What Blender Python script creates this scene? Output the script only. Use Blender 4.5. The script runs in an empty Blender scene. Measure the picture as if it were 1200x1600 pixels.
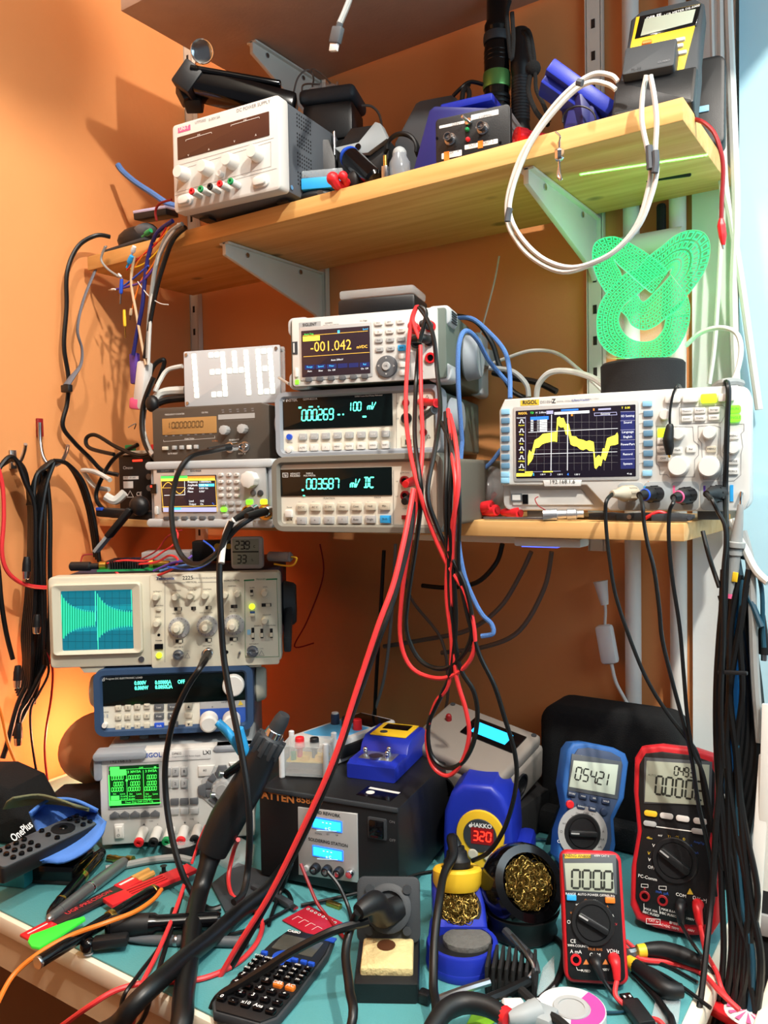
import bpy,bmesh,math,random
from mathutils import Vector,Matrix
random.seed(7)
R=math.radians
scn=bpy.context.scene
COL=scn.collection
CAMZ=1.30
F_PX=1270.0
_yaw,_pit,_rol=R(34),R(-2.2),R(-.95)
FW=Vector((-math.sin(_yaw)*math.cos(_pit),math.cos(_yaw)*math.cos(_pit),math.sin(_pit)))
_r0=Vector((math.cos(_yaw),math.sin(_yaw),0));_u0=_r0.cross(FW)
RT=math.cos(_rol)*_r0+math.sin(_rol)*_u0
UP=-math.sin(_rol)*_r0+math.cos(_rol)*_u0
CPOS=Vector((0,0,CAMZ))
cd=bpy.data.cameras.new('camera');cam=bpy.data.objects.new('camera',cd);COL.objects.link(cam)
cd.sensor_fit='VERTICAL';cd.sensor_height=24;cd.lens=F_PX/1600*24;cd.clip_start=.02
cam.matrix_world=Matrix(((RT.x,UP.x,-FW.x,0),(RT.y,UP.y,-FW.y,0),(RT.z,UP.z,-FW.z,CAMZ),(0,0,0,1)))
scn.camera=cam
vs=scn.view_settings
vs.view_transform='Standard';vs.look='None';vs.gamma=1;vs.use_curve_mapping=False;vs.exposure=0.35
w=bpy.data.worlds.new('room_air');scn.world=w;w.use_nodes=True
w.node_tree.nodes['Background'].inputs[0].default_value=(.90,.92,1,1)
w.node_tree.nodes['Background'].inputs[1].default_value=.10
def lamp(name,kind,loc,power,col,size=.1,target=None,**k):
 d=bpy.data.lights.new(name,kind);d.energy=power;d.color=col
 if kind=='AREA':d.size=size
 else:d.shadow_soft_size=size
 for a,b in k.items():setattr(d,a,b)
 o=bpy.data.objects.new(name,d);COL.objects.link(o);o.location=loc
 if target is not None:
  o.rotation_euler=(Vector(target)-Vector(loc)).to_track_quat('-Z','Y').to_euler()
 return o
lamp('ceiling_lamp','SPOT',(-.48,.20,2.95),52,(1,.95,.88),.035,target=(-.48,.36,0),spot_size=R(104),spot_blend=.3)
lamp('side_lamp','POINT',(.565,.13,2.67),125,(1,.94,.85),.03)
lamp('window_daylight','AREA',(.55,.75,1.75),6,(.62,.85,1),.7,target=(-.12,1.25,1.5))
def at(px,py,**k):
 """photo pixel -> the point where its line of sight meets a plane x=, y= or z="""
 d=FW+RT*((px-600)/F_PX)-UP*((py-800)/F_PX)
 a,v=list(k.items())[0];i='xyz'.index(a)
 return CPOS+d*((v-CPOS[i])/d[i])
def lin(h):
 h=h.lstrip('#');c=[int(h[i:i+2],16)/255 for i in(0,2,4)]
 return tuple(x/12.92 if x<=.04045 else((x+.055)/1.055)**2.4 for x in c)
MATS={}
def mat(name,col='#808080',rough=.5,metal=0,es=0,ecol=None,trans=0,alpha=1,bump=0,bs=300,var=.07,vs=25,ior=1.45,coat=0):
 if name in MATS:return MATS[name]
 m=bpy.data.materials.new(name);m.use_nodes=True;nt=m.node_tree;N=nt.nodes;L=nt.links
 b=N['Principled BSDF'];c=lin(col)if isinstance(col,str)else col
 if es and name.startswith('glow'):ecol=ecol or col;c=tuple(x*.12 for x in c)
 tc=N.new('ShaderNodeTexCoord')
 nz=N.new('ShaderNodeTexNoise');nz.inputs['Scale'].default_value=vs;nz.inputs['Detail'].default_value=4
 L.new(tc.outputs['Object'],nz.inputs['Vector'])
 mx=N.new('ShaderNodeMix');mx.data_type='RGBA'
 mx.inputs[6].default_value=(*[x*(1-var)for x in c],1);mx.inputs[7].default_value=(*[min(1,x*(1+var))for x in c],1)
 L.new(nz.outputs['Fac'],mx.inputs[0]);L.new(mx.outputs[2],b.inputs['Base Color'])
 b.inputs['Roughness'].default_value=rough;b.inputs['Metallic'].default_value=metal
 b.inputs['IOR'].default_value=ior;b.inputs['Transmission Weight'].default_value=trans;b.inputs['Alpha'].default_value=alpha
 b.inputs['Coat Weight'].default_value=coat
 if es:
  b.inputs['Emission Color'].default_value=(*(lin(ecol)if ecol else c),1);b.inputs['Emission Strength'].default_value=es
 if bump:
  n2=N.new('ShaderNodeTexNoise');n2.inputs['Scale'].default_value=bs;n2.inputs['Detail'].default_value=5
  L.new(tc.outputs['Object'],n2.inputs['Vector'])
  bp=N.new('ShaderNodeBump');bp.inputs['Strength'].default_value=bump;bp.inputs['Distance'].default_value=.002
  L.new(n2.outputs['Fac'],bp.inputs['Height']);L.new(bp.outputs['Normal'],b.inputs['Normal'])
 MATS[name]=m;return m
def wood(name,c1,c2,axis=0,sc=9):
 m=mat(name,c1,.6);nt=m.node_tree;N=nt.nodes;L=nt.links;b=N['Principled BSDF']
 tc=N['Texture Coordinate'];mp=N.new('ShaderNodeMapping');s=[sc*4,sc*4,sc*4];s[axis]=sc*.22;mp.inputs['Scale'].default_value=s
 L.new(tc.outputs['Object'],mp.inputs['Vector'])
 nz=N.new('ShaderNodeTexNoise');nz.inputs['Scale'].default_value=1.6;nz.inputs['Detail'].default_value=6;nz.inputs['Distortion'].default_value=.6
 L.new(mp.outputs['Vector'],nz.inputs['Vector'])
 cr=N.new('ShaderNodeValToRGB');cr.color_ramp.elements[0].position=.3;cr.color_ramp.elements[1].position=.7
 cr.color_ramp.elements[0].color=(*lin(c1),1);cr.color_ramp.elements[1].color=(*lin(c2),1)
 L.new(nz.outputs['Fac'],cr.inputs['Fac'])
 vo=N.new('ShaderNodeTexVoronoi');vo.inputs['Scale'].default_value=1
 mp2=N.new('ShaderNodeMapping');s2=[13,13,13];s2[axis]=9;mp2.inputs['Scale'].default_value=s2
 L.new(tc.outputs['Object'],mp2.inputs['Vector']);L.new(mp2.outputs['Vector'],vo.inputs['Vector'])
 c2r=N.new('ShaderNodeValToRGB');c2r.color_ramp.elements[0].position=.07;c2r.color_ramp.elements[1].position=.16
 L.new(vo.outputs['Distance'],c2r.inputs['Fac'])
 mx=N.new('ShaderNodeMix');mx.data_type='RGBA';mx.inputs[6].default_value=(*lin('#93703c'),1)
 L.new(c2r.outputs['Color'],mx.inputs[0]);L.new(cr.outputs['Color'],mx.inputs[7]);L.new(mx.outputs[2],b.inputs['Base Color'])
 return m
class MB:
 """collects shapes in one coordinate frame and links them as ONE mesh object"""
 def __init__(s):s.V=[];s.F=[];s.I=[];s.T=Matrix.Identity(4);s.mi=0
 def put(s,vs_,fs,T=None):
  T=s.T if T is None else s.T@T;o=len(s.V)
  s.V+=[tuple(T@Vector(v))for v in vs_];s.F+=[tuple(o+i for i in f)for f in fs];s.I+=[s.mi]*len(fs);return s
 def _bm(s,bm,T=None):
  bmesh.ops.recalc_face_normals(bm,faces=bm.faces[:]);bm.verts.index_update()
  s.put([v.co[:]for v in bm.verts],[[v.index for v in f.verts]for f in bm.faces],T);bm.free();return s
 def box(s,c,d,bev=0,seg=2,rot=None):
  T=Matrix.Translation(c)@(rot.to_4x4()if rot is not None else Matrix.Identity(4))
  if not bev:
   x,y,z=d[0]/2,d[1]/2,d[2]/2
   return s.put([(-x,-y,-z),(x,-y,-z),(x,y,-z),(-x,y,-z),(-x,-y,z),(x,-y,z),(x,y,z),(-x,y,z)],[(3,2,1,0),(4,5,6,7),(0,1,5,4),(1,2,6,5),(2,3,7,6),(3,0,4,7)],T)
  bm=bmesh.new();bmesh.ops.create_cube(bm,size=1)
  for v in bm.verts:v.co=Vector((v.co.x*d[0],v.co.y*d[1],v.co.z*d[2]))
  bmesh.ops.bevel(bm,geom=bm.edges[:],offset=min(bev,min(d)*.49),segments=seg,profile=.5,affect='EDGES')
  return s._bm(bm,T)
 def bar(s,a,b,wd,ht,bev=0,up=(0,0,1)):
  a,b=Vector(a),Vector(b);d=b-a;y=d.normalized();x=y.cross(Vector(up)).normalized();z=x.cross(y)
  T=Matrix((x,y,z)).transposed()
  return s.box((a+b)/2,(wd,d.length,ht),bev,2,T)
 def prism(s,out,y0,y1,bev=0,seg=2,T=None):
  """outline in (x,z), pushed from y0 (front) to y1 (back)"""
  bm=bmesh.new();a=[bm.verts.new((x,y0,z))for x,z in out];b=[bm.verts.new((x,y1,z))for x,z in out];n=len(out)
  bm.faces.new(a);bm.faces.new(b[::-1])
  for i in range(n):bm.faces.new((a[i],b[i],b[(i+1)%n],a[(i+1)%n]))
  bmesh.ops.recalc_face_normals(bm,faces=bm.faces[:])
  if bev:
   sa,sb=set(a),set(b)
   es=[e for e in bm.edges if(e.verts[0]in sa)==(e.verts[1]in sa)]
   bmesh.ops.bevel(bm,geom=es,offset=bev,segments=seg,profile=.5,affect='EDGES')
  return s._bm(bm,T)
 def lathe(s,prof,seg=20,o=(0,0,0),d=(0,0,1),arc=None):
  q=Vector(d).to_track_quat('Z','Y').to_matrix().to_4x4();T=Matrix.Translation(o)@q
  vs_,fs,rings=[],[],[]
  for r,h in prof:
   if r<=1e-7:rings.append([len(vs_)]);vs_.append((0,0,h))
   else:
    rings.append(list(range(len(vs_),len(vs_)+seg)))
    vs_+=[(r*math.cos(2*math.pi*i/seg),r*math.sin(2*math.pi*i/seg),h)for i in range(seg)]
  for A,B in zip(rings,rings[1:]):
   for i in range(seg):
    j=(i+1)%seg
    if len(A)==1 and len(B)==1:continue
    if len(A)==1:fs.append((A[0],B[j],B[i])[::-1])
    elif len(B)==1:fs.append((A[i],A[j],B[0]))
    else:fs.append((A[i],A[j],B[j],B[i]))
  if len(rings[0])>1:fs.append(tuple(rings[0][::-1]))
  if len(rings[-1])>1:fs.append(tuple(rings[-1]))
  return s.put(vs_,fs,T)
 def cyl(s,a,b,r,r2=None,seg=16,bev=0):
  a,b=Vector(a),Vector(b);h=(b-a).length;r2=r if r2 is None else r2
  p=[(r-bev,0),(r,bev),(r2,h-bev),(r2-bev,h)]if bev else[(r,0),(r2,h)]
  return s.lathe(p,seg,a,(b-a))
 def ball(s,c,r,seg=14,sc=(1,1,1),rot=None):
  n=8;T=Matrix.Translation(c)@(rot.to_4x4()if rot is not None else Matrix.Identity(4))@Matrix.Diagonal((*sc,1))
  old=s.T;s.T=s.T@T;s.lathe([(r*math.sin(math.pi*i/n),-r*math.cos(math.pi*i/n))for i in range(n+1)],seg);s.T=old;return s
 def tube(s,pts,r,seg=8,sub=6,closed=False,flat=1):
  P=[Vector(p)for p in pts];rs=r if isinstance(r,(list,tuple))else[r]*len(P)
  Q,q=[],[]
  n=len(P)
  for i in range(n-1):
   p0,p1,p2,p3=P[max(i-1,0)],P[i],P[i+1],P[min(i+2,n-1)]
   for k in range(sub):
    t=k/sub
    Q.append(.5*((2*p1)+(p2-p0)*t+(2*p0-5*p1+4*p2-p3)*t*t+(3*p1-p0-3*p2+p3)*t**3));q.append(rs[i]*(1-t)+rs[i+1]*t)
  Q.append(P[-1]);q.append(rs[-1])
  t0=(Q[1]-Q[0]).normalized();nr=t0.orthogonal().normalized()if flat==1 else Vector((0,0,1)).cross(t0).normalized()
  vs_,fs=[],[]
  for i,p in enumerate(Q):
   t=(Q[min(i+1,len(Q)-1)]-Q[max(i-1,0)]);t=t.normalized()if t.length>1e-9 else t0
   nr=(nr-t*nr.dot(t));nr=nr.normalized()if nr.length>1e-6 else t.orthogonal().normalized();bi=t.cross(nr)
   for k in range(seg):
    a=2*math.pi*k/seg;vs_.append(tuple(p+(nr*math.cos(a)+bi*math.sin(a)*flat)*q[i]))
  for i in range(len(Q)-1):
   for k in range(seg):
    j=(k+1)%seg;fs.append((i*seg+k,i*seg+j,(i+1)*seg+j,(i+1)*seg+k))
  fs.append(tuple(range(seg))[::-1]);fs.append(tuple(range((len(Q)-1)*seg,len(Q)*seg)))
  return s.put(vs_,fs)
 def build(s,name,mats,parent=None,shade=38,base=True):
  me=bpy.data.meshes.new(name);me.from_pydata(s.V,[],s.F)
  ml=mats if isinstance(mats,(list,tuple))else[mats]
  for m in ml:me.materials.append(MATS[m]if isinstance(m,str)else m)
  me.polygons.foreach_set('material_index',s.I);me.polygons.foreach_set('use_smooth',[True]*len(s.F))
  me.set_sharp_from_angle(angle=R(shade));me.update()
  o=bpy.data.objects.new(name,me);COL.objects.link(o)
  if parent is not None:o.parent=parent
  elif base and s.V:
   xs,ys,zs=zip(*s.V);c=Vector(((min(xs)+max(xs))/2,(min(ys)+max(ys))/2,min(zs)))
   me.transform(Matrix.Translation(-c));o.location=c
  return o
def rr(x0,z0,x1,z1,r,n=4):
 """rounded rectangle outline"""
 if not isinstance(r,(list,tuple)):r=[r]*4
 out=[]
 for(cx,cz,a0,q)in((x1-r[0],z0+r[0],-90,r[0]),(x1-r[1],z1-r[1],0,r[1]),(x0+r[2],z1-r[2],90,r[2]),(x0+r[3],z0+r[3],180,r[3])):
  for i in range(n+1):
   a=R(a0+90*i/n);out.append((cx+q*math.cos(a),cz+q*math.sin(a)))
 return out
def tag(o,label,cat,group=None):
 o['label']=label;o['category']=cat
 if group:o['group']=group
 return o
def struct(o):o['kind']='structure';return o
def thing(name,label,cat,loc,rz=0,rx=0,ry=0,group=None):
 o=bpy.data.objects.new(name,None);COL.objects.link(o);o.empty_display_size=.02
 o.matrix_world=Matrix.Translation(loc)@Matrix.Rotation(R(rz),4,'Z')@Matrix.Rotation(R(rx),4,'X')@Matrix.Rotation(R(ry),4,'Y')
 return tag(o,label,cat,group)
def again(src,parent,off):
 c=src.copy();COL.objects.link(c);c.parent=parent;c.location=Vector(src.location)+Vector(off);return c
def dup(root,M,label,group=None):
 r=root.copy();COL.objects.link(r);r.matrix_world=M;r['label']=label
 if group:r['group']=group
 for ch in list(root.children):
  c=ch.copy();COL.objects.link(c);c.parent=r
  for g in ch.children:
   d=g.copy();COL.objects.link(d);d.parent=c
 return r
_txt={}
def glyphs(txt,bold=0):
 k=(txt,bold)
 if k not in _txt:
  cu=bpy.data.curves.new('t','FONT');cu.body=txt;cu.size=1/.7;cu.offset=bold;cu.resolution_u=2
  o=bpy.data.objects.new('t',cu);me=bpy.data.meshes.new_from_object(o)
  _txt[k]=([v.co[:]for v in me.vertices],[tuple(p.vertices)for p in me.polygons])
  bpy.data.objects.remove(o);bpy.data.meshes.remove(me);bpy.data.curves.remove(cu)
 return _txt[k]
SEGS=dict(a=((0,1),(1,1)),b=((1,1),(1,.5)),c=((1,.5),(1,0)),d=((0,0),(1,0)),e=((0,0),(0,.5)),f=((0,.5),(0,1)),g=((0,.5),(1,.5)),v=((.5,1),(.5,.5)),w=((.5,.5),(.5,0)),x=((1,1),(.5,.5)),y=((.5,.5),(0,0)),p=((.5,.5),(1,0)),h=((0,.5),(.5,.5)))
CHS={'0':'abcdef','1':'vw','2':'abged','3':'abgcd','4':'fgbc','5':'afgcd','6':'afgcde','7':'abc','8':'abcdefg','9':'abcdfg','-':'g','m':'egwc','V':'feyx','D':'abcdvw','C':'adef','O':'abcdef','F':'aefg','A':'abcefg','W':'bcdefw','U':'bcdef',' ':''}
class Panel:
 """the front of an instrument: details placed by fractions (u from the left, v from the top)"""
 def __init__(s,root,w,h,z0=0,y=0,x0=0):s.r=root;s.w,s.h,s.z0,s.y,s.x0=w,h,z0,y,x0;s.L={}
 def p(s,u,v):return s.x0-s.w/2+u*s.w,s.z0+s.h*(1-v)
 def box(s,name,u0,v0,u1,v1,m,out=.001,bev=0,parent=None,sink=.001,y=None):
  x0,z1=s.p(u0,v0);x1,z0=s.p(u1,v1);y=s.y if y is None else y
  b=MB();b.box(((x0+x1)/2,y-(out-sink)/2,(z0+z1)/2),(x1-x0,out+sink,z1-z0),bev);return b.build(name,m,parent or s.r)
 def plate(s,name,u0,v0,u1,v1,m,rad=.003,out=.001,bev=.0006,y=None):
  x0,z1=s.p(u0,v0);x1,z0=s.p(u1,v1);y=s.y if y is None else y
  b=MB();b.prism(rr(x0,z0,x1,z1,rad),y-out,y+.001,bev);return b.build(name,m,s.r)
 def btns(s,name,pos,wd,ht,m,out=.003,bev=.0008,legend=None,lm='ink',ls=.3,rad=None):
  first=None
  for i,(u,v)in enumerate(pos):
   x,z=s.p(u,v)
   if first is None:
    b=MB()
    if rad:b.prism(rr(-wd/2,-ht/2,wd/2,ht/2,rad),-out,.001,bev)
    else:b.box((0,-out/2+.001,0),(wd,out+.002,ht),bev)
    o=first=b.build(name,m,s.r);o.location=(x,s.y,z)
   else:o=again(first,s.r,(x-first.location.x,0,z-first.location.z))
   if legend and i<len(legend)and legend[i]:s.text(legend[i],u,v,ht*ls,lm,y=s.y-out-.0003,cv=True)
  return first
 def knob(s,name,u,v,r,ln,m,r2=None,ribs=0,skirt=0,line=None,seg=24,sm=None):
  x,z=s.p(u,v);b=MB();r2=r*.92 if r2 is None else r2
  if ribs:
   out=[]
   for i in range(ribs*4):
    a=2*math.pi*i/(ribs*4);q=r*(1 if i%4<2 else .93);out.append((q*math.cos(a),q*math.sin(a)))
   b.prism(out,-ln,0,r*.1)
  else:b.lathe([(r,0),(r,ln*.1),(r2,ln*.88),(r2*.9,ln),(r2*.6,ln*1.01),(0,ln*.99)],seg,(0,0,0),(0,-1,0))
  if skirt:b.lathe([(skirt,0),(skirt*.97,.0015),(skirt*.9,.002),(0,.002)],28,(0,0,0),(0,-1,0))
  o=b.build(name,m,s.r);o.location=(x,s.y,z)
  if line:
   l=MB();l.box((0,-ln-.0006,r2*.5),(r*.13,.0012,r2*.8));l.build('pointer',line,o)
  return o
 def jack(s,u,v,r,m,name='jack',ln=.003,hole='black_gloss'):
  x,z=s.p(u,v);b=MB();b.lathe([(r,-.001),(r,ln*.8),(r*.92,ln),(r*.62,ln),(r*.58,ln*.4),(r*.56,0)],20,(0,0,0),(0,-1,0))
  o=b.build(name,m,s.r);o.location=(x,s.y,z)
  h=MB();h.lathe([(r*.6,0),(r*.6,ln*.3),(0,ln*.3)],16,(0,0,0),(0,-1,0));h.build('socket_hole',hole,o);return o
 def bnc(s,u,v,r=.0065,ln=.012,m='chrome'):
  x,z=s.p(u,v);b=MB()
  b.lathe([(r*1.35,0),(r*1.35,.0018),(r,.002),(r*.95,ln),(r*.75,ln),(r*.72,ln*.4),(r*.3,ln*.4),(r*.3,ln*.8),(0,ln*.8)],20,(0,0,0),(0,-1,0))
  b.cyl((r*1.3,-ln*.6,0),(-r*1.3,-ln*.6,0),r*.16,seg=8)
  o=b.build('bnc_socket',m,s.r);o.location=(x,s.y,z);return o
 def _mb(s,m):return s.L.setdefault(m,MB())
 def text(s,t,u,v,ch,m='ink',al='c',y=None,cv=False,bold=0,xs=1,rot=0):
  V,Fc=glyphs(t,bold)
  if not V:return
  x,z=s.p(u,v);mxx=max(p[0]for p in V);sc=ch
  off=-mxx/2 if al=='c' else(0 if al=='l' else-mxx);y=s.y-.0004 if y is None else y;dz=-.35
  ca,sa=math.cos(R(rot)),math.sin(R(rot));pts=[]
  for p in V:
   a,c=(p[0]+off)*sc*xs,(p[1]+dz)*sc;pts.append((x+a*ca-c*sa,y,z+a*sa+c*ca))
  s._mb(m).put(pts,[f for f in Fc])
 def seg(s,t,u,v,ch,m,wf=.55,th=.11,gap=.35,y=None,slant=.06):
  """segment display digits, (u,v) is the middle of the left edge"""
  x,z=s.p(u,v);z-=ch/2;y=s.y-.0005 if y is None else y;cw=ch*wf;g=s._mb(m)
  for c in t:
   if c=='.':
    e=ch*th*.7;xx=x-cw*gap*.55
    g.put([(xx-e,y,z-e*.3),(xx+e,y,z-e*.3),(xx+e,y,z+e*1.7),(xx-e,y,z+e*1.7)],[(0,1,2,3)]);continue
   for k in CHS.get(c,'g'):
    (ax,az),(bx,bz)=SEGS[k];A=Vector((ax*cw,az*ch));B=Vector((bx*cw,bz*ch));d=(B-A).normalized();n=Vector((-d.y,d.x));t2=ch*th/2
    A=A+d*t2*.35;B=B-d*t2*.35
    q=[A,A+d*t2*.7+n*t2,B-d*t2*.7+n*t2,B,B-d*t2*.7-n*t2,A+d*t2*.7-n*t2]
    g.put([(x+w_.x+w_.y*slant,y,z+w_.y)for w_ in q],[(0,1,2,3,4,5)])
   x+=cw*(1+gap)
 def rect(s,u0,v0,u1,v1,m,y=None):
  x0,z1=s.p(u0,v0);x1,z0=s.p(u1,v1);y=s.y-.0004 if y is None else y
  s._mb(m).put([(x0,y,z0),(x1,y,z0),(x1,y,z1),(x0,y,z1)],[(0,1,2,3)])
 def line(s,pts,wd,m,y=None,closed=False):
  P=[Vector(s.p(u,v))for u,v in pts];y=s.y-.0004 if y is None else y;g=s._mb(m)
  if closed:P.append(P[0])
  for a,b in zip(P,P[1:]):
   d=(b-a).normalized()if(b-a).length else Vector((1,0));n=Vector((-d.y,d.x))*wd/2;e=d*wd/2
   g.put([(q.x,y,q.y)for q in(a-n-e,b-n+e,b+n+e,a+n-e)],[(0,1,2,3)])
 def poly(s,pts,m,y=None):
  y=s.y-.0004 if y is None else y
  s._mb(m).put([(s.p(u,v)[0],y,s.p(u,v)[1])for u,v in pts],[tuple(range(len(pts)))])
 def done(s,name='printing',parent=None):
  for m,g in s.L.items():
   nm=name if not m.startswith('glow')else('display_reading' if 'led' not in m else 'lit_marks')
   g.build(nm,m,parent or s.r)
  s.L={}
def _q(s,px,py):
 """photo pixel -> (u,v) on this panel, along the line of sight"""
 Mi=s.r.matrix_world.inverted();o=Mi@CPOS;d=Mi.to_3x3()@(FW+RT*((px-600)/F_PX)-UP*((py-800)/F_PX))
 P=o+d*((s.y-o.y)/d.y);return(P.x-s.x0+s.w/2)/s.w,1-(P.z-s.z0)/s.h
def _view(s,x0,y0,sc):s.vw=(x0,y0,sc);return s
def _c(s,x,y):return s.q(s.vw[0]+x/s.vw[2],s.vw[1]+y/s.vw[2])
def _cs(s,*pts):return[s.c(*p)for p in pts]
Panel.q,Panel.view,Panel.c,Panel.cs=_q,_view,_c,_cs
def uvxz(pn,pts):return[pn.p(*q)for q in pts]
mat('orange_paint','#de955a',.75,bump=.25,bs=60,var=.10,vs=3)
mat('white_paint','#dfe4e2',.6,bump=.15,bs=90,var=.03)
mat('blue_paint','#b4dcea',.55,bump=.12,bs=70,var=.03)
mat('ceiling_paint','#efe9df',.8);mat('floor_wood','#5d4030',.6,bump=.2)
wood('pine','#cf9650','#e6b873',0);wood('pine_light','#cf9a58','#e0b57a',0)
mat('chipboard','#b39a88',.8,bump=.2,bs=160,var=.1)
mat('cream','#e9dfc9',.5,var=.03);mat('beige_edge','#c7ab88',.55)
mat('mat_teal','#4f9296',.5,bump=.3,bs=500,var=.10,vs=9)
mat('bracket_white','#d9d7cb',.5,var=.04);mat('slot_dark','#2a221c',.8)
mat('pipe_white','#d8d6cf',.55,bump=.1,var=.04)
mat('case_white','#cccbc8',.45,var=.03);mat('case_ivory','#d9d5c6',.5,var=.03);mat('case_grey','#9aa0a2',.5,var=.04)
mat('case_beige','#c9c4b0',.5,var=.04);mat('case_taupe','#5d5b52',.55,var=.05);mat('case_olive','#5f6a62',.55,var=.05);mat('case_dark','#4c463f',.5,var=.05);mat('bumper_grey','#8f959c',.65,var=.05)
mat('bumper_taupe','#77746a',.65,var=.05);mat('bumper_blue','#2c4668',.6,var=.06);mat('bumper_pale','#b3b8bb',.6,var=.04)
mat('panel_white','#cdccc7',.5,var=.02);mat('panel_ivory','#dcd8c9',.5,var=.02);mat('panel_silver','#c2c3c2',.38,metal=.4,var=.04)
mat('panel_tek','#cfcab6',.5,var=.03)
mat('black_plastic','#17181a',.42,bump=.12,bs=900,var=.12);mat('black_matte','#141415',.8,bump=.2,bs=700,var=.15)
mat('black_gloss','#08080a',.12,var=.1);mat('black_rubber','#101113',.5,var=.15);mat('charcoal','#33373b',.55,bump=.1,bs=700,var=.08)
mat('graphite','#50555a',.5,var=.06);mat('dark_window','#4a2c22',.25,var=.05);mat('vfd_window','#07100f',.15,var=.1)
mat('fabric_black','#0d0e0f',.95,bump=.7,bs=600,var=.25);mat('fabric_grey','#6d6f78',.9,bump=.5,bs=900,var=.15)
mat('steel','#b9bcc0',.28,metal=1,var=.05);mat('chrome','#d5d7da',.14,metal=1,var=.03);mat('aluminium','#c3c6cb',.38,metal=.9,bump=.1,bs=400,var=.05)
mat('brass','#c9a24c',.3,metal=1,var=.12);mat('gold','#d9b45c',.22,metal=1,var=.05);mat('copper_dark','#6b4128',.5,metal=.5,var=.2)
mat('button_white','#d8d6d0',.5,var=.02);mat('button_grey','#a9abab',.5,var=.03);mat('button_dark','#595c60',.5,var=.04);mat('button_warm','#c8c2b0',.5,var=.03)
mat('button_steel','#5f87a3',.5,var=.03);mat('button_sky','#8fc3df',.5,var=.03);mat('button_navy','#26344f',.5,var=.05)
mat('red','#d8232a',.4,var=.05);mat('red_wire','#e0373a',.45,var=.06);mat('red_dark','#8d161b',.45,var=.1);mat('red_holster','#c81d28',.5,bump=.08,bs=800,var=.05)
mat('blue','#2250c4',.4,var=.06);mat('royal_blue','#1d2fa6',.4,bump=.06,bs=600,var=.06);mat('navy','#1a1f66',.45,var=.08);mat('blue_holster','#2a62a8',.55,bump=.08,bs=800,var=.05)
mat('sky_blue','#2f9fe0',.4,var=.05);mat('blue_wire','#5583c8',.5,bump=.8,bs=1500,var=.35,vs=800);mat('blue_foam','#4f7fcf',.8,bump=.2,bs=500,var=.05)
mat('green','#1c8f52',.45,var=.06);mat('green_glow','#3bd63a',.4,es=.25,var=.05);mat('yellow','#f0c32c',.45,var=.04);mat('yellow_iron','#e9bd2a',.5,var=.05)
mat('orange','#ea7a24',.45,var=.05);mat('purple','#5a3c9a',.5,var=.08);mat('pink','#e8608f',.5,var=.05);mat('magenta','#b8479a',.5,var=.06)
mat('cable_black','#0e0f10',.38,var=.15);mat('cable_grey','#8f918f',.5,var=.06);mat('cable_white','#cfcfc9',.5,var=.03);mat('cable_brown','#6e6056',.5,var=.1)
mat('cable_petrol','#123c4e',.45,var=.1);mat('cable_sky','#1c6fb2',.5,var=.06);mat('tape_grey','#4b4f55',.6,var=.1)
mat('ink','#2a2a2c',.7,var=.02);mat('ink_grey','#77777a',.7,var=.02);mat('ink_white','#eeeeea',.6,var=.02);mat('ink_blue','#2c55ad',.6,var=.02)
mat('ink_red','#c8343a',.6,var=.02);mat('ink_yellow','#e5c23a',.6,var=.02);mat('ink_orange','#c9783a',.6,var=.02);mat('ink_green','#2c7a4c',.6,var=.02)
mat('label_white','#d9d7d3',.6,var=.03);mat('clear','#eef2f2',.08,trans=1,ior=1.2,var=.01);mat('clear_bag','#e8ecee',.12,alpha=.22,var=.05,bump=.6,bs=60)
mat('clear_shell','#dfe6e6',.1,alpha=.28,var=.03);mat('frost','#e3e6e8',.35,alpha=.75,var=.03)
mat('lcd','#a9b1a0',.3,var=.03);mat('lcd_bright','#bcc6b6',.3,es=.12,var=.03);mat('lcd_amber','#a87f4c',.35,var=.05);mat('lcd_ink','#22261f',.6,var=.05);mat('lcd_ink_amber','#5a452c',.6,var=.05)
mat('glass','#e9eeee',.04,trans=1,ior=1.45,var=.01);mat('bulb_grey','#8d949c',.12,alpha=.65,var=.05)
mat('sponge','#d9c48c',.95,bump=1,bs=220,var=.16,vs=120);mat('sponge_grey','#5f5e5b',.95,bump=1,bs=220,var=.2,vs=120)
mat('brass_wool','#75602f',.35,metal=.9,var=.45,vs=300);mat('pcb_red','#a9182c',.4,var=.06)
mat('glow_vfd','#58ffd2',es=2.6,var=0);mat('glow_yellow','#fff04a',es=1.5,var=0);mat('glow_amber','#ffc24a',es=1.4,var=0);mat('glow_white','#ffffff',es=1.2,var=0)
mat('glow_led_white','#fffbe8',es=1.3,var=0);mat('glow_green','#4dff5a',es=1.3,var=0);mat('glow_dgreen','#0f6a1c',es=.5,var=0);mat('glow_led_red','#ff2a1a',es=3.2,var=0)
mat('glow_blue','#2f7dff',es=1.3,var=0);mat('glow_sky','#4cc4ff',es=1.4,var=0);mat('glow_backlight','#25b4ff',es=2.2,var=.12,vs=60);mat('glow_lcdtext','#c5f1ff',es=1.6,var=0)
mat('glow_led_green','#7dff2e',es=1.6,var=0);mat('glow_led_lime','#d8ff2a',es=1.5,var=0);mat('glow_trace','#4dffc4',es=1.1,var=0);mat('glow_crt','#0a93ab',es=.45,var=.1,vs=14);mat('glow_red','#ff4a3a',es=1,var=0)
mat('screen_dark','#141019',.2,es=.06,ecol='#5a4a66',var=.02);mat('screen_brown','#2b2026',.2,es=.1,ecol='#6a4c52',var=.02);mat('screen_green','#06200c',.2,es=.3,ecol='#0c4a18',var=.02);mat('navy_ui','#20265a',.4,es=.4,var=.02)
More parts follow.
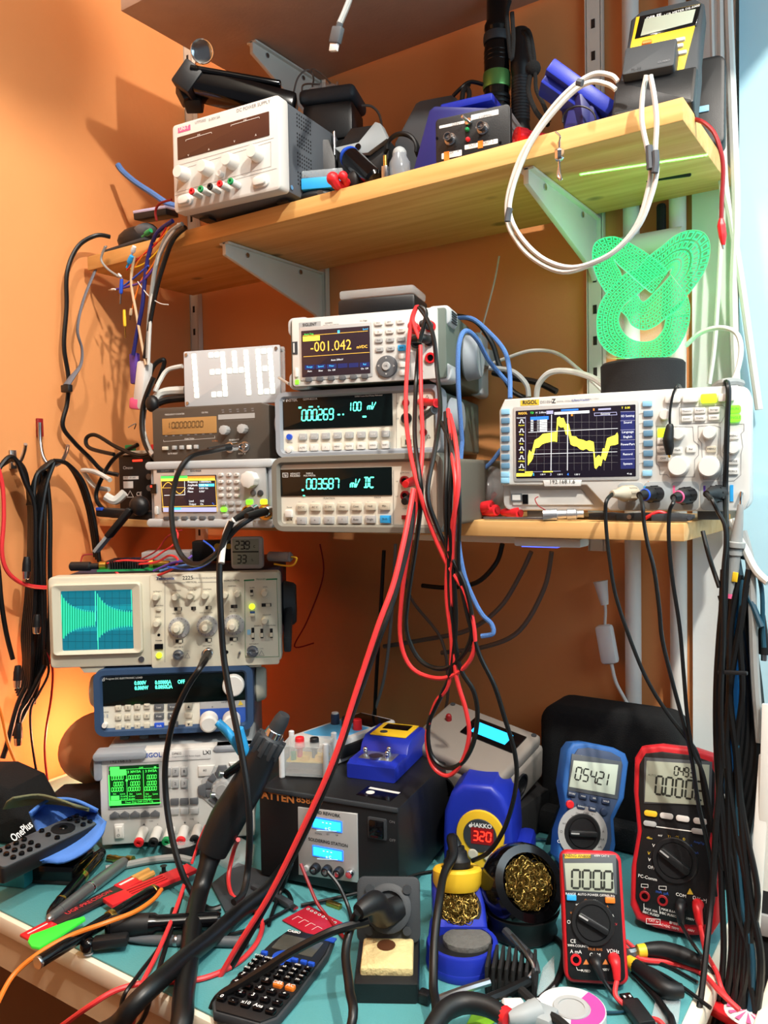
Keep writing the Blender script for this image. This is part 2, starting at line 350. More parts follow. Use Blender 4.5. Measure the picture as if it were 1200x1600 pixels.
mat('glow_lavender','#c9c6ee',es=.85,var=0);mat('glow_orange','#ff9a3c',es=1,var=0);mat('glow_ledblue','#3a52ff',es=3,var=0)
mat('matrix_white','#b4b7b9',.5,es=.1,ecol='#d5d8dd',var=.02);mat('glow_bulb','#ffb066',es=12,var=0)
mat('shade_tan','#c98a5c',.6,var=.05)
XL,YB=-1.385,1.30
def slab(name,c,d,m):return struct(MB().box(c,d).build(name,m))
slab('floor',(.3,-.5,-.05),(3.7,4.0,.1),'floor_wood')
slab('ceiling',(.3,-.5,3.25),(3.7,4.0,.1),'ceiling_paint')
slab('wall_back',(-.915,YB+.05,1.6),(1.225,.1,3.2),'orange_paint')
slab('wall_left',(XL-.05,-.55,1.6),(.1,3.9,3.2),'orange_paint')
slab('wall_right',(-.272,YB+.045,1.6),(.061,.11,3.2),'white_paint')
b=MB();b.box((.30,YB+.005,1.6),(1.06,.1,3.2),0);struct(b.build('wall_corner','blue_paint'))
D=.75
t=thing('workbench','cream topped workbench under all the instruments','bench',(-.76,.95,0))
b=MB();b.box((-.026,-.02,.735),(1.19,.72,.024),.004);b.build('top','cream',t)
b=MB();b.box((-.026,-.366,.70),(1.18,.018,.05));b.build('apron','beige_edge',t)
for sx in(-.59,.53):
 for sy in(-.34,.30):b=MB();b.box((sx,sy,.3615),(.05,.05,.723),.003);b.build('leg','beige_edge',t)
b=MB();b.prism([(-1.36,-1.28),(-1.36,-.577),(-.205,-.577),(-.205,-1.28)][::1],.7472,.7500,.0008,T=Matrix(((1,0,0,0),(0,0,-1,0),(0,1,0,0),(0,0,0,1))))
tag(b.build('desk_mat','mat_teal'),'large teal cutting mat covering the workbench top','mat')
b=MB();b.box((-.80,1.135,1.7285),(1.112,.27,.027),.0015);tag(b.build('shelf_board','pine'),'pine shelf board carrying the power supply and flashlights','shelf')
b=MB();b.box((-.429,1.135,1.2325),(.37,.27,.022),.0015);tag(b.build('shelf_board','pine_light'),'pale pine shelf board carrying the white oscilloscope','shelf')
b=MB();b.box((-.998,1.15,1.226),(.768,.24,.014),.001);tag(b.build('shelf_board','pine_light'),'thin shelf board under the multimeter stack and function generator','shelf')
b=MB();b.box((-.56,1.10,2.099),(1.13,.38,.022),.001);tag(b.build('shelf_board','chipboard'),'brown underside shelf board at the top of the picture','shelf')
b=MB();b.box((-1.02,1.08,2.159),(.20,.22,.097),.003);tag(b.build('shadow_box','chipboard'),'unseen box added on the brown top shelf to cast a shadow on the left wall','box')  # occluder added out of view, shapes the pointed shadow on the left wall
t=thing('shadow_globe','unseen hanging globe added to cast a soft shadow high on the left wall','lamp',(-.02,.359,2.474))  # added out of frame only to block side_lamp and darken the upper left wall
b=MB();b.ball((0,0,.04),.055,20);b.build('globe','label_white',t);b=MB();b.cyl((0,0,.078),(0,0,.11),.012);b.cyl((0,0,.11),(0,0,.726),.0025,seg=8);b.build('cord','cable_black',t)
def upright(x,z0,z1,label):
 t=thing('shelf_upright',label,'shelf rail',(x,YB-.001,z0),group='slotted shelf rails on the back wall')
 b=MB();hh=z1-z0
 b.box((-.0125,-.006,hh/2),(.003,.012,hh));b.box((.0125,-.006,hh/2),(.003,.012,hh));b.box((0,-.0105,hh/2),(.024,.003,hh));b.build('rail','bracket_white',t)
 b=MB();z=.04
 while z<hh-.03:b.box((0,-.0122,z),(.006,.001,.014));z+=.05
 b.build('slots','slot_dark',t)
upright(-1.372,.95,3.0,'white slotted shelf rail in the left corner behind the clock')
upright(-1.012,1.20,3.0,'white slotted shelf rail behind the multimeter stack')
upright(-.452,1.18,3.0,'white slotted shelf rail behind the green lamp')
def bracket(x,z,ln,label):
 t=thing('shelf_bracket',label,'bracket',(x,YB-.013,z),group='white shelf brackets')
 b=MB();out=[(0,0),(0,-.095),(.004,-.10),(.02,-.085),(ln,-.022),(ln,0)]
 T=Matrix(((0,1,0,0),(-1,0,0,0),(0,0,1,0),(0,0,0,1)))
 b.prism(out,-.004,.004,.001,T=T);b.box((0,-ln/2,-.002),(.022,ln,.004),.001);b.build('arm','bracket_white',t)
 b=MB()
 for k in(.25,.8):b.cyl((-.006,-ln*k,-.012),(.006,-ln*k,-.012),.0045,seg=10)
 b.build('screw','steel',t)
for x,z,ln,l in((-1.012,1.7145,.265,'white bracket under the middle of the pine power supply shelf'),(-.452,1.7145,.265,'white bracket under the pine shelf beside the green lamp, tinted green'),(-1.012,2.0875,.185,'white bracket under the brown top shelf')):bracket(x,z,ln,l)
for x,r_,l in((-.392,.0125,'slim white pipe left of the pair on the back wall'),(-.322,.0125,'white pipe beside the pillar, right of the pair')):
 b=MB();b.cyl((x,YB-.016,.76),(x,YB-.016,3.15),r_,seg=20)
 tag(b.build('wall_pipe','pipe_white'),l,'pipe','white pipes on the back wall')
b=MB();b.cyl((-.405,YB-.032,1.655),(-.31,YB-.032,1.655),.016,seg=20);tag(b.build('pipe_crosspiece','pipe_white'),'short white horizontal pipe joint under the pine shelf behind the green lamp','pipe')
b=MB();b.box((-.345,YB-.02,1.69),(.014,.012,.05),.005);tag(b.build('cable_clip','black_matte'),'black clip on the pipe just below the pine shelf','clip')
t=thing('oscilloscope','wide white oscilloscope showing a thick yellow waveform, on the middle shelf','oscilloscope',(-.336,1.035,1.256),8)
W,H=.313,.152
b=MB();b.prism(rr(-W/2,0,W/2,H,.012),.012,.118,.004);b.build('case','case_white',t)
pn=Panel(t,W,H);pn.view(770,590,5.217)
fo=uvxz(pn,[(0,.10),(.025,.0),(.40,-.005),(.955,0),(1.0,.12),(1.0,.90),(.975,1.0),(.47,1.0),(.375,.78),(.01,.77),(0,.72)])
b=MB();b.prism(fo,-.0,.0135,.0022,3);b.build('front_bezel','panel_white',t)
x0,z1=pn.p(.035,.815);x1,z0=pn.p(.36,.95)
b=MB();b.prism([(x0+.004,z0),(x1+.012,z0),(x1-.004,z1),(x0,z1)],.0095,.013,.001);b.build('lower_panel','panel_white',t)
for sx in(-.11,.11):b=MB();b.box((sx,.03,-.0052),(.03,.02,.0128),.002);b.build('foot','button_dark',t)
(u0,v0),(u1,v1)=pn.c(188,272),pn.c(1168,806)
pn.plate('screen_frame',u0-.012,v0-.035,u1+.012,v1+.03,'panel_silver',.003,.0012)
pn.plate('screen',u0,v0,u1,v1,'screen_dark',.001,.0016,.0003)
Y=-.0021
c=pn.c
def R_(x0,y0,x1,y1,m):a,b_=c(x0,y0),c(x1,y1);pn.rect(a[0],a[1],b_[0],b_[1],m,y=Y)
for i in range(1,12):pn.line(pn.cs((300+61*i,300),(300+61*i,755)),.00025,'ink_grey',y=Y)
for i in range(1,8):pn.line(pn.cs((290,310+56*i),(1020,306+55*i)),.00025,'ink_grey',y=Y)
up_=[(290,640),(300,590),(320,610),(345,510),(380,490),(410,460),(440,455),(480,450),(522,440),(527,330),(548,318),(560,332),(580,328),(600,380),(622,375),(645,478),(680,480),(700,500),(740,508),(765,520),(790,512),(826,525),(838,660),(855,640),(868,630),(885,650),(900,575),(915,580),(935,495),(970,480),(1000,470),(1018,445),(1024,470)]
dn_=[(1024,540),(1000,550),(960,555),(945,600),(920,678),(900,660),(885,722),(868,715),(845,745),(832,735),(822,600),(790,598),(765,580),(740,592),(715,585),(690,562),(660,558),(638,545),(620,460),(600,468),(582,405),(555,408),(535,385),(527,525),(500,520),(470,525),(430,535),(405,545),(380,570),(350,575),(330,660),(315,685),(300,700),(293,715)]
import bisect
def ymap(pts,x):
 for(xa,ya),(xb,yb)in zip(pts,pts[1:]):
  if xa<=x<=xb:return ya+(yb-ya)*(x-xa)/(xb-xa)
 return pts[-1][1]if x>pts[-1][0]else pts[0][1]
dd=dn_[::-1];xs_=[290+3*i for i in range(246)]
for a,b_ in zip(xs_,xs_[1:]):
 pn.poly(pn.cs((a,max(ymap(dd,a),ymap(up_,a)+8)),(b_,max(ymap(dd,b_),ymap(up_,b_)+8)),(b_,ymap(up_,b_)),(a,ymap(up_,a))),'glow_yellow',y=Y-.0003)
for a,b_ in(((483,305),(478,755)),((615,298),(612,755))):pn.line(pn.cs(a,b_),.0007,'glow_white',y=Y-.0005)
for a,b_ in(((295,447),(1020,415)),((330,624),(1015,605))):pn.line(pn.cs(a,b_),.0005,'glow_white',y=Y-.0005)
u,v=c(248,294);pn.text('RIGOL',u,v,.0030,'glow_amber',y=Y,bold=.02)
u,v=c(322,290);pn.text('TD',u,v,.0026,'glow_green',y=Y)
R_(440,272,495,296,'glow_lavender');R_(505,283,790,289,'glow_white');R_(560,262,700,267,'glow_blue');R_(820,253,832,270,'glow_orange');R_(862,254,965,262,'glow_lavender')
u,v=c(395,287);pn.text('H  2.00ms',u,v,.0024,'glow_white',y=Y)
R_(640,295,656,314,'glow_orange');u,v=c(1085,249);pn.text('T  0.00',u,v,.0026,'glow_yellow',y=Y)
pn.line(pn.cs((830,290),(1010,283),(1014,304),(832,312)),.0006,'glow_lavender',y=Y,closed=True);u,v=c(920,297);pn.text('Gateway',u,v,.0024,'glow_white',y=Y)
R_(310,322,458,342,'glow_blue')
for i in range(7):R_(312,346+14*i,334,352+14*i,'glow_white');R_(368,346+14*i,376,352+14*i,'glow_white');R_(384,345+14*i,446,352+14*i,'glow_white')
u,v=c(234,330);pn.text('Horizontal',u,v,.002,'glow_white',y=Y)
for i,(yy,l)in enumerate(((355,'Period'),(430,'Freq'),(505,'Rise'),(576,'Fall'),(648,'+Width'),(718,'-Width'))):
 u,v=c(236,yy+36);pn.text(l,u,v,.0021,'glow_yellow',y=Y)
 x=218;pn.line(pn.cs((x,yy+14),(x+10,yy+14),(x+14,yy-10),(x+28,yy-10),(x+32,yy+14),(x+40,yy+14)),.0009,'glow_white',y=Y)
pn.line(pn.cs((270,320),(270,760)),.0004,'glow_lavender',y=Y)
for i,l in enumerate(('IO Setting','Sound','Language','English','PowerPart','Record','System')):
 yy=(315,368,445,485,546,626,704)[i];u,v=c(1102,yy);pn.text(l,u,v,.0028,'glow_white',y=Y-.0003)
for y0,y1 in((355,422),(430,500),(512,585),(592,665),(668,742),(282,345)):R_(1044,y0,1160,y1,'navy_ui');pn.line(pn.cs((1044,y0-2),(1160,y0-6)),.0004,'glow_lavender',y=Y-.0002)
pn.poly(pn.cs((195,806),(318,804),(330,780),(197,780)),'glow_yellow',y=Y);u,v=c(265,793);pn.text('1  500V',u,v,.0026,'ink',y=Y-.0004)
for x,n_,m in((335,'2','glow_sky'),(475,'3','glow_lavender'),(615,'4','glow_blue')):
 u,v=c(x,791);pn.text(n_,u,v,.0032,m,y=Y,bold=.02);u,v=c(x+75,791);pn.text('1.00 V',u,v,.002,'glow_white',y=Y)
R_(265,766,330,774,'glow_yellow');R_(412,763,492,771,'glow_yellow');pn.line(pn.cs((335,768),(555,762)),.0004,'glow_lavender',y=Y);u,v=c(1115,785);pn.text('<-o',u,v,.003,'glow_white',y=Y)
pn.rect(*c(226,186),*c(378,222),'ink_yellow');u,v=c(303,204);pn.text('RIGOL',u,v,.0049,'ink',bold=.03,y=-.0009)
u,v=c(435,201);pn.text('DS1054',u,v,.0035,'ink_grey');u,v=c(498,195);pn.text('Z',u,v,.0055,'ink',bold=.03)
u,v=c(608,192);pn.text('DIGITAL OSCILLOSCOPE',u,v,.0018,'ink_grey');u,v=c(715,185);pn.text('UltraVision',u,v,.0035,'ink_blue');u,v=c(808,175);pn.text('50 MHz  1 GSa/s',u,v,.0018,'ink_grey')
x0,z1=pn.p(*c(410,838));x1,z0=pn.p(*c(728,884))
b=MB();b.prism([(x0+.002,z0),(x1-.002,z0),(x1,z1),(x0,z1)],-.0016,.001,.0005);b.build('name_tab','label_white',t)
u,v=c(568,852);pn.text('192.168.1.6',u,v,.0052,'ink',y=-.0022)
pos=[c(105,y)for y in(278,352,426,500,574,648,718)]
pn.btns('softkey',pos[:1],.0115,.0075,'button_sky',.003);pn.btns('softkey',pos[1:],.0115,.0075,'button_steel',.003)
pn.btns('arrow_key',[c(103,790),c(103,838)],.0115,.0075,'button_sky',.003)
pn.view(980,590,5.4545)
pos=[c(180,y)for y in(308,392,476,562,646,732)]
pn.btns('softkey',pos,.0115,.0075,'button_steel',.003);pn.btns('arrow_key',[c(172,222),c(172,815)],.0115,.0072,'button_sky',.003)
for y in(308,392,476,562,646,732):pn.line(pn.cs((82,y+8),(130,y-4),(145,y-6)),.0004,'ink_grey')
q=[c(390,185),c(540,180),c(845,172)]
pn.btns('menu_button',q,.018,.0095,'button_white',.005,rad=.002);pn.btns('lit_button',[c(697,178)],.018,.011,'glow_led_lime',.005,rad=.002)
pn.btns('function_button',[c(x,y-dx)for y in(288,352)for x,dx in((510,0),(622,6),(740,12))],.0125,.0068,'button_white',.0035,legend=['Measure','Acquire','Storage','Cursor','Display','Utility'])
pn.btns('run_button',[c(918,270),c(918,345)],.0135,.0095,'glow_led_green',.004,legend=['RUN','SINGLE'],rad=.003)
pn.btns('channel_button',[c(310,470)],.0135,.011,'glow_led_lime',.0035)
pn.btns('channel_button',[c(305,540),c(305,612),c(308,690)],.0135,.008,'button_white',.0035,legend=['CH2','CH3','CH4'])
for y,m in((540,'ink_blue'),(612,'ink_red'),(690,'ink_blue')):pn.line(pn.cs((262,y),(275,y-26),(345,y-28),(345,y+22),(275,y+24)),.0007,m,closed=True)
pn.btns('function_button',[c(430,620),c(545,612)],.011,.0078,'button_white',.003,legend=['Math','Ref']);pn.btns('function_button',[c(718,610)],.011,.0078,'button_warm',.003,legend=['MENU'])
pn.btns('function_button',[c(908,500),c(905,715),c(903,800)],.0115,.0075,'button_white',.003,legend=['MENU','MODE','FORCE'])
pn.knob('knob',*c(325,318),.0072,.009,'button_white');pn.knob('knob',*c(440,480),.0078,.011,'button_white')
pn.knob('knob',*c(702,470),.0085,.011,'button_white');pn.knob('knob',*c(905,600),.0078,.011,'button_white')
pn.knob('scale_knob',*c(440,755),.0132,.013,'button_white');pn.knob('scale_knob',*c(700,760),.0135,.014,'button_white')
for P_ in([(445,255),(810,235),(830,250),(828,330),(800,385),(445,395)],[(250,415),(560,420),(568,540),(610,575),(608,660),(575,700),(572,845),(360,850),(335,825),(280,825),(275,760),(250,735)],[(605,415),(745,408),(795,425),(795,660),(820,700),(800,820),(775,865),(650,868),(645,830),(615,800),(620,720),(640,690),(635,560),(605,520)],[(835,400),(995,395),(995,455),(970,480),(985,590),(970,650),(968,830),(910,880),(800,885),(800,840),(840,800),(835,670),(810,630),(825,560),(840,500)]):
 pn.line(pn.cs(*P_),.0005,'ink_grey',closed=True)
for x,y,tx in((330,600,''),):pass
for x,y in((30,990),(258,985),(490,985),(745,985)):
 u,v=c(x,y+20);pn.plate('socket_recess',u-.052,v-.115,u+.052,v+.12,'case_grey',.006,.0008);pn.bnc(*c(x,y),.006,.011)
for(x0,y0,x1,y1),m in(((142,925,162,975),'sky_blue'),((390,920,408,985),'pink'),((650,922,668,982),'purple'),((876,915,905,1055),'sky_blue')):
 pn.box('channel_mark',*c(x0,y0),*c(x1,y1),m,.0012)
for P_ in([(-60,930),(-40,905),(90,905),(110,960),(100,1090)],[(165,930),(190,905),(340,905),(355,960),(345,1090)],[(400,930),(420,905),(590,905),(610,960),(605,1090)]):pn.line(pn.cs(*P_),.0012,'case_grey')
pn.poly(pn.cs((165,905),(195,902),(180,880)),'ink_orange')
pn.knob('compensation_post',*c(975,985),.0022,.012,'steel')
pn.view(770,590,5.217);pn.y=.0095
pn.box('usb_socket',*c(150,945),*c(240,1008),'button_dark',.0015);pn.box('usb_tongue',*c(162,955),*c(228,998),'panel_white',.0018)
pn.box('power_switch',*c(245,952),*c(290,1030),'black_gloss',.002)
pn.y=0;pn.done()
def bumper_case(t,W,H,Dp,body,bump,th=.011,fw=.03):
 b=MB();b.prism(rr(-W/2+th*.6,th*.6,W/2-th*.6,H-th*.6,.006),.004,Dp,.003);b.build('case',body,t)
 b=MB();o,i=rr(-W/2,0,W/2,H,.016,5),rr(-W/2+th,th,W/2-th,H-th,.005,5);n=len(o)
 ring=[]
 for(sx,y)in((o,.003),(o,fw),(i,fw),(i,-.001)):ring.append([(x,y,z)for x,z in sx])
 mid=[(o[k][0]*.985+i[k][0]*.015,-.006,o[k][1]*.9+i[k][1]*.1)for k in range(n)];inn=[(o[k][0]*.3+i[k][0]*.7,-.006,o[k][1]*.3+i[k][1]*.7)for k in range(n)]
 rings=[ring[1],ring[0],mid,inn,ring[3],ring[2]];vs_=[v for r_ in rings for v in r_];fs=[]
 for k in range(6):
  for j in range(n):fs.append((k*n+j,k*n+(j+1)%n,((k+1)%6)*n+(j+1)%n,((k+1)%6)*n+j))
 b.put(vs_,fs);b.build('bumper',bump,t)
def tilt_handle(t,W,H,m,y=.16,drop=.02):
 for s in(-1,1):b=MB();b.cyl((s*W/2,y,H*.55),(s*(W/2+.018),y,H*.55),.03,.026,24,.003);b.build('handle_pivot',m,t)
ZS=1.248
t=thing('bench_multimeter','beige bench multimeter with taupe bumper reading 003.587 mV DC, lowest of the stack','multimeter',(-.617,.850,1.2335),9.5,group='bench multimeters in the stack')
W,H=.246,.101;bumper_case(t,W,H,.31,'case_taupe','bumper_taupe')
pn=Panel(t,W,H);pn.view(425,590,4);c=pn.c
pn.box('front_panel',.035,.09,.955,.93,'panel_ivory',.0,sink=.006)
pn.y=-.0002
pn.plate('display_window',*c(44,575),*c(752,735),'vfd_window',.001,.001,.0003)
Yd=-.0017
u,v=c(218,665);pn.seg('003.587',u,v,.0128,'glow_vfd',y=Yd,wf=.5,th=.13,gap=.3);u,v=c(492,660);pn.seg('mV',u,v,.0118,'glow_vfd',y=Yd,wf=.5,th=.13,gap=.3);u,v=c(575,655);pn.seg('DC',u,v,.0125,'glow_vfd',y=Yd,wf=.5,th=.13,gap=.35)
pn.rect(*c(190,697),*c(202,708),'glow_vfd',y=Yd);pn.rect(*c(622,686),*c(632,692),'glow_vfd',y=Yd);pn.rect(*c(196,735),*c(210,740),'glow_vfd',y=Yd)
pn.line(pn.cs((70,597),(103,597),(103,622),(70,622)),.0006,'ink_white',y=Yd,closed=True);u,v=c(87,610);pn.text('hp',u,v,.0035,'ink_white',y=Yd)
u,v=c(148,602);pn.text('HEWLETT',u,v,.0024,'ink_white',y=Yd);u,v=c(148,616);pn.text('PACKARD',u,v,.0024,'ink_white',y=Yd);u,v=c(238,600);pn.text('34401A',u,v,.0024,'ink_white',y=Yd);u,v=c(238,614);pn.text('MULTIMETER',u,v,.0022,'ink_white',y=Yd)
xs_=(190,275,360,446,532,620,708)
pn.btns('key',[c(x,812-i*1.5)for i,x in enumerate(xs_)],.0142,.0098,'button_warm',.0035,legend=['DC V','AC V','\u03a9 2W','Freq','Cont','Null','Min'],ls=.28)
pn.btns('key',[c(x,893-i*1.5)for i,x in enumerate(xs_[:6])],.0142,.0098,'button_grey',.0035,legend=['<','>','v','^','Auto','Single'],ls=.28)
pn.btns('shift_key',[c(712,885)],.0142,.0098,'sky_blue',.0035,legend=['Shift'],ls=.3)
pn.btns('power_key',[c(110,850)],.0105,.0098,'button_white',.004);u,v=c(110,812);pn.text('Power',u,v,.0022);pn.rect(*c(90,878),*c(132,912),'case_beige');pn.rect(*c(96,884),*c(104,894),'ink');pn.rect(*c(118,884),*c(126,894),'ink')
u,v=c(358,756);pn.text('FUNCTION',u,v,.0023);u,v=c(660,750);pn.text('MATH',u,v,.0023)
for x in xs_:u,v=c(x-15,778);pn.text('DC I',u,v,.0015,'ink_grey')
u,v=c(240,935);pn.text('RANGE/DIGITS',u,v,.0014,'ink_grey');u,v=c(420,930);pn.text('Auto/Hold',u,v,.0014,'ink_grey')
for x,y in((832,645),(835,738),(908,640),(905,735)):pn.jack(*c(x,y),.0062,'red_dark' if(x,y)!=(905,735)else 'black_plastic','input_jack',.004)
u,v=c(830,595);pn.text('\u03a9 4W Sense',u,v,.0017);u,v=c(908,600);pn.text('Input V \u03a9',u,v,.0017);u,v=c(782,650);pn.text('HI',u,v,.0019);u,v=c(782,743);pn.text('LO',u,v,.0019)
u,v=c(972,650);pn.text('1000V',u,v,.0017);u,v=c(975,740);pn.text('200V',u,v,.0017);pn.line(pn.cs((760,580),(760,950)),.0005,'ink_grey');pn.box('terminal_switch',*c(815,860),*c(845,885),'red_dark',.003);u,v=c(830,820);pn.text('Front',u,v,.0016)
pn.y=0;pn.done()
b=MB()
for k in range(5):b.box((W/2-.0035,.012,.052-k*.0075),(.007,.03,.0028),.001)
b.build('bumper_ribs','bumper_taupe',t)
t=thing('bench_multimeter','white bench multimeter with grey bumper reading 000.269, middle of the stack','multimeter',(-.716,.992,1.3365),15,group='bench multimeters in the stack')
W,H=.264,.103;bumper_case(t,W,H,.28,'case_olive','bumper_grey');
pn=Panel(t,W,H);pn.view(425,590,4);c=pn.c
pn.box('front_panel',.035,.09,.955,.93,'panel_ivory',.0,sink=.006);pn.y=-.0002
pn.plate('display_window',*c(36,115),*c(755,300),'vfd_window',.001,.001,.0003)
u,v=c(188,237);pn.seg('000.269',u,v,.0158,'glow_vfd',y=Yd,wf=.42,th=.12,gap=.36);u,v=c(483,183);pn.seg('100',u,v,.0125,'glow_vfd',y=Yd,wf=.42,th=.13,gap=.3);u,v=c(598,178);pn.seg('mV',u,v,.0115,'glow_vfd',y=Yd,wf=.5,th=.13,gap=.3)
for q in((168,183,186,193),(232,180,258,187),(288,178,298,186),(412,228,428,236),(442,226,452,235),(568,240,592,249)):pn.rect(*c(*q[:2]),*c(*q[2:]),'glow_vfd',y=Yd)
u,v=c(103,145);pn.text('GW INSTEK',u,v,.0042,'ink_white',y=Yd,bold=.03);u,v=c(240,136);pn.text('GDM-8251A',u,v,.0032,'ink_white',y=Yd);u,v=c(605,115);pn.text('120000 Counts Dual Display Multimeter',u,v,.0019,'ink_white',y=Yd)
xs_=(197,268,340,413,487,561,636,712)
pn.btns('key',[c(x,370-i*2.6)for i,x in enumerate(xs_)],.0125,.0098,'button_grey',.004,legend=['DCV','ACV','DCI','ACI','\u03a9','Hz','TEMP','2nd'],lm='ink_white',ls=.25,rad=.0015)
pn.btns('key',[c(x,440-i*2.6)for i,x in enumerate(xs_)],.0125,.0105,'button_white',.004,legend=['AUTO','^','v','MENU','MATH','REL','HOLD','SHIFT'],ls=.22,rad=.0015)
x,z=pn.p(*c(112,371));b=MB();b.cyl((x,0,z),(x,-.004,z),.0045,seg=20);b.build('blue_button','blue',t)
x,z=pn.p(*c(113,452));b=MB();b.lathe([(.0062,0),(.0062,.002),(.005,.002),(.0048,.006),(.003,.0065),(0,.0065)],24,(x,0,z),(0,-1,0));b.build('power_button','button_white',t)
u,v=c(112,408);pn.text('POWER',u,v,.0018)
for x,y,r_ in((838,158,.0055),(842,255,.0082),(950,175,.0055),(948,245,.0055),(948,342,.0055)):pn.jack(*c(x,y),r_,'red_dark' if(x,y)!=(842,255)else 'black_plastic','input_jack',.004)
u,v=c(782,162);pn.text('HI',u,v,.0022);u,v=c(785,257);pn.text('LO',u,v,.0022)
for x,y in((970,120),(980,368)):pn.line(pn.cs((x-10,y+10),(x+10,y+9),(x,y-10)),.0005,'ink',closed=True)
pn.box('fuse_holder',*c(812,362),*c(885,430),'case_beige',.002);pn.box('fuse_slot',*c(835,388),*c(875,418),'case_dark',.0024);pn.line(pn.cs((778,95),(778,460)),.0004,'ink_grey')
pn.y=0;pn.done();tilt_handle(t,W,H,'bumper_grey',.05)
t=thing('bench_multimeter','white bench multimeter with colour screen reading -001.042, topmost of the stack','multimeter',(-.689,.982,1.4405),16,group='bench multimeters in the stack')
W,H=.253,.108;
b=MB();b.prism(rr(-W/2+.006,.004,W/2-.006,H-.004,.004),0,.27,.002);b.build('case','case_olive',t)
for sx in(-1,1):
 for z0,z1 in((0,.026),(H-.028,H)):b=MB();b.prism(rr(min(sx*W/2,sx*(W/2-.035)),z0,max(sx*W/2,sx*(W/2-.035)),z1,.009,5),.003,.05,.003);b.build('corner_bumper','bumper_pale',t)
 b=MB();b.prism(rr(min(sx*W/2,sx*(W/2-.022)),0,max(sx*W/2,sx*(W/2-.022)),H,.008),.23,.29,.004);b.build('rear_bumper','bumper_pale',t)
b=MB()
for k in range(5):b.box((W/2+.0005,.024,H-.009-k*.0035),(.002,.03,.0016))
b.build('bumper_slots','charcoal',t)
pn=Panel(t,W,H);pn.view(400,430,2.857);c=pn.c
pn.plate('front_panel',.04,.035,.93,.965,'panel_white',.004,.004);pn.y=-.004
(u0,v0),(u1,v1)=c(203,250),c(512,438);pn.plate('screen_frame',u0-.012,v0-.05,u1+.012,v1+.05,'panel_silver',.002,.001);pn.plate('screen',u0,v0,u1,v1,'screen_brown',.001,.0016,.0003)
Y=pn.y-.0021
u,v=c(335,322);pn.text('-001.042',u,v,.0148,'glow_amber',y=Y,xs=.88,bold=.0);u,v=c(475,322);pn.text('mVDC',u,v,.0042,'glow_amber',y=Y,bold=.02)
pn.line(pn.cs((212,272),(500,250)),.0006,'glow_amber',y=Y);pn.line(pn.cs((215,365),(508,345)),.0006,'glow_amber',y=Y)
pn.poly(pn.cs((212,297),(287,292),(287,270),(211,276)),'glow_yellow',y=Y);u,v=c(238,265);pn.text('Auto Trig',u,v,.0026,'glow_green',y=Y);u,v=c(490,242);pn.text('Speed',u,v,.0024,'glow_sky',y=Y)
pn.rect(*c(366,247),*c(376,260),'glow_sky',y=Y);u,v=c(364,379);pn.text('Auto 200mV',u,v,.0026,'glow_white',y=Y)
for i,(l,l2)in enumerate((('Range','Auto'),('Speed','Slow'),('Filter','On  Off'),('',''),('',''),('Rel','On  Off'))):
 x=242+49*i;y=411-2.3*i;pn.rect(*c(x-22,y-8),*c(x+22,y+9),'navy_ui',y=Y);
 if l:u,v=c(x,y);pn.text(l,u,v,.0027,'glow_sky',y=Y-.0003);u,v=c(x,y+19);pn.text(l2,u,v,.0025,'glow_white',y=Y)
pn.rect(*c(192,213),*c(290,236),'button_grey');u,v=c(240,222);pn.text('SIGLENT',u,v,.0042,'ink',bold=.02,y=pn.y-.0009);u,v=c(325,214);pn.text('SDM3055',u,v,.0022);u,v=c(335,223);pn.text('DIGITAL MULTIMETER',u,v,.0018);u,v=c(480,204);pn.text('5\u00bd Digit',u,v,.0022)
pn.btns('softkey',[c(237+50*i,467-3*i)for i in range(6)],.0100,.0068,'button_dark',.004,rad=.002)
pn.btns('key',[c(548,215),c(597,211),c(647,207),c(548,255),c(598,251),c(649,246)],.0115,.0066,'button_white',.003,legend=['DCV','ACV','DCI','\u03a9','Freq','Math'],ls=.3,rad=.0015)
pn.btns('key',[c(550,292),c(600,289),c(650,285),c(552,332),c(602,328)],.0115,.0066,'button_grey',.003,legend=['Dual','Hist','Utility','Local','Single'],ls=.3,rad=.0015)
pn.btns('shift_key',[c(652,325)],.0115,.0085,'sky_blue',.003,legend=['Shift'],ls=.3,rad=.0015);pn.btns('key',[c(654,362),c(655,400),c(656,437)],.0095,.0075,'button_white',.003,rad=.0015)
pn.knob('arrow_pad',*c(585,408),.0162,.004,'button_dark',r2=.0155);pn.knob('ok_button',*c(585,408),.0068,.0062,'button_grey');u,v=c(585,408);pn.text('OK',u,v,.003,'ink',y=pn.y-.0068)
for dx,dy,l in((0,-33,'^'),(0,34,'v'),(-34,0,'<'),(34,0,'>')):u,v=c(585+dx,408+dy);pn.text(l,u,v,.004,'ink_white',y=pn.y-.0047)
pn.box('usb_socket',*c(162,298),*c(186,352),'charcoal',.001);pn.box('usb_tongue',*c(167,304),*c(174,346),'label_white',.0014)
pn.btns('power_button',[c(182,435)],.0048,.014,'button_white',.0025,rad=.002);pn.box('power_light',*c(176,468),*c(192,486),'glow_led_green',.0012)
for x,y,m in((712,240,'red'),(780,230,'red'),(716,303,'black_plastic'),(775,293,'black_plastic'),(780,370,'red')):pn.jack(*c(x,y),.0078,m,'input_jack',.004)
for q in(((705,215),'HI  Sense'),((775,203),'Input'),((712,335),'LO'),((742,345),'I'),((740,430),'10A')):u,v=c(*q[0]);pn.text(q[1],u,v,.0021)
pn.line(pn.cs((690,195),(690,455)),.0004,'ink_grey');pn.line(pn.cs((728,440),(742,438),(734,420)),.0005,'ink',closed=True)
pn.y=0;pn.done()
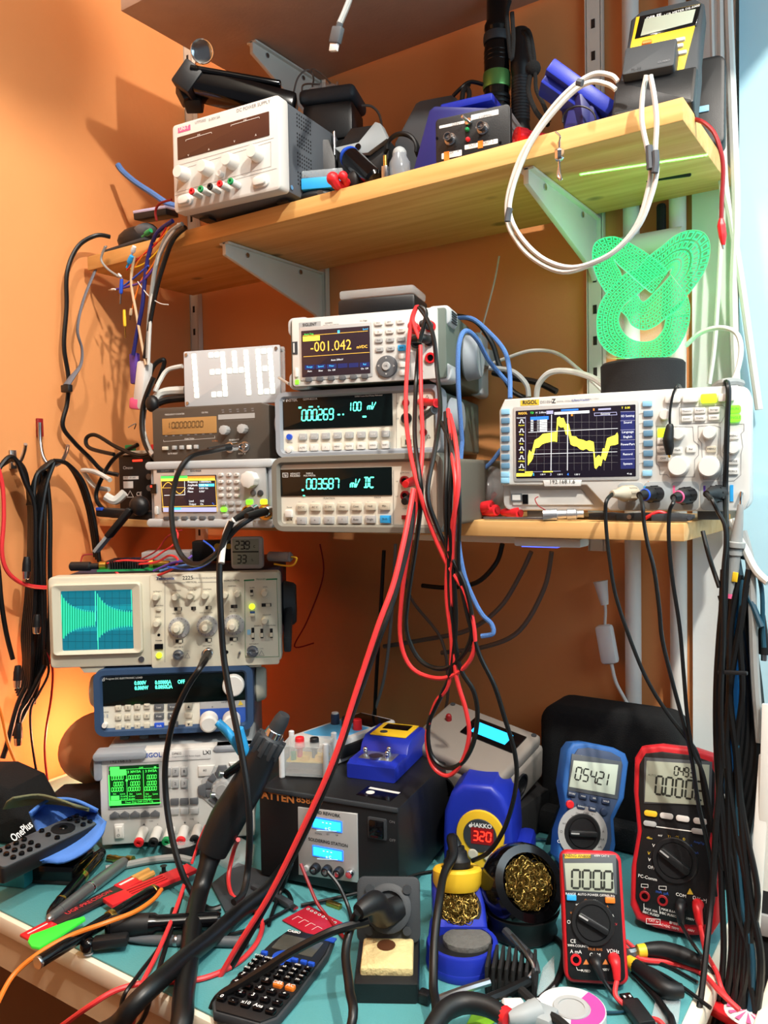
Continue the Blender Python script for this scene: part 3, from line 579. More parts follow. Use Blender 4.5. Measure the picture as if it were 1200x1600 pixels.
b=MB();b.cyl((.1265,.10,.045),(.150,.10,.045),.035,.032,28,.003);b.bar((.139,.10,.05),(.139,.26,.062),.018,.03,.004);b.build('carry_handle','bumper_grey',t)
t=thing('organizer_case','small black case with clear lid on top of the multimeter stack','case',(-.700,1.045,1.5487),16)
b=MB();b.box((0,0,.013),(.122,.075,.026),.005);b.build('base','black_plastic',t)
b=MB();b.box((0,0,.033),(.118,.071,.0135),.004);b.build('lid','clear_shell',t)
t=thing('function_generator','grey function generator with white knob and small colour screen, bottom left of the shelf','signal generator',(-.911,.876,1.2335),13)
W,H=.216,.102
b=MB();b.prism(rr(-W/2+.008,.006,W/2-.008,H-.006,.005),.004,.28,.003);b.build('case','case_grey',t)
for z0,z1 in((0,.013),(H-.013,H)):
 b=MB();b.prism(rr(-W/2-.006,z0,W/2+.004,z1,.006,5),-.004,.045,.003);b.build('bumper','bumper_pale',t)
for s in(-1,1):b=MB();b.box((s*(W/2-.004),.022,H/2),(.008,.04,H-.02),.003);b.build('side_bumper','bumper_grey',t)
pn=Panel(t,W,H);pn.view(230,520,5);c=pn.c
pn.plate('front_panel',.04,.07,.96,.93,'panel_silver',.004,.002);pn.y=-.002
(u0,v0),(u1,v1)=c(110,1118),c(548,1400);pn.plate('screen',u0,v0,u1,v1,'screen_brown',.001,.0014,.0003);Y=pn.y-.0019
def Q(x0,y0,x1,y1,m,yy=0):pn.rect(*c(x0,y0),*c(x1,y1),m,y=Y-yy)
Q(112,1122,320,1140,'glow_green');Q(320,1122,535,1140,'glow_orange');Q(112,1140,535,1152,'glow_yellow');Q(130,1365,548,1398,'glow_lavender');Q(200,1365,270,1382,'glow_sky',.0003)
pn.line([c(113,1150),c(132,1392)],.0008,'glow_amber',y=Y);pn.line([c(125,1360),c(545,1350)],.0008,'glow_amber',y=Y);pn.line([c(538,1150),c(552,1395)],.0008,'glow_amber',y=Y)
pts=[(125+i*2.9+(i*.18),1212-43*math.sin(2*math.pi*i/58))for i in range(59)];pn.line(pn.cs(*pts),.0009,'glow_amber',y=Y);pn.line(pn.cs((125,1212),(300,1208)),.0005,'glow_amber',y=Y)
pn.line(pn.cs((297,1160),(300,1265),(140,1270)),.0007,'glow_white',y=Y)
for i,(l,q)in enumerate((('Frequency','1.000000kHz'),('Amplitude','5.000 Vpp'),('Offset','0.000 Vdc'),('Phase','0.000\u00b0'))):
 u,v=c(322,1167+25*i);pn.text(l,u,v,.003,'glow_white','l',y=Y,bold=.01)
 if i==1:Q(408,1180,530,1200,'glow_sky')
 u,v=c(412,1166+25*i);pn.text(q,u,v,.0028,'glow_white','l',y=Y-.0003)
for l,q,y in(('Load','HiZ',1316),('Output','On',1340)):u,v=c(332,y);pn.text(l,u,v,.003,'glow_white','l',y=Y);u,v=c(420,y);pn.text(q,u,v,.003,'glow_white','l',y=Y)
u,v=c(520,1338);pn.text('\u223f',u,v,.004,'glow_blue',y=Y)
pn.rect(*c(75,1070),*c(212,1090),'charcoal');u,v=c(143,1081);pn.text('SIGLENT',u,v,.003,'ink_grey',bold=.02,y=pn.y-.0009);u,v=c(380,1080);pn.text('SDG1032X',u,v,.003,'ink',bold=.03);u,v=c(255,1075);pn.text('Function / Arbitrary',u,v,.0015,'ink_grey')
pn.btns('softkey',[c(155+70*i,1450-1*i)for i in range(6)],.0105,.0058,'button_dark',.003,rad=.002)
pn.btns('key',[c(x,y)for y,xo in((1108,0),(1163,2),(1217,4),(1270,6))for x in(578+xo*.5,642+xo*.5,702+xo*.5)],.0078,.0048,'button_white',.003,legend=list('789456123')+['.','0','-'],ls=.6,rad=.002)
pn.btns('key',[c(x,y)for x,y in((600,1334),(660,1333),(718,1332),(662,1382),(722,1380),(612,1428))],.0086,.0054,'button_grey',.003,rad=.002);pn.btns('lit_key',[c(602,1380)],.0098,.0064,'glow_led_green',.003,rad=.002)
pn.btns('output_key',[c(803,1322)],.0108,.0078,'glow_led_green',.003,legend=['CH1'],rad=.002);pn.btns('output_key',[c(914,1320)],.0108,.0078,'glow_led_lime',.003,legend=['CH2'],rad=.002)
pn.knob('white_knob',*c(822,1148),.0125,.015,'button_white',ribs=8);pn.knob('arrow_button',*c(830,1250),.0048,.002,'button_dark');pn.knob('arrow_button',*c(886,1252),.0048,.002,'charcoal')
pn.bnc(*c(812,1392),.0082,.014,'gold');pn.bnc(*c(928,1400),.0088,.014,'gold')
pn.box('usb_socket',*c(30,1182),*c(74,1255),'black_gloss',.002);pn.box('usb_light',*c(32,1192),*c(44,1208),'glow_led_red',.0026);pn.btns('power_button',[c(76,1388)],.0058,.013,'panel_white',.003,rad=.0025)
pn.y=0;pn.done()
t=thing('frequency_counter','old dark brown frequency counter with amber display, between clock and function generator','frequency counter',(-1.017,.986,1.3385),13.5)
W,H=.222,.088
b=MB();b.box((0,.125,H/2),(W,.25,H),.003);b.build('case','case_dark',t)
b=MB();b.prism([(-W/2-.004,-.0015),(W/2+.004,-.0015),(W/2+.004,H+.001),(W/2-.012,H+.006),(-W/2+.006,H+.006),(-W/2-.004,H+.001)],-.006,.02,.003);b.build('front_bezel','case_dark',t)
for s in(-.07,.07):b=MB();b.box((s,.08,-.002),(.02,.12,.006),.001);b.build('foot','black_rubber',t)
pn=Panel(t,W,H,y=-.006);c=pn.view(230,520,5).c
pn.plate('display',*c(118,672),*c(545,782),'lcd_amber',.001,.001,.0003);u,v=c(165,724);pn.seg('10.0000000',u,v,.0100,'lcd_ink_amber',y=-.0078,wf=.56,th=.13,gap=.45)
pn.rect(*c(555,640),*c(842,665),'button_grey')
pn.btns('key',[c(146,903)],.0108,.0062,'button_warm',.004);pn.btns('key',[c(218,898),c(274,896),c(387,891)],.0074,.0068,'button_grey',.004);pn.btns('key',[c(332,894)],.0078,.0072,'button_white',.004)
pn.knob('knob',*c(622,762),.0078,.013,'button_grey',ribs=9);pn.knob('knob',*c(762,752),.0078,.013,'button_grey',ribs=9)
pn.bnc(*c(650,895),.0068,.011,'steel');pn.bnc(*c(765,892),.0068,.011,'steel')
pn.line(pn.cs((128,838),(130,850),(530,822),(528,805)),.0004,'ink_white');pn.line(pn.cs((600,690),(835,678)),.0003,'ink_grey')
for x,y,l in((215,638,'FREQUENCY COUNTER'),(450,624,'120 MHz'),(330,830,'FUNCTION'),(680,838,'SENSITIVITY'),(530,846,'10 MHz'),(740,945,'INPUT B'),(200,945,'GATE RESET')):
 u,v=c(x,y);pn.text(l,u,v,.0026,'ink_white' if l!='10 MHz' else 'ink_orange')
for i in range(7):u,v=c(148+58*i,806-3*i);pn.rect(u-.01,v-.012,u+.012,v+.012,'ink_grey')
for i in range(5):u,v=c(590+58*i,612-3*i);pn.rect(u-.01,v-.03,u+.012,v-.01,'ink_grey');pn.rect(u-.006,v+.01,u+.014,v+.03,'ink_grey')
pn.done()
t=thing('matrix_clock','white LED matrix clock showing 1348, standing on the brown frequency counter','clock',(-1.008,1.028,1.4365),16)
W,H=.186,.097
b=MB();b.prism(rr(-W/2,0,W/2,H,.003),0,.004,.0008);b.build('front_sheet','matrix_white',t)
b=MB();b.prism(rr(-W/2,0,W/2,H,.003),.018,.022,.0008);b.build('back_sheet','clear_shell',t)
for x in(-W/2+.006,W/2-.006):
 for z in(.006,H-.006):b=MB();b.cyl((x,-.002,z),(x,.024,z),.003,seg=10);b.build('corner_post','steel',t)
pn=Panel(t,W,H);dots={1:['0001','0001','0001','0001','0001','0001','0001','0001'],3:['1111','0001','0001','1111','0001','0001','0001','1111']}
rows=['1..XXX.X.X.XXX','1....X.X.X.X.X','1....X.X.X.X.X','1..XXXXXXX.XXX','1....X...X.X.X','1....X...X.X.X','1....X...X.X.X','1..XXX...X.XXX']
pn.view(230,520,5);cell=None
TL_,TR_,BL_=Vector(pn.c(365,185)),Vector(pn.c(958,140)),Vector(pn.c(388,490));n=14
for j,r_ in enumerate(rows):
 for i,ch in enumerate(r_):
  if ch=='.':continue
  uv=TL_+(TR_-TL_)*(i/13)+(BL_-TL_)*(j/7);x,z=pn.p(*uv)
  if cell is None:
   b=MB();b.prism(rr(-.0045,-.0047,.0045,.0047,.0018),-.0012,.0,.0003);cell=b.build('led_cell','glow_led_white',t);cell.location=(x,0,z)
  else:again(cell,t,(x-cell.location.x,0,z-cell.location.z))
mat('glow_traceglow','#0fc795',es=.6,var=0);mat('glow_crtband','#12aebc',es=.55,var=.05)
t=thing('analog_oscilloscope','beige cathode ray oscilloscope showing two decaying green bursts, on top of the left tower','oscilloscope',(-.987,.853,1.0195),38.5)
W,H=.354,.141
b=MB();b.box((0,.19,H/2),(W-.012,.35,H-.008),.006);b.build('case','button_navy',t)
b=MB();b.prism(rr(-W/2,0,W/2,H,.007),-.004,.03,.003);b.build('front_frame','case_beige',t)
for s in(-.115,.13):b=MB();b.prism([(s-.02,.001),(s+.02,.001),(s+.013,-.0095),(s-.013,-.0095)],.0,.03,.001);b.build('foot','case_beige',t)
b=MB();b.cyl((W/2-.004,.13,H*.5),(W/2+.02,.13,H*.5),.04,.036,26,.004);b.bar((W/2+.008,.13,H*.5),(W/2+.008,.02,.02),.012,.03,.003);b.build('handle_pivot','charcoal',t)
pn=Panel(t,W,H,y=-.004);c=pn.view(0,620,4).c
a0,a1=pn.p(*c(322,1170)),pn.p(*c(900,1596));s0,s1=pn.p(*c(383,1213)),pn.p(*c(840,1572))
o=rr(a0[0],a1[1],a1[0],a0[1],.006,4);i=rr(s0[0],s1[1],s1[0],s0[1],.002,4);n=len(o)
rings=[[(x,-.003,z)for x,z in o],[(x,-.0105,z)for x,z in o],[(x*.82+i[k][0]*.18,-.0125,z*.82+i[k][1]*.18)for k,(x,z)in enumerate(o)],[(x,-.0085,z)for x,z in i],[(x,-.003,z)for x,z in i]]
b=MB();fs=[]
for k in range(4):
 for j in range(n):fs.append((k*n+j,k*n+(j+1)%n,(k+1)*n+(j+1)%n,(k+1)*n+j))
b.put([v for r_ in rings for v in r_],fs);b.build('tube_bezel','case_beige',t)
b=MB();b.box(((s0[0]+s1[0])/2,-.0035,(s0[1]+s1[1])/2),(s1[0]-s0[0]+.002,.004,s0[1]-s1[1]+.002));scr=b.build('tube_screen','glow_crt',t)
Y=-.0058
def Q(x0,y0,x1,y1,m,yy=0):pn.rect(*c(x0,y0),*c(x1,y1),m,y=Y-yy)
Q(385,1308,840,1330,'glow_crtband');Q(385,1440,840,1455,'glow_crtband')
for k in range(1,10):pn.line(pn.cs((383+45.7*k,1215),(383+45.7*k,1572)),.0004,'cable_petrol',y=Y-.0001)
for k in range(1,8):pn.line(pn.cs((383,1213+45*k),(840,1213+45*k)),.0004,'cable_petrol',y=Y-.0001)
for x0,x1,top,bot in((388,596,1235,1528),(612,826,1230,1520)):
 N_=15;pp,qq=[],[]
 for k in range(N_):
  x=x0+(x1-x0)*k/(N_-1);e=math.exp(-k/4.2);yt=1342-(1342-top)*e;yb=1432+(bot-1432)*e
  pp.append((x,yt+(0 if k==0 else 8)));qq.append((x,yb-8))
  pn.line(pn.cs((x,yt),(x,yb)),.0008,'glow_trace',y=Y-.0006)
 for k in range(N_-1):pn.poly(pn.cs(pp[k],pp[k+1],qq[k+1],qq[k])[::-1],'glow_traceglow',y=Y-.0003)
pn.line(pn.cs((598,1215),(600,1400)),.001,'glow_trace',y=Y-.0006);pn.line(pn.cs((612,1390),(616,1575)),.001,'glow_trace',y=Y-.0006);pn.line(pn.cs((822,1208),(826,1330)),.0008,'glow_trace',y=Y-.0006);pn.line(pn.cs((838,1330),(840,1425)),.0008,'glow_trace',y=Y-.0006)
pn.done(parent=scr);pn.view(230,890,5.217);c=pn.c
pn.plate('control_panel',*c(18,42),*c(1078,770),'panel_tek',.004,.0012);pn.y=-.0052
u,v=c(148,74);pn.text('Tektronix',u,v,.0048,'ink_blue',bold=.02);u,v=c(330,70);pn.text('2225',u,v,.0058,'ink',bold=.01);u,v=c(475,70);pn.text('50 MHz OSCILLOSCOPE',u,v,.0027,'ink_grey')
for x,y,l in((360,103,'VERTICAL'),(690,90,'HORIZONTAL'),(925,80,'TRIGGER'),(85,180,'INTENSITY'),(240,172,'POSITION'),(365,168,'TRACE SEP'),(490,162,'POSITION'),(690,135,'POSITION'),(240,360,'VOLTS/DIV'),(480,352,'CH2 VOLTS/DIV'),(700,342,'SEC/DIV'),(88,388,'FOCUS'),(95,295,'BEAM FIND'),(855,148,'SLOPE'),(962,142,'LEVEL'),(900,460,'SOURCE'),(1010,455,'COUPLING'),(975,370,'HOLDOFF'),(870,608,'EXT INPUT'),(255,632,'CH 1 OR X'),(490,622,'CH 2 OR Y'),(95,580,'POWER'),(690,612,'AC')):
 u,v=c(x,y);pn.text(l,u,v,.0020 if l not in('VERTICAL','HORIZONTAL','TRIGGER')else .0027,'ink' if l!='TRIGGER' else 'ink_green')
for P_,m in(([(145,110),(145,755)],'ink_grey'),([(145,110),(310,106)],'ink_grey'),([(415,104),(565,100)],'ink_grey'),([(795,90),(800,715),(1075,708),(1055,80)],'ink_green')):pn.line(pn.cs(*P_),.0006,m)
pn.line(pn.cs((795,88),(868,84)),.0022,'ink_green');pn.line(pn.cs((975,80),(1055,76)),.0022,'ink_green')
for x,y,r_ in((78,218,.0062),(235,218,.0062),(357,210,.0060),(475,208,.0060),(637,202,.0058),(738,195,.0056),(85,432,.0062),(958,188,.0058),(960,412,.0058)):pn.knob('knob',*c(x,y),r_,.013,'case_beige',r2=r_*.8)
for x,y,hl in((262,470,0),(490,458,0),(708,448,1)):
 pn.knob('range_dial',*c(x,y),.0166,.004,'panel_silver',r2=.0162);o=pn.knob('dial_knob',*c(x-4,y-2),.0098,.018,'case_beige',ribs=14)
 x_,z_=pn.p(*c(x-4,y-2));b=MB();b.cyl((x_,pn.y-.017,z_),(x_,pn.y-.026,z_),.0054,.005,20,.001);b.build('center_knob','case_beige' if not hl else 'button_warm',t)
 for k in range(12):
  a=math.pi*(.1+.15*k);pn.line([pn.c(x+72*math.cos(a),y-72*math.sin(a)),pn.c(x+80*math.cos(a),y-80*math.sin(a))],.0006,'ink',y=pn.y-.0045)
for x,y,wd,on in((252,320,.0118,.3),(378,315,.0075,-.2),(500,310,.0090,.5),(708,300,.0100,-.3),(262,582,.0115,.3),(500,573,.0100,.2),(705,565,.0125,.2),(972,288,.0150,.2)):
 u,v=c(x,y);du=wd/2/W;dv=.0026/H;pn.box('slide_switch',u-du,v-dv,u+du,v+dv,'black_plastic',.0006);pn.box('switch_cap',u-du*.1,v-dv*.8,u+du*.8,v+dv*.8,'case_beige' if on>0 else 'case_dark',.003)
for x,y,hh in((852,190,.010),(862,520,.018),(935,520,.015),(1012,518,.015)):
 u,v=c(x,y);du=.0022/W;dv=hh/2/H;pn.box('slide_switch',u-du,v-dv,u+du,v+dv,'black_plastic',.0006);pn.box('switch_cap',u-du*.9,v-dv*.1,u+du*.9,v+dv*.7,'case_beige',.003)
pn.btns('push_button',[c(95,325),c(860,372)],.0072,.0042,'case_beige',.004);pn.rect(*c(838,340),*c(878,355),'ink_blue');pn.rect(*c(815,490),*c(845,530),'button_sky')
u,v=c(97,625);pn.box('power_switch',u-.018,v-.028,u+.018,v+.028,'black_gloss',.003)
for x,y in((855,300),(98,697)):x_,z_=pn.p(*c(x,y));b=MB();b.lathe([(.0045,0),(.0045,.003),(.003,.005),(0,.0055)],18,(x_,pn.y,z_),(0,-1,0));b.build('indicator_light','glow_led_lime',t)
pn.bnc(*c(255,695),.0062,.012,'steel');pn.bnc(*c(487,690),.0062,.012,'steel');pn.bnc(*c(860,665),.0068,.012,'steel')
pn.knob('ground_post',*c(757,672),.002,.008,'steel');x_,z_=pn.p(*c(648,672));b=MB();b.cyl((x_,pn.y,z_),(x_,pn.y-.0008,z_),.0028,seg=14);b.build('probe_adjust','black_gloss',t)
x_,z_=pn.p(*c(95,532));b=MB();b.cyl((x_,pn.y,z_),(x_,pn.y-.0008,z_),.0022,seg=14);b.build('trim_hole','black_gloss',t)
for x,y in((328,700),(932,680)):pn.line(pn.cs((x-22,y+20),(x+22,y+20),(x,y-20)),.0005,'ink_grey',closed=True);u,v=c(x,y-35);pn.text('1 M\u03a9',u,v,.0018,'ink_grey')
pn.done();x_,z_=pn.p(*pn.q(221,1030));b=MB();b.cyl((x_,-.003,z_),(x_,-.006,z_),.0045,seg=16);b.build('frame_screw','steel',t)
t=thing('electronic_load','blue bumpered electronic load with green two line display, middle of the left tower','electronic load',(-.979,.858,.9105),40)
W,H=.243,.106;bumper_case(t,W,H,.30,'button_navy','bumper_blue',.013,.04)
pn=Panel(t,W,H);c=pn.view(140,1030,4.444).c
pn.box('front_panel',.04,.1,.955,.92,'panel_ivory',.0,sink=.006);pn.y=-.0002
pn.plate('display_window',*c(55,112),*c(1085,282),'vfd_window',.001,.001,.0003);Yd=-.0017
for l,x,y in(('0.000V',312,168),('0.00000A',455,164),('OFF',612,159),('0.000W',314,203),('0.0050\u03a9A',456,196)):u,v=c(x,y);pn.text(l,u,v,.0060,'glow_vfd','l',y=Yd,bold=.02,xs=.74)
pn.line(pn.cs((70,120),(104,118),(104,148),(70,150)),.0007,'ink_white',y=Yd,closed=True);u,v=c(87,134);pn.text('hp',u,v,.0042,'ink_white',y=Yd);u,v=c(112,122);pn.text('6060B',u,v,.0024,'ink_grey','l',y=Yd);u,v=c(112,137);pn.text('Program DC ELECTRONIC LOAD',u,v,.0027,'ink_white','l',y=Yd)
pn.plate('terminal_panel',*c(765,282),*c(1085,476),'panel_silver',.001,.0006,.0002);pn.rect(*c(767,345),*c(1085,440),'ink_blue',y=-.0014)
pn.btns('key',[c(202+66*i,336+67*j-4*i)for j in range(3)for i in range(4)],.0090,.0078,'button_warm',.0035,legend=['1','2','3','Recl','4','5','6','0','7','8','9','.'],ls=.4)
pn.btns('key',[c(483,332),c(577,328),c(484,393),c(578,390),c(583,452)],.0148,.0090,'button_dark',.0035,legend=['I-set','V-set','P-set','R-set','Enter'],lm='ink_white',ls=.3);pn.btns('shift_key',[c(485,460)],.0148,.0092,'blue',.0035,legend=['Shift'],lm='ink_white',ls=.34)
pn.btns('key',[c(690,325),c(690,387),c(692,449)],.0108,.0082,'button_warm',.0035)
for y,s in((325,-1),(449,1)):pn.poly([pn.c(681,y-8*s),pn.c(699,y-8*s),pn.c(690,y+9*s)]if s>0 else[pn.c(681,y+8),pn.c(699,y+8),pn.c(690,y-9)],'ink',y=-.0042)
u,v=c(110,368);pn.text('POWER',u,v,.002);pn.rect(*c(92,382),*c(104,405),'button_grey');pn.rect(*c(118,382),*c(130,405),'button_grey');pn.knob('power_button',*c(110,452),.0042,.009,'button_white')
pn.y=-.001;o=pn.knob('white_knob',*c(1000,176),.0172,.012,'button_white',r2=.0165);x,z=pn.p(*c(980,215));b=MB();b.cyl((x,-.0118,z),(x,-.0137,z),.0052,.0048,16);b.build('finger_dimple','button_warm',t)
for x,y in((830,415),(985,412)):
 x_,z_=pn.p(*c(x,y));b=MB();b.cyl((x_,.0,z_),(x_+.002,-.026,z_-.002),.0142,.0136,20,.003);b.build('terminal_cap','button_white',t)
pn.y=-.0012;u,v=c(852,333);pn.text('+',u,v,.004);u,v=c(935,300);pn.text('INPUT',u,v,.0022);pn.poly(pn.cs((1030,320),(1068,317),(1046,285))[::1],'ink_yellow',y=-.0014);u,v=c(1048,308);pn.text('!',u,v,.003,y=-.0017)
pn.y=0;pn.done();tilt_handle(t,W,H,'case_beige',.06)
b=MB()
for k in range(3):b.box((-.08+.03*k,.02,-.004),(.014,.03,.009),.002)
b.build('foot','charcoal',t)
t=thing('bench_power_supply','white triple output power supply with green screen at the bottom of the left tower','power supply',(-.945,.830,.7515),40.3)
W,H=.228,.142
b=MB();b.box((0,.20,H/2+.004),(W-.006,.38,H-.004),.004);b.build('case','case_grey',t)
pn=Panel(t,W,H,z0=.008);c=pn.view(150,1150,4).c
pn.box('front_panel',.0,.0,1.0,1.0,'panel_white',.004,.003,sink=.02);pn.y=-.004
for s in(-.09,.09):b=MB();b.box((s,.03,.004),(.03,.03,.011),.002);b.build('foot','charcoal',t)
b=MB();b.prism(rr(-W/2-.008,H-.004,-W/2+.07,H+.0085,.006),-.012,.02,.003);b.prism(rr(-W/2-.008,H-.035,-W/2+.004,H+.006,.005),-.006,.02,.002);b.build('bumper','bumper_grey',t)
b=MB();b.prism(rr(W/2-.06,H-.002,W/2+.008,H+.008,.005),-.006,.02,.003);b.build('bumper','bumper_grey',t)
(u0,v0),(u1,v1)=c(80,190),c(400,430);pn.plate('screen_frame',u0-.012,v0-.02,u1+.02,v1+.02,'panel_silver',.002,.001);pn.plate('screen',u0,v0,u1,v1,'screen_green',.001,.0014,.0003);Y=pn.y-.0019
def Q(x0,y0,x1,y1,m,yy=0):pn.rect(*c(x0,y0),*c(x1,y1),m,y=Y-yy)
Q(88,192,148,210,'glow_green');Q(90,212,190,242,'glow_green');Q(92,402,160,424,'glow_green');Q(95,372,148,396,'glow_green')
pn.line(pn.cs((82,245),(88,430),(402,414)),.0016,'glow_green',y=Y);pn.line(pn.cs((192,215),(198,395)),.0006,'glow_green',y=Y);pn.line(pn.cs((296,212),(302,392)),.0006,'glow_green',y=Y);pn.line(pn.cs((84,210),(395,196)),.0005,'glow_green',y=Y);pn.line(pn.cs((90,402),(402,392)),.0005,'glow_green',y=Y);Q(186,268,200,280,'glow_green')
u,v=c(240,222);pn.text('2 30V/3A',u,v,.0036,'glow_green',y=Y,bold=.02);u,v=c(345,217);pn.text('3 5V/3A',u,v,.0036,'glow_green',y=Y,bold=.02);u,v=c(283,197);pn.text('OFF',u,v,.0025,'glow_green',y=Y);Q(364,188,378,200,'glow_green')
for j,(y,l)in enumerate(((260,'00.000'),(298,'0.000'),(333,'00.000'))):
 for k,x in enumerate((98,203,306)):
  s=l if not(k==2 and j==0)else '0.000';xx=x+(14 if len(s)<6 else 0);u,v=c(xx,y-3*k);pn.seg(s,u,v,.0062,'glow_green',y=Y,wf=.42,th=.13,gap=.38)
for x,l in((118,'Set'),(168,'Limit'),(220,'Set'),(270,'Limit'),(322,'Set'),(372,'Limit')):u,v=c(x,360);pn.text(l,u,v,.0026,'glow_green',y=Y)
for x,l in((175,'33.00V'),(225,'30.00V'),(328,'05.00V')):
 for dy in(376,392):u,v=c(x,dy);pn.text(l,u,v,.0024,'glow_green',y=Y)
u,v=c(270,409);pn.text('Timer Disp OVP OCP Trig',u,v,.0026,'glow_green',y=Y)
u,v=c(152,159);pn.text('192.168.1.5',u,v,.0048,'ink');pn.plate('name_strip',*c(275,100),*c(720,142),'label_white',.003,.0012);Y2=pn.y-.0016
u,v=c(352,121);pn.text('RIGOL',u,v,.0068,'ink_blue',y=Y2,bold=.03);u,v=c(505,110);pn.text('DP832',u,v,.0036,'ink',y=Y2);u,v=c(565,125);pn.text('Programmable DC Power Supply',u,v,.0022,'ink_grey',y=Y2);u,v=c(692,104);pn.text('LXI',u,v,.0060,'ink',y=Y2,bold=.02)
for i in range(5):
 x,z=pn.p(*c(118+63*i,492-2*i));b=MB();b.prism([(-.0068,-.004),(.0068,-.004),(.0068,.001),(0,.0055),(-.0068,.001)],-.004,.001,.001);o=b.build('softkey','button_dark',t);o.location=(x,pn.y,z)
pn.btns('key',[c(x,y-(x-450)*.03)for y in(220,296)for x in(448,498,552)],.0098,.0125,'button_grey',.0035,legend=['','7','8','1','2','3'],ls=.35)
pn.btns('dark_key',[c(492,408),c(553,406),c(614,404)],.0125,.0092,'button_dark',.0035);pn.btns('key',[c(492,468),c(555,466),c(616,464)],.0125,.0092,'button_grey',.0035)
x,z=pn.p(*c(690,215));b=MB();b.prism([(-.012,-.008),(.006,-.008),(.013,.008),(-.012,.008)],-.003,.001,.0008);o=b.build('all_on_off_button','button_white',t);o.location=(x,pn.y,z);u,v=c(680,212);pn.text('All',u,v,.0035,y=pn.y-.0034)
x,z=pn.p(*c(878,190));b=MB();b.prism([(-.004,-.007),(.008,-.007),(.008,.007),(-.011,.007)],-.003,.001,.0008);o=b.build('output_button','button_white',t);o.location=(x,pn.y,z)
x,z=pn.p(*c(795,320));b=MB();b.prism([(.0345*math.cos(2*math.pi*k/8+.39),.0345*math.sin(2*math.pi*k/8+.39))for k in range(8)],-.002,.001,.001);o=b.build('dial_surround','button_grey',t);o.location=(x,pn.y,z)
for k in range(7):
 a=R(70+32*k);b=MB();b.prism([(.0175*math.cos(a-.22),.0175*math.sin(a-.22)),(.0275*math.cos(a-.22),.0275*math.sin(a-.22)),(.0275*math.cos(a+.22),.0275*math.sin(a+.22)),(.0175*math.cos(a+.22),.0175*math.sin(a+.22))],-.0045,0,.0006);o=b.build('dial_key','button_dark',t);o.location=(x,pn.y,z)
pn.y-=.002;pn.knob('dial',*c(790,325),.0150,.010,'button_grey',ribs=12);pn.knob('dial_face',*c(790,325),.0105,.0105,'panel_silver');pn.y+=.002
for x,y,a in((790,206,0),(664,335,90)):x_,z_=pn.p(*c(x,y));b=MB();b.prism([(-.011,-.006),(.011,-.006),(.006,.006),(-.006,.006)],-.005,.001,.001);o=b.build('channel_key','button_dark',t);o.location=(x_,pn.y,z_);o.rotation_euler=(0,R(-a),0)
pn.box('power_rocker_frame',*c(115,550),*c(178,636),'label_white',.003,.001);pn.box('power_rocker',*c(124,560),*c(170,628),'button_white',.006,.001);u,v=c(145,580);pn.text('I',u,v,.004,y=pn.y-.0064);u,v=c(145,612);pn.text('O',u,v,.004,y=pn.y-.0064)
for i,(bx,by,fx,fy,m)in enumerate(((300,595,275,637,'red'),(388,595,365,635,'black_plastic'),(470,590,448,630,'green'),(556,588,536,626,'red'),(640,580,625,622,'black_plastic'))):
 x,z=pn.p(*c(bx,by-8));dx=-.0022;dz=-.0055
 b=MB();b.cyl((x,pn.y,z),(x+dx,pn.y-.027,z+dz),.0074,.0074,20,.001);tm=b.build('binding_post','panel_white',t)
 b=MB();e=Vector((x+dx,pn.y-.027,z+dz));dv=Vector((dx,-.027,dz)).normalized();b.lathe([(.0072,0),(.0072,.004),(.0060,.005),(.0030,.005),(.0028,.001),(0,.001)],20,e,dv);b.build('post_cap',m,tm)
for x,y,l in((300,555,'+'),(385,550,'-'),(470,552,'+'),(555,544,'+'),(640,540,'-')):u,v=c(x,y);pn.text(l,u,v,.0046,bold=.02)
u,v=c(345,532);pn.text('CH1',u,v,.0022,'ink');u,v=c(598,520);pn.text('CH2',u,v,.0022,'ink')
pn.y=0;pn.done()
t=thing('thermometer','small white digital thermometer reading 23.9 on the beige oscilloscope','thermometer',at(386,889,z=1.1615),30)
W,H=.052,.052;b=MB();b.prism(rr(-W/2,0,W/2,H,.006),0,.012,.002);b.build('case','case_white',t)
pn=Panel(t,W,H);c=pn.view(60,820,2.609).c;pn.plate('lcd',*c(790,58),*c(900,162),'lcd',.001,.0006,.0002)
Y=-.0011;u,v=c(802,83);pn.seg('23.9',u,v,.0125,'lcd_ink',y=Y,wf=.5,th=.14,gap=.35);u,v=c(880,88);pn.text('c',u,v,.006,'lcd_ink',y=Y);u,v=c(810,140);pn.seg('33',u,v,.0125,'lcd_ink',y=Y,wf=.5,th=.14,gap=.35);u,v=c(872,145);pn.text('%',u,v,.004,'lcd_ink',y=Y);pn.rect(*c(792,108),*c(898,112),'lcd_ink',y=Y);pn.done()
t=thing('clip_lamp','round orange lit lamp shade glowing against the left wall beside the tower','lamp',(-1.225,.90,.752),0)
dv=Vector((-.85,.35,.16)).normalized();cpt=Vector((0,0,.075))
b=MB();b.lathe([(.030,-.052),(.032,-.05),(.040,-.03),(.058,-.012),(.068,.02),(.066,.02),(.056,-.01),(.037,-.029),(.0,-.032)],32,cpt,dv);b.build('shade','shade_tan',t)
b=MB();b.lathe([(.0,-.062),(.028,-.062),(.031,-.055),(.031,-.045),(.0,-.045)],28,cpt,dv);b.build('shade_back','black_plastic',t)
b=MB();b.ball(cpt+dv*.004,.018);b.build('bulb','glow_bulb',t)
b=MB();b.tube([cpt-dv*.05,cpt-dv*.055+Vector((.0,.0,-.04)),Vector((.0,0,.002))],.004);b.cyl((0,0,0),(0,0,.012),.035,seg=24,bev=.002);b.build('stand','black_plastic',t)
lamp('clip_lamp_light','POINT',Vector((-1.225,.90,.752))+cpt+dv*.06,1.7,(1,.38,.2),.012)
ZT=1.742
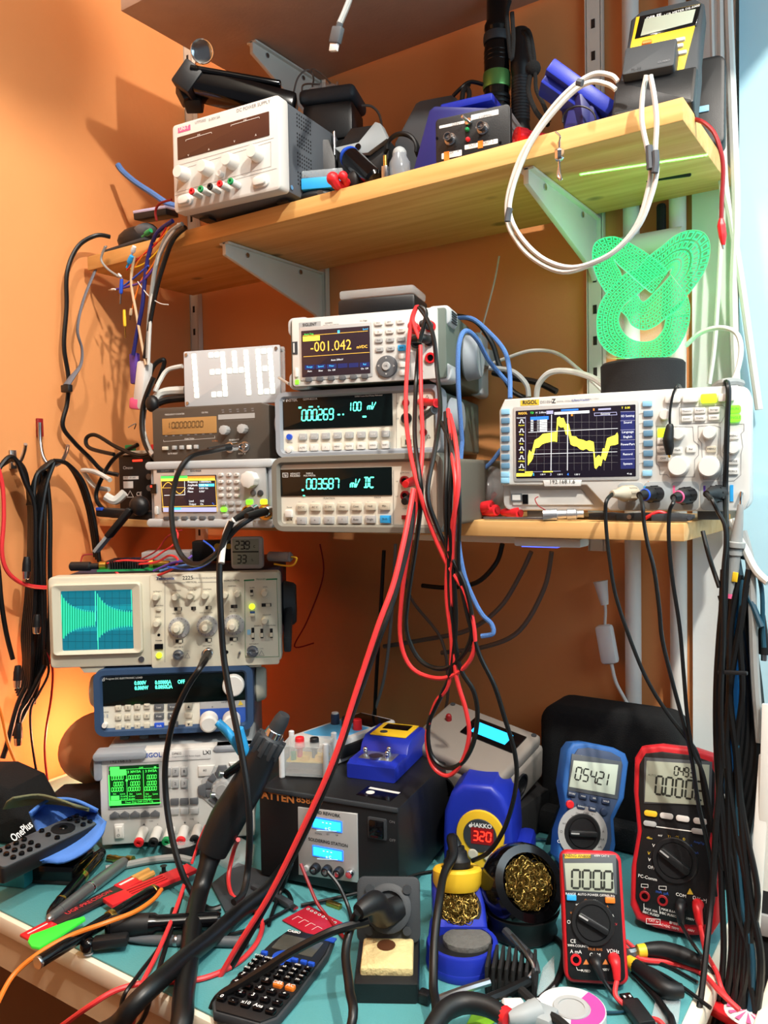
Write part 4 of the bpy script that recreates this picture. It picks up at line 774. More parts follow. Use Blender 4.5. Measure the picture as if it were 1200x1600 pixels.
t=thing('power_supply','light grey lab power supply with four white knobs, left on the pine shelf','power supply',(-.930,.946,ZT+.003),5.3)
W,H=.215,.142
b=MB();b.box((0,.13,H/2+.001),(W-.006,.25,H-.006),.002);b.build('case','graphite',t)
b=MB();b.prism(rr(-W/2,0,W/2,H,.007),-.002,.024,.004);b.build('front_frame','panel_white',t)
b=MB()
for grp in range(4):
 for i in range(7):
  for j in range(4):x=W/2-.003;b.cyl((x-.001,.05+.0062*i,.024+.030*grp+.0060*j),(x+.0004,.05+.0062*i,.024+.030*grp+.0060*j),.0016,seg=6)
b.build('vent_holes','black_matte',t)
b=MB();b.cyl((W/2-.003,.03,.012),(W/2-.001,.03,.012),.0035,seg=12);b.build('side_screw','steel',t)
for s in(-.08,.08):b=MB();b.box((s,.05,-.001),(.02,.02,.004));b.build('foot','black_rubber',t)
pn=Panel(t,W,H,y=-.002);c=pn.view(260,140,5.4545).c
pn.poly(pn.cs((100,330),(205,297),(207,343),(100,372)),'pink');u,v=c(153,334);pn.text('UNI-T',u,v,.0052,'ink_white',bold=.02,y=pn.y-.0008);u,v=c(290,275);pn.text('UTP3305',u,v,.0042,'ink_grey');u,v=c(410,248);pn.text('0-30V 5A',u,v,.0042,'ink_grey');u,v=c(740,145);pn.text('DC POWER SUPPLY',u,v,.0052,'ink_grey')
pn.plate('display_window',*c(95,410),*c(880,390),'dark_window',.001,.001,.0003)
pn.line(pn.cs((170,442),(172,432),(388,366),(392,376)),.0006,'ink_white',y=-.0036);pn.line(pn.cs((555,315),(557,306),(795,236),(799,246)),.0006,'ink_white',y=-.0036)
for x,y,l in((280,390,'CH1'),(675,265,'CH2'),(193,565,'V'),(367,515,'A'),(585,447,'V'),(767,392,'A')):u,v=c(x,y);pn.text(l,u,v,.0034 if len(l)<2 else .0024,'ink_white',y=-.0036)
for P_ in([(75,655),(915,412)],[(75,905),(940,672)],[(95,690),(890,445),(892,655),(95,875)],[(480,560),(483,650)]):pn.line(pn.cs(*P_),.0005,'ink_grey',closed=len(P_)>3)
for x,y in((160,728),(360,680),(570,622),(785,556)):
 pn.knob('knob',*c(x,y),.0122,.019,'button_white',ribs=0,r2=.0102)
x,z=pn.p(*c(470,725));b=MB();b.cyl((x,-.002,z),(x,-.010,z),.0052,seg=18,bev=.001);b.build('mode_button','button_white',t)
x,z=pn.p(*c(480,925));b=MB();b.prism([(-.058,-.010),(.058,-.010),(.062,.0),(.058,.012),(-.058,.012),(-.062,0)],-.0035,0,.0015);
for i,(x,y,m)in enumerate(((290,905,'red'),(365,886,'green'),(445,866,'black_plastic'),(528,843,'red'),(618,822,'green'))):
 x_,z_=pn.p(*c(x,y));b=MB();b.cyl((x_,-.002,z_),(x_-.001,-.020,z_+.0015),.0056,seg=16,bev=.0008);tm=b.build('binding_post','panel_white',t)
 b=MB();b.lathe([(.0054,0),(.0054,.002),(.0048,.003),(.0024,.003),(.0022,.0005),(0,.0005)],16,(x_-.001,-.020,z_+.0015),(-.05,-1,.08));b.build('post_cap',m,tm)
for nm,x,y in(('power_button',165,945),('output_button',810,785)):
 x_,z_=pn.p(*c(x,y));b=MB();b.prism(rr(-.0155,-.0095,.0155,.0095,.008),-.0035,.001,.0015);b.prism(rr(-.0115,-.0062,.0115,.0062,.005),-.008,0,.0015);o=b.build(nm,'button_white',t);o.location=(x_,-.002,z_)
pn.done()
TOPP=ZT+.003+H
t=thing('bench_magnifier','black folding magnifier arm with small round lens lying on the light grey power supply','magnifier',(-.955,1.03,TOPP),0)
o_=Vector((-.955,1.03,TOPP));L_=lambda px,py,y:at(px,py,y=y)-o_
b=MB();b.box((.0,.03,.004),(.17,.10,.008),.002);b.build('base_plate','black_matte',t)
b=MB();b.bar(L_(306,132,1.0),L_(462,172,1.10),.055,.040,.006);b.bar(L_(300,118,.995),L_(440,142,1.09),.06,.010,.003);b.build('arm','black_gloss',t)
b=MB();b.bar(L_(285,118,.985),L_(312,138,1.0),.05,.046,.004);b.bar(L_(281,134,.99),L_(294,160,1.0),.036,.018,.003);b.bar(L_(300,150,1.0),L_(306,172,1.02),.03,.022,.003);b.build('hinge_block','black_plastic',t)
b=MB();b.tube([L_(308,110,.985),L_(312,98,.985)],.007);b.ball(L_(307,108,.982),.006);b.build('lens_stem','clear',t)
lc=L_(316,80,.985);dv=(CPOS-(lc+o_)).normalized();dv=(dv+Vector((-.15,0,.1))).normalized()
b=MB();b.lathe([(.0185,-.003),(.0195,-.002),(.0195,.002),(.0185,.003),(.017,.002),(.017,-.002)],28,lc,dv);rim=b.build('lens_rim','chrome',t)
b=MB();b.lathe([(0,-.003),(.012,-.002),(.0172,0),(.012,.002),(0,.003)],28,lc,dv);b.build('lens','glass',t)
ya=1.15;zb=at(522,232,y=ya).z
t=thing('power_brick','dark lower power brick under the two pin adapter on the pine shelf','adapter',(at(530,232,y=ya).x,ya+.01,ZT),8)
b=MB();b.box((0,0,(zb-ZT)/2),(.105,.08,zb-ZT),.006);b.build('case','black_matte',t);b=MB();b.box((0,-.0405,(zb-ZT)*.5),(.05,.001,.02));b.build('rating_label','charcoal',t)
h_=at(522,150,y=ya).z-zb
t=thing('plug_adapter','black rounded power adapter with one metal pin sticking up, top of the adapter pile','adapter',(at(522,232,y=ya).x,ya,zb),20)
b=MB();b.box((0,0,h_*.36),(.090,.075,h_*.72),.008);b.build('body','black_plastic',t);b=MB();b.box((0,0,h_*.86),(.100,.085,h_*.28),.009,3);b.build('lid','charcoal',t)
b=MB();b.cyl((.008,.0,h_),(.008,0,h_+.022),.0024,seg=10,bev=.0005);b.ball((.008,0,h_+.022),.0023);b.build('plug_pin','chrome',t)
z2=zb+h_;b=MB();c0=at(505,147,y=1.17);b.ball((c0.x,1.17,z2+.018),.03,16,(1.25,.9,.65));b.ball((c0.x+.02,1.175,z2+.016),.022,14,(1.2,1,.7));tag(b.build('plastic_bag','clear_shell'),'crumpled clear bag on the black adapter','bag')
b=MB();P=lambda*a:[at(x,y,y=yy)for x,y,yy in a]
b.tube(P((458,150,1.12),(464,125,1.12),(474,112,1.13),(484,110,1.14),(490,122,1.15),(488,135,1.16)),.0016);b.tube(P((485,112,1.14),(490,108,1.14),(505,118,1.15),(516,130,1.15)),.0016);b.tube(P((472,145,1.14),(473,134,1.14),(482,131,1.14),(500,132,1.15)),.0016)
tag(b.build('adapter_wire','cable_brown'),'thin dark wires looping above the adapter bag','wire')
b=MB();b.tube(P((565,165,1.16),(580,166,1.17),(592,178,1.18),(597,200,1.18),(597,212,1.17)),.0022);tag(b.build('thin_wire','cable_brown'),'thin brown cord arching right of the plug adapter','wire')
p0=at(505,262,y=1.09);t=thing('mains_plug','black mains plug with two silver pins pointing up beside the power supply','plug',(p0.x,1.095,ZT),30)
b=MB();zz=at(505,222,y=1.09).z-ZT;b.prism([(-.022,0),(.022,0),(.02,zz*.75),(.010,zz),(-.008,zz),(-.02,zz*.55)],-.018,.018,.004);b.build('body','black_plastic',t)
for px,py in((503,207),(516,202)):q=at(px,py,y=1.09);b=MB();b.cyl((q.x-p0.x,0,zz*.7),(q.x-p0.x,0,q.z-ZT),.0024,seg=10);b.ball((q.x-p0.x,0,q.z-ZT),.0024);b.build('plug_pin','chrome',t)
t=thing('wedge_gadget','light grey and black wedge shaped gadget leaning behind the blue capped tube','gadget',(at(560,270,y=1.12).x,1.10,ZT),12)
q=lambda px,py,y=1.10:(at(px,py,y=y).x-at(560,270,y=1.12).x,at(px,py,y=y).z-ZT)
b=MB();b.prism([q(528,236),q(562,224),q(585,190),q(592,192),q(602,215),q(575,240),q(540,246)][::-1],-.01,.012,.002);b.build('shell','case_grey',t)
b=MB();b.prism([q(528,236),q(548,200),q(585,190),q(562,224)],.0,.05,.002);b.prism([q(575,240),q(602,215),q(602,270),q(530,272),q(530,240)],.0,.05,.003);b.build('body','black_plastic',t)
x,z=q(562,232);b=MB();b.cyl((x,-.009,z),(x,-.012,z),.005,seg=16);b.build('button','black_gloss',t)
p0=at(497,296,y=1.02);t=thing('parts_box','small bright blue box with clear lid beside the grey power supply','box',(p0.x,1.036,ZT+.018),24)
b=MB();b.box((0,0,.009),(.068,.03,.018),.002);b.build('base','sky_blue',t);b=MB();b.box((0,0,.024),(.066,.028,.012),.002);b.build('lid','clear_shell',t)
p1=at(487,308,y=1.015);t=thing('oval_gadget','black oval keyring gadget under the bright blue box','gadget',(p1.x,1.028,ZT),18)
b=MB();b.ball((0,0,.0095),.03,18,(1.05,.45,.31));b.build('body','black_plastic',t);b=MB();b.cyl((.010,-.0112,.010),(.0102,-.0128,.0105),.005,seg=16);b.build('eyelet','slot_dark',t)
p0=at(530,296,y=1.0);t=thing('pliers','red handled crimping pliers lying with ball ends to the front of the pine shelf','pliers',(p0.x,1.01,ZT),0)
l=lambda px,py,y:at(px,py,y=y)-Vector((p0.x,1.01,ZT))
b=MB();a_=l(520,279,.99);b.tube([a_,l(528,290,1.0),l(543,298,1.04)+Vector((0,0,.004)),l(560,285,1.12)],[.0085,.0075,.008,.006]);b.ball(a_,.0098);a_=l(536,275,.995);b.ball(a_,.0072);b.tube([a_,l(542,285,1.02),l(560,282,1.12)],[.0062,.006,.006]);b.build('handles','red',t)
b=MB();b.ball(l(556,284,1.035),.020,16,(.8,.7,.9));b.build('grip','black_rubber',t)
t=thing('glue_tube','black tube with bright blue cap leaning on the pine shelf','tube',at(575,285,y=1.03)+Vector((0,0,-.0)),0)
o_=Vector(t.location);A,B=at(588,284,y=1.022)-o_,at(548,247,y=1.06)-o_
b=MB();b.cyl(A,B,.017,.0165,22,.004);b.build('body','black_gloss',t);b=MB();dv=(B-A).normalized();b.lathe([(.0165,0),(.0165,.006),(.012,.016),(.006,.020),(0,.021)],22,B,dv);b.build('cap','blue',t)
b=MB();q=at(601,284,y=1.01);b.box((0,0,.010),(.009,.008,.020),.001);t=thing('audio_plug','small gold tipped plug standing at the front edge of the pine shelf','plug',(q.x,1.012,ZT),8);b.build('sleeve','steel',t);b=MB();b.cyl((0,0,.019),(0,0,.036),.003,seg=12,bev=.001);b.build('tip','gold',t)
b=MB()
for k in range(4):b.tube([at(628+26*math.cos(a)*(1-.04*k),238+28*math.sin(a)*(1-.05*k)-2*k,y=1.10-.006*k)for a in[math.pi*(-.02+1.1*i/10)+math.pi for i in range(11)]],.0032)
tag(b.build('coiled_cable','cable_black'),'coil of black cable behind the grey bulb on the pine shelf','cable')
q=at(622,278,y=1.025);t=thing('small_bulb','grey glass bulb shaped tube left of the navy stand','bulb',(q.x,1.03,ZT),0);b=MB();b.lathe([(.0,.0),(.014,.002),(.016,.010),(.016,.026),(.011,.036),(.0105,.040),(.008,.046),(0,.048)],22);b.build('envelope','bulb_grey',t);b=MB();b.ball((0,0,.040),.0108);b.build('tip','case_grey',t)
p0=at(690,215,y=1.2);t=thing('hard_case','grey blue sloped plastic case at the back of the pine shelf','case',(p0.x,1.19,ZT),10)
q=lambda px,py,y=1.17:(at(px,py,y=y).x-p0.x,at(px,py,y=y).z-ZT)
b=MB();b.prism([q(618,228),q(648,163),q(655,158),q(700,145),q(708,152),q(756,143),(q(756,143)[0],0),(q(618,228)[0],0)][::-1],-.02,.08,.006);b.build('shell','graphite',t)
b=MB();b.tube(P((708,150,1.15),(720,138,1.15),(735,128,1.16),(755,132,1.17)),.003);b.tube(P((722,158,1.13),(724,142,1.14),(732,132,1.16)),.004);b.tube(P((732,158,1.13),(733,145,1.14),(728,134,1.16)),.004);tag(b.build('case_strap','cable_black'),'black strap looped over the grey blue case','strap')
p0=at(700,250,y=1.10);t=thing('iron_stand','navy blue plastic soldering stand behind the aluminium project box','stand',(p0.x,1.10,ZT),8)
q=lambda px,py,y=1.09:(at(px,py,y=y).x-p0.x,at(px,py,y=y).z-ZT)
b=MB();b.prism([(q(642,268)[0],0),q(674,178),q(682,170),q(760,168),(q(760,168)[0],0)][::-1],-.02,.10,.004);b.build('body','navy',t);b=MB();x0,z0=q(685,178);x1,_=q(762,160);b.box(((x0+x1)/2,.02,z0+.010),(x1-x0,.05,.012),.003);b.build('top_rail','royal_blue',t)
t=thing('project_box','aluminium project box with black front and two BNC sockets on the pine shelf','project box',(-.530,1.022,ZT),9)
W,H=.108,.064
b=MB();b.prism(rr(-W/2+.002,.002,W/2-.002,H-.002,.005),.005,.16,.001);b.build('case','aluminium',t)
b=MB()
for k in range(4):b.box((W/2-.0018,.08,.012+.012*k),(.0012,.154,.0025))
b.build('side_grooves','steel',t)
b=MB();b.prism(rr(-W/2,0,W/2,H,.006),-.005,.006,.0015);b.build('front_plate','black_plastic',t)
pn=Panel(t,W,H,y=-.005);c=pn.view(640,80,5).c
for q0,q1 in(((232,585),(430,565)),((480,500),(695,495)),((250,800),(408,815)),((430,735),(690,720))):
 pn.plate('paper_label',*c(*q0),*c(*q1),'label_white',.001,.0004,.0001)
for x,y,l in((365,570,'-DIN+'),(590,510,'+10MHz'),(345,790,'12V 1A'),(560,725,'OUT 1   OUT 2')):u,v=c(x,y);pn.text(l,u,v,.0038,'ink_grey',y=-.0058)
pn.rect(*c(535,705),*c(575,755),'orange',y=-.0059);pn.rect(*c(270,790),*c(312,850),'orange',y=-.0059)
pn.bnc(*c(320,690),.0062,.013,'chrome');pn.bnc(*c(575,605),.0062,.013,'chrome')
x,z=pn.p(*c(465,555));b=MB();b.lathe([(.005,0),(.005,.003),(.002,.003),(.002,.006),(.0024,.016),(0,.017)],14,(x,-.005,z),(-.35,-1,.25));b.build('toggle_switch','chrome',t)
for x,y,m in((452,615,'green'),(458,692,'red')):x_,z_=pn.p(*c(x,y));b=MB();b.lathe([(.003,0),(.003,.003),(.0018,.005),(0,.0055)],14,(x_,-.005,z_),(0,-1,0));b.build('indicator_light',m,t)
for x,y in((225,880),(710,715),(215,680),(730,400)):x_,z_=pn.p(*c(x,y));b=MB();b.cyl((x_,-.005,z_),(x_,-.0062,z_),.0018,seg=10);b.build('corner_screw','black_gloss',t)
pn.done()
q=at(806,219,y=1.01);t=thing('red_flashlight','small red aluminium flashlight lying at the shelf edge with its lens to the front','flashlight',(q.x,1.01,ZT+.0115),0)
A=Vector((0,0,0));dv=Vector((.55,.8,0)).normalized();b=MB();b.lathe([(.0095,0),(.0115,.001),(.0115,.014),(.0095,.018),(.009,.045),(.0075,.05),(0,.05)],24,A,dv);b.build('barrel',mat('red_metal','#c8202c',.25,metal=.7),t)
b=MB();b.lathe([(.0092,.001),(.006,.006),(.002,.009),(0,.009)],20,A,dv);b.build('reflector','chrome',t);b=MB();b.cyl(A+dv*.0015,A+dv*.002,.009,seg=20);b.build('lens','glass',t)
def torch(name,label,base,top,prof,m,parts):
 t=thing(name,label,'flashlight',base);d=Vector(top)-Vector(base);n=d.length;dv=d.normalized()
 b=MB();b.lathe([(r_,h*n)for r_,h in prof],26,(0,0,0),dv);b.build('body',m,t)
 for nm,r_,h0,h1,mm,ribs in parts:
  b=MB()
  if ribs:
   for k in range(ribs):hh=h0+(h1-h0)*k/ribs;b.lathe([(r_*.97,hh*n),(r_,(hh+.3*(h1-h0)/ribs)*n),(r_*.97,(hh+.7*(h1-h0)/ribs)*n)],26,(0,0,0),dv)
  else:b.lathe([(r_*.97,h0*n),(r_,(h0+.01)*n),(r_,(h1-.01)*n),(r_*.97,h1*n)],26,(0,0,0),dv)
  b.build(nm,mm,t)
 return t
yb_=1.225;x_b=at(774,180,y=yb_).x;zt_=at(777,0,y=yb_).z;ds_=(at(776,127,y=yb_).z-ZT)/(zt_+.03-ZT)-.42
torch('flashlight','large black flashlight with a green ring standing behind the project box',(x_b,yb_,ZT),(x_b+.004,yb_+.004,zt_+.03),[(.018,0),(.021,.01),(.021,.28),(.0205,.33+ds_),(.0205,.40+ds_),(.021,.41+ds_),(.021,.70),(.019,.74),(.019,.78),(.0205,.79),(.0205,.81),(.017,.83),(.017,1),(0,1)],'black_gloss',(('grip_rings',.0222,.22+ds_,.36+ds_,'black_plastic',6),('green_ring',.0228,.385+ds_,.455+ds_,mat('green_metal','#6fae62',.3,metal=.6),0),('head_rings',.0215,.50+ds_,.56+ds_,'black_gloss',3),('tail_ring',.0222,.73,.77,'charcoal',0)))
yb_=1.235;x_b=at(812,180,y=yb_).x;zt_=at(817,45,y=yb_).z
torch('flashlight','slimmer dark flashlight with lanyard, right of the green ringed one',(x_b,yb_,ZT),(x_b+.003,yb_,zt_),[(.014,0),(.0165,.01),(.0165,.2),(.014,.26),(.0165,.34),(.0165,.42),(.0145,.46),(.0145,.74),(.0165,.78),(.0165,.82),(.0135,.84),(.0135,.99),(.012,1),(0,1)],'black_plastic',(('grip',.0152,.48,.73,'charcoal',14),('bezel_ring',.0170,.22,.25,'black_gloss',0)))
b=MB();b.tube(P((817,48,1.13),(826,50,1.125),(832,75,1.12),(834,100,1.115),(828,120,1.11),(826,145,1.105),(838,175,1.10),(856,195,1.09)),.0036);b.tube(P((817,50,1.13),(824,60,1.12),(829,90,1.115),(836,115,1.11),(838,140,1.105),(850,165,1.10),(858,190,1.10)),.003);b.ball(at(833,107,y=1.112),.011);tag(b.build('lanyard','fabric_black'),'black cord lanyard with toggle hanging from the slimmer flashlight','lanyard')
b=MB();b.tube(P((796,2,1.10),(792,20,1.09),(795,60,1.085),(799,92,1.08),(802,60,1.085),(800,20,1.09)),.0034);tag(b.build('wrist_strap','fabric_black'),'black wrist strap hanging from the large flashlight with green ring','strap')
p0=at(900,200,y=1.08);t=thing('desoldering_stand','bright blue plastic clamp shaped holder beside the yellow component meter','holder',(p0.x,1.08,ZT),0)
l=lambda px,py,y:at(px,py,y=y)-Vector((p0.x,1.08,ZT))
b=MB();b.bar(l(856,112,1.05),l(953,182,1.09),.045,.02,.003);b.bar(l(848,130,1.055),l(935,190,1.09),.04,.018,.003);b.build('jaws','royal_blue',t)
b=MB();b.bar(l(905,155,1.075),l(912,200,1.08)+Vector((0,0,-.01)),.05,.03,.004);b.prism([(l(880,200,1.08).x,0),(l(945,200,1.08).x,0),(l(935,160,1.08).x,.05),(l(895,160,1.08).x,.05)],-.02,.03,.004);b.build('body','navy',t)
b=MB();b.tube([l(905+26*math.cos(a),188+22*math.sin(a),1.045)for a in[math.pi*(.95+1.1*i/10)for i in range(11)]],.0012);b.tube([l(890,203,1.03),l(915,201,1.03),l(945,198,1.03)],.0012);b.build('wire_loop','cable_black',t)
b=MB();q=at(862,160,y=1.16);b.box((0,0,.05),(.10,.05,.10),.003);tag(b.build('blue_bin','navy'),'dark blue plastic bin behind the flashlights on the pine shelf','bin');bpy.context.view_layer.objects.active=None
o=[o for o in COL.objects if o.name=='blue_bin'][0];o.location=(q.x+.06,1.235,ZT)
def dial(pn,u,v,r,m,ang,ring=None,ln=.008,bar=.34):
 x,z=pn.p(u,v);b=MB();b.lathe([(r,0),(r,.002),(r*.96,.003),(r*.8,.003),(r*.78,.002),(0,.002)],30,(0,0,0),(0,-1,0));o=b.build('dial_ring',ring or m,pn.r);o.location=(x,pn.y,z)
 b=MB();b.lathe([(r*.78,.001),(r*.74,.0035),(0,.0035)],30,(0,0,0),(0,-1,0));T=Matrix.Rotation(R(ang),4,'Y');b.T=T
 b.prism(rr(-r*.76,-r*bar*.5,r*.76,r*bar*.5,r*bar*.4),-ln,-.001,r*.06);b.T=Matrix.Identity(4);k=b.build('dial_knob',m,pn.r);k.location=(x,pn.y,z)
 b=MB();b.T=T;b.box((-r*.5,-ln-.0003,0),(r*.45,.0008,r*.07));b.build('pointer','button_grey',k)
t=thing('component_meter','black and yellow handheld component meter at the right end of the pine shelf','meter',(-.290,1.045,1.743),8,-22,2.6)
W,H=.092,.186;b=MB()
out=[(-W/2-.004,.0),(W/2+.002,.0),(W/2+.002,.075),(W/2,.10),(W/2,H-.012),(W/2-.012,H),(-W/2+.012,H),(-W/2,H-.012),(-W/2,.10),(-W/2-.004,.075)]
b.prism(out,-.002,.034,.005,3);b.build('holster','charcoal',t)
b=MB();b.prism(rr(-W/2-.004,.0,W/2+.002,.056,.004),-.018,.002,.004);b.build('holster_foot','black_plastic',t)
b=MB();b.T=Matrix.Translation((0,.036,H*.72))@Matrix.Rotation(R(42),4,'X');b.box((0,0,-.075),(.06,.006,.15),.002);b.build('tilt_stand','black_plastic',t)
pn=Panel(t,W,H,y=-.002);c=pn.view(780,0,2.857).c
def quad(pts,y0,y1,m,name,bev=.0006):b=MB();b.prism([pn.p(*c(*q))for q in pts],y0,y1,bev);return b.build(name,m,t)
quad([(545,420),(612,80),(900,20),(812,360)][::-1],-.0036,0,'yellow','front_panel');quad([(605,180),(628,78),(902,22),(880,118)][::-1],-.0042,0,'black_gloss','display_bezel');quad([(632,168),(652,92),(878,48),(862,108)][::-1],-.0048,0,'lcd','lcd',.0002)
pn.y=-.0042;u,v=c(690,76);pn.text('DER EE',u,v,.0042,'ink_white',bold=.02,rot=5);u,v=c(815,48);pn.text('LCR METER DE-5000',u,v,.0034,'ink_white',rot=5);pn.y=-.0036
pn.btns('key',[c(660,192)],.0125,.0062,'orange',.003,rad=.002);pn.btns('key',[c(650,218)],.0125,.0062,'sky_blue',.003,rad=.002);pn.btns('key',[c(728,202),c(808,182),c(720,228),c(800,210),c(642,242),c(815,240)],.0125,.0058,'button_grey',.003,rad=.002)
q0=pn.p(*c(550,415));q1=pn.p(*c(790,365));zt=pn.p(*c(700,265))[1]
b=MB();b.prism(rr(q0[0]+.003,q0[1]+.002,q1[0],zt,.003),-.030,-.003,.002);fx=b.build('test_adapter','charcoal',t)
pn.y=-.0304;u,v=c(610,310);pn.text('TL-22',u,v,.0036,'ink');u,v=c(735,275);pn.text('GUARD',u,v,.003,'ink_grey');pn.done()
def onward(pts,P_):
 """a cable that leaves the picture at the bottom keeps going: along the desk or down past its edge"""
 l=pts[-1]
 if len(l)==4 and l[1]>=1600:
  d=P_[-1]-P_[-2];d.z=0;d=d.normalized()if d.length>1e-4 else Vector((0,-1,0));p=P_[-1]
  if p.y>.66 and p.z>.74 and p.x<-.22:P_+=[p+d*.06,p+d*.12]
  else:P_+=[p+d*.04+Vector((0,-.02,-.03)),p+d*.06+Vector((0,-.04,-.14)),p+d*.05+Vector((0,-.05,-.45))]
 return P_
def cable(name,pts,r,m,label,cat='cable',group=None,seg=8,sub=6,parent=None):
 """pts: (px, py, axis, value) measured in the photo, each on the plane where that stretch of cable hangs"""
 P_=[at(p[0],p[1],**{p[2]:p[3]})if len(p)==4 else Vector(p)for p in pts]
 P_=onward(pts,P_);b=MB();b.tube(P_,r,seg,sub);o=b.build(name,m,parent)
 return tag(o,label,cat,group)if parent is None else o
def yy(pts,y0,y1=None):
 n=len(pts)-1;y1=y0 if y1 is None else y1;return[(x,y_,'y',y0+(y1-y0)*i/max(n,1))for i,(x,y_)in enumerate(pts)]
A=[(1010,118),(1004,150),(1003,190),(1012,235),(1017,262),(1014,290),(1000,340),(978,375),(945,402),(895,418),(850,405),(815,372),(797,335),(800,300),(815,255),(835,215),(868,172),(900,140),(925,128),(950,132),(962,140)]
cable('test_lead',yy(A,.975,1.0),.0031,'cable_white','long white lead looping from the component meter, outer loop of the pair','lead','white leads of the component meter')
Bq=[(1016,118),(1022,150),(1026,190),(1024,235),(1026,268),(1018,305),(1000,350),(970,385),(935,408),(880,425),(830,402),(800,365),(792,335),(795,300),(812,248),(840,200),(870,160),(902,130),(930,115),(955,118),(965,127)]
cable('test_lead',yy(Bq,.970,1.01),.0031,'cable_white','long white lead looping from the component meter, with tape near the pine shelf','lead','white leads of the component meter')
for pts,l in(([(1014,228),(1015,248),(1016,264)],'grey tape wrap on the two white leads under the shelf, left'),([(1024,236),(1025,255),(1023,270)],'grey tape wrap on the two white leads under the shelf, right'),([(797,325),(794,336),(793,346)],'grey tape wrap on the white leads at the left of their loop'),([(902,128),(910,130)],'grey tape wrap on the white leads near the blue clamp')):cable('tape_wrap',yy(pts,.972),.0042,'tape_grey',l,'tape')
p0=at(1098,165,y=1.2);t=thing('phone_holder','black rounded gadget standing behind the component meter','gadget',(p0.x,1.17,ZT),8,-8)
b=MB();b.prism(rr(-.04,0,.034,.13,.012),0,.03,.004);b.build('body','black_plastic',t);b=MB();b.box((.005,-.001,.055),(.018,.002,.009),.001);b.build('label','button_sky',t)
t=thing('alligator_lead','red wire with red alligator clip hanging off the right end of the pine shelf','lead',at(1085,190,y=1.05),0);o_=Vector(t.location)
b=MB();b.tube([at(x,y,y=yq)-o_ for x,y,yq in((1085,186,1.06),(1100,192,1.05),(1116,208,1.045),(1126,235,1.04),(1130,265,1.04),(1128,310,1.04),(1127,345,1.04))],.0026);b.build('wire','red_dark',t)
b=MB();b.tube([at(x,y,y=1.04)-o_ for x,y in((1127,340),(1127,352),(1129,368),(1130,383))],[.002,.0048,.0046,.002]);b.build('clip_sleeve','red',t)
b=MB();b.tube([at(x,y,y=1.04)-o_ for x,y in((1129,382),(1130,389))],[.0018,.001]);b.build('clip_tip','steel',t)
t=thing('swivel_clip','silver swivel clip hanging from the front edge of the pine shelf','clip',at(872,212,y=.992),0);o_=Vector(t.location);f_=lambda x,y:at(x,y,y=.992)-o_
b=MB();b.tube([f_(868,206),f_(875,213),f_(874,222)],.0012);b.tube([f_(874,222),f_(874,232)],.0022);b.build('ring','chrome',t);b=MB();b.tube([f_(874,232),f_(874,236),f_(874,248),f_(874,252)],[.003,.0062,.006,.003]);b.build('bead','chrome',t)
b=MB();b.tube([f_(874,250),f_(874,258),f_(875,270),f_(877,280),f_(872,276),f_(873,262)],.0018);b.build('hook','chrome',t)
def meter(name,label,loc,rz,tilt,W,H,th,hol,roll=0):
 t=thing(name,label,'multimeter',loc,rz,tilt,roll);return t
D0=.7502
t=meter('handheld_multimeter','largest red and black handheld multimeter standing at the right of the desk',(-.252,.978,D0+.006),9,-15,0,0,0,0)
W,H=.101,.214
def waist(W,H,k=.006):return[(-W/2,.02),(-W/2+.008,.005),(-W/2+.03,0),(W/2-.03,0),(W/2-.008,.005),(W/2,.02),(W/2,H*.30),(W/2-k,H*.5),(W/2,H*.72),(W/2,H-.02),(W/2-.008,H-.005),(W/2-.03,H),(-W/2+.03,H),(-W/2+.008,H-.005),(-W/2,H-.02),(-W/2,H*.72),(-W/2+k,H*.5),(-W/2,H*.30)]
b=MB();b.prism(waist(W,H),-.006,.042,.005,3);b.build('holster','red_holster',t)
b=MB();b.prism([(x*.87,.012+(z)*.905)for x,z in waist(W,H)],-.0085,.0,.0012);b.build('face','black_plastic',t)
b=MB();b.T=Matrix.Translation((0,.040,H*.7))@Matrix.Rotation(R(32),4,'X');b.box((0,0,-.067),(.065,.005,.15),.002);b.build('tilt_stand','black_plastic',t)
pn=Panel(t,W,H,y=-.0085);c=pn.view(820,1100,3.158).c
def quadp(name,pts,m,out=.001,bev=.0003):b=MB();b.prism([pn.p(*c(*q))for q in pts][::-1],pn.y-out,pn.y+.0005,bev);return b.build(name,m,t)
quadp('display_bezel',[(590,262),(925,285),(920,500),(588,490)],'graphite',.0012);quadp('lcd',[(602,280),(912,300),(905,500),(592,482)],'lcd',.0018,.0002)
Y=pn.y-.0021;u,v=c(738,328);pn.seg('0493',u,v,.0105,'lcd_ink',y=Y,wf=.42,th=.14);u,v=c(645,398);pn.seg('0.0002',u,v,.0215,'lcd_ink',y=Y,wf=.36,th=.11,gap=.5);u,v=c(840,470);pn.text('V',u,v,.004,'lcd_ink',y=Y);u,v=c(628,352);pn.text('AUTO',u,v,.0024,'lcd_ink',y=Y)
pn.btns('key',[c(622,540)],.0155,.0068,'yellow_iron',.003,rad=.003);pn.btns('key',[c(700,552),c(780,565),c(866,578)],.0155,.0068,'label_white',.003,rad=.003);pn.btns('key',[c(618,590),c(856,628)],.0155,.0062,'button_grey',.003,rad=.003);pn.line(pn.cs((650,605),(825,628)),.0012,'ink_white')
dial(pn,*c(740,772),.0262,'black_plastic',32,ln=.010,bar=.36)
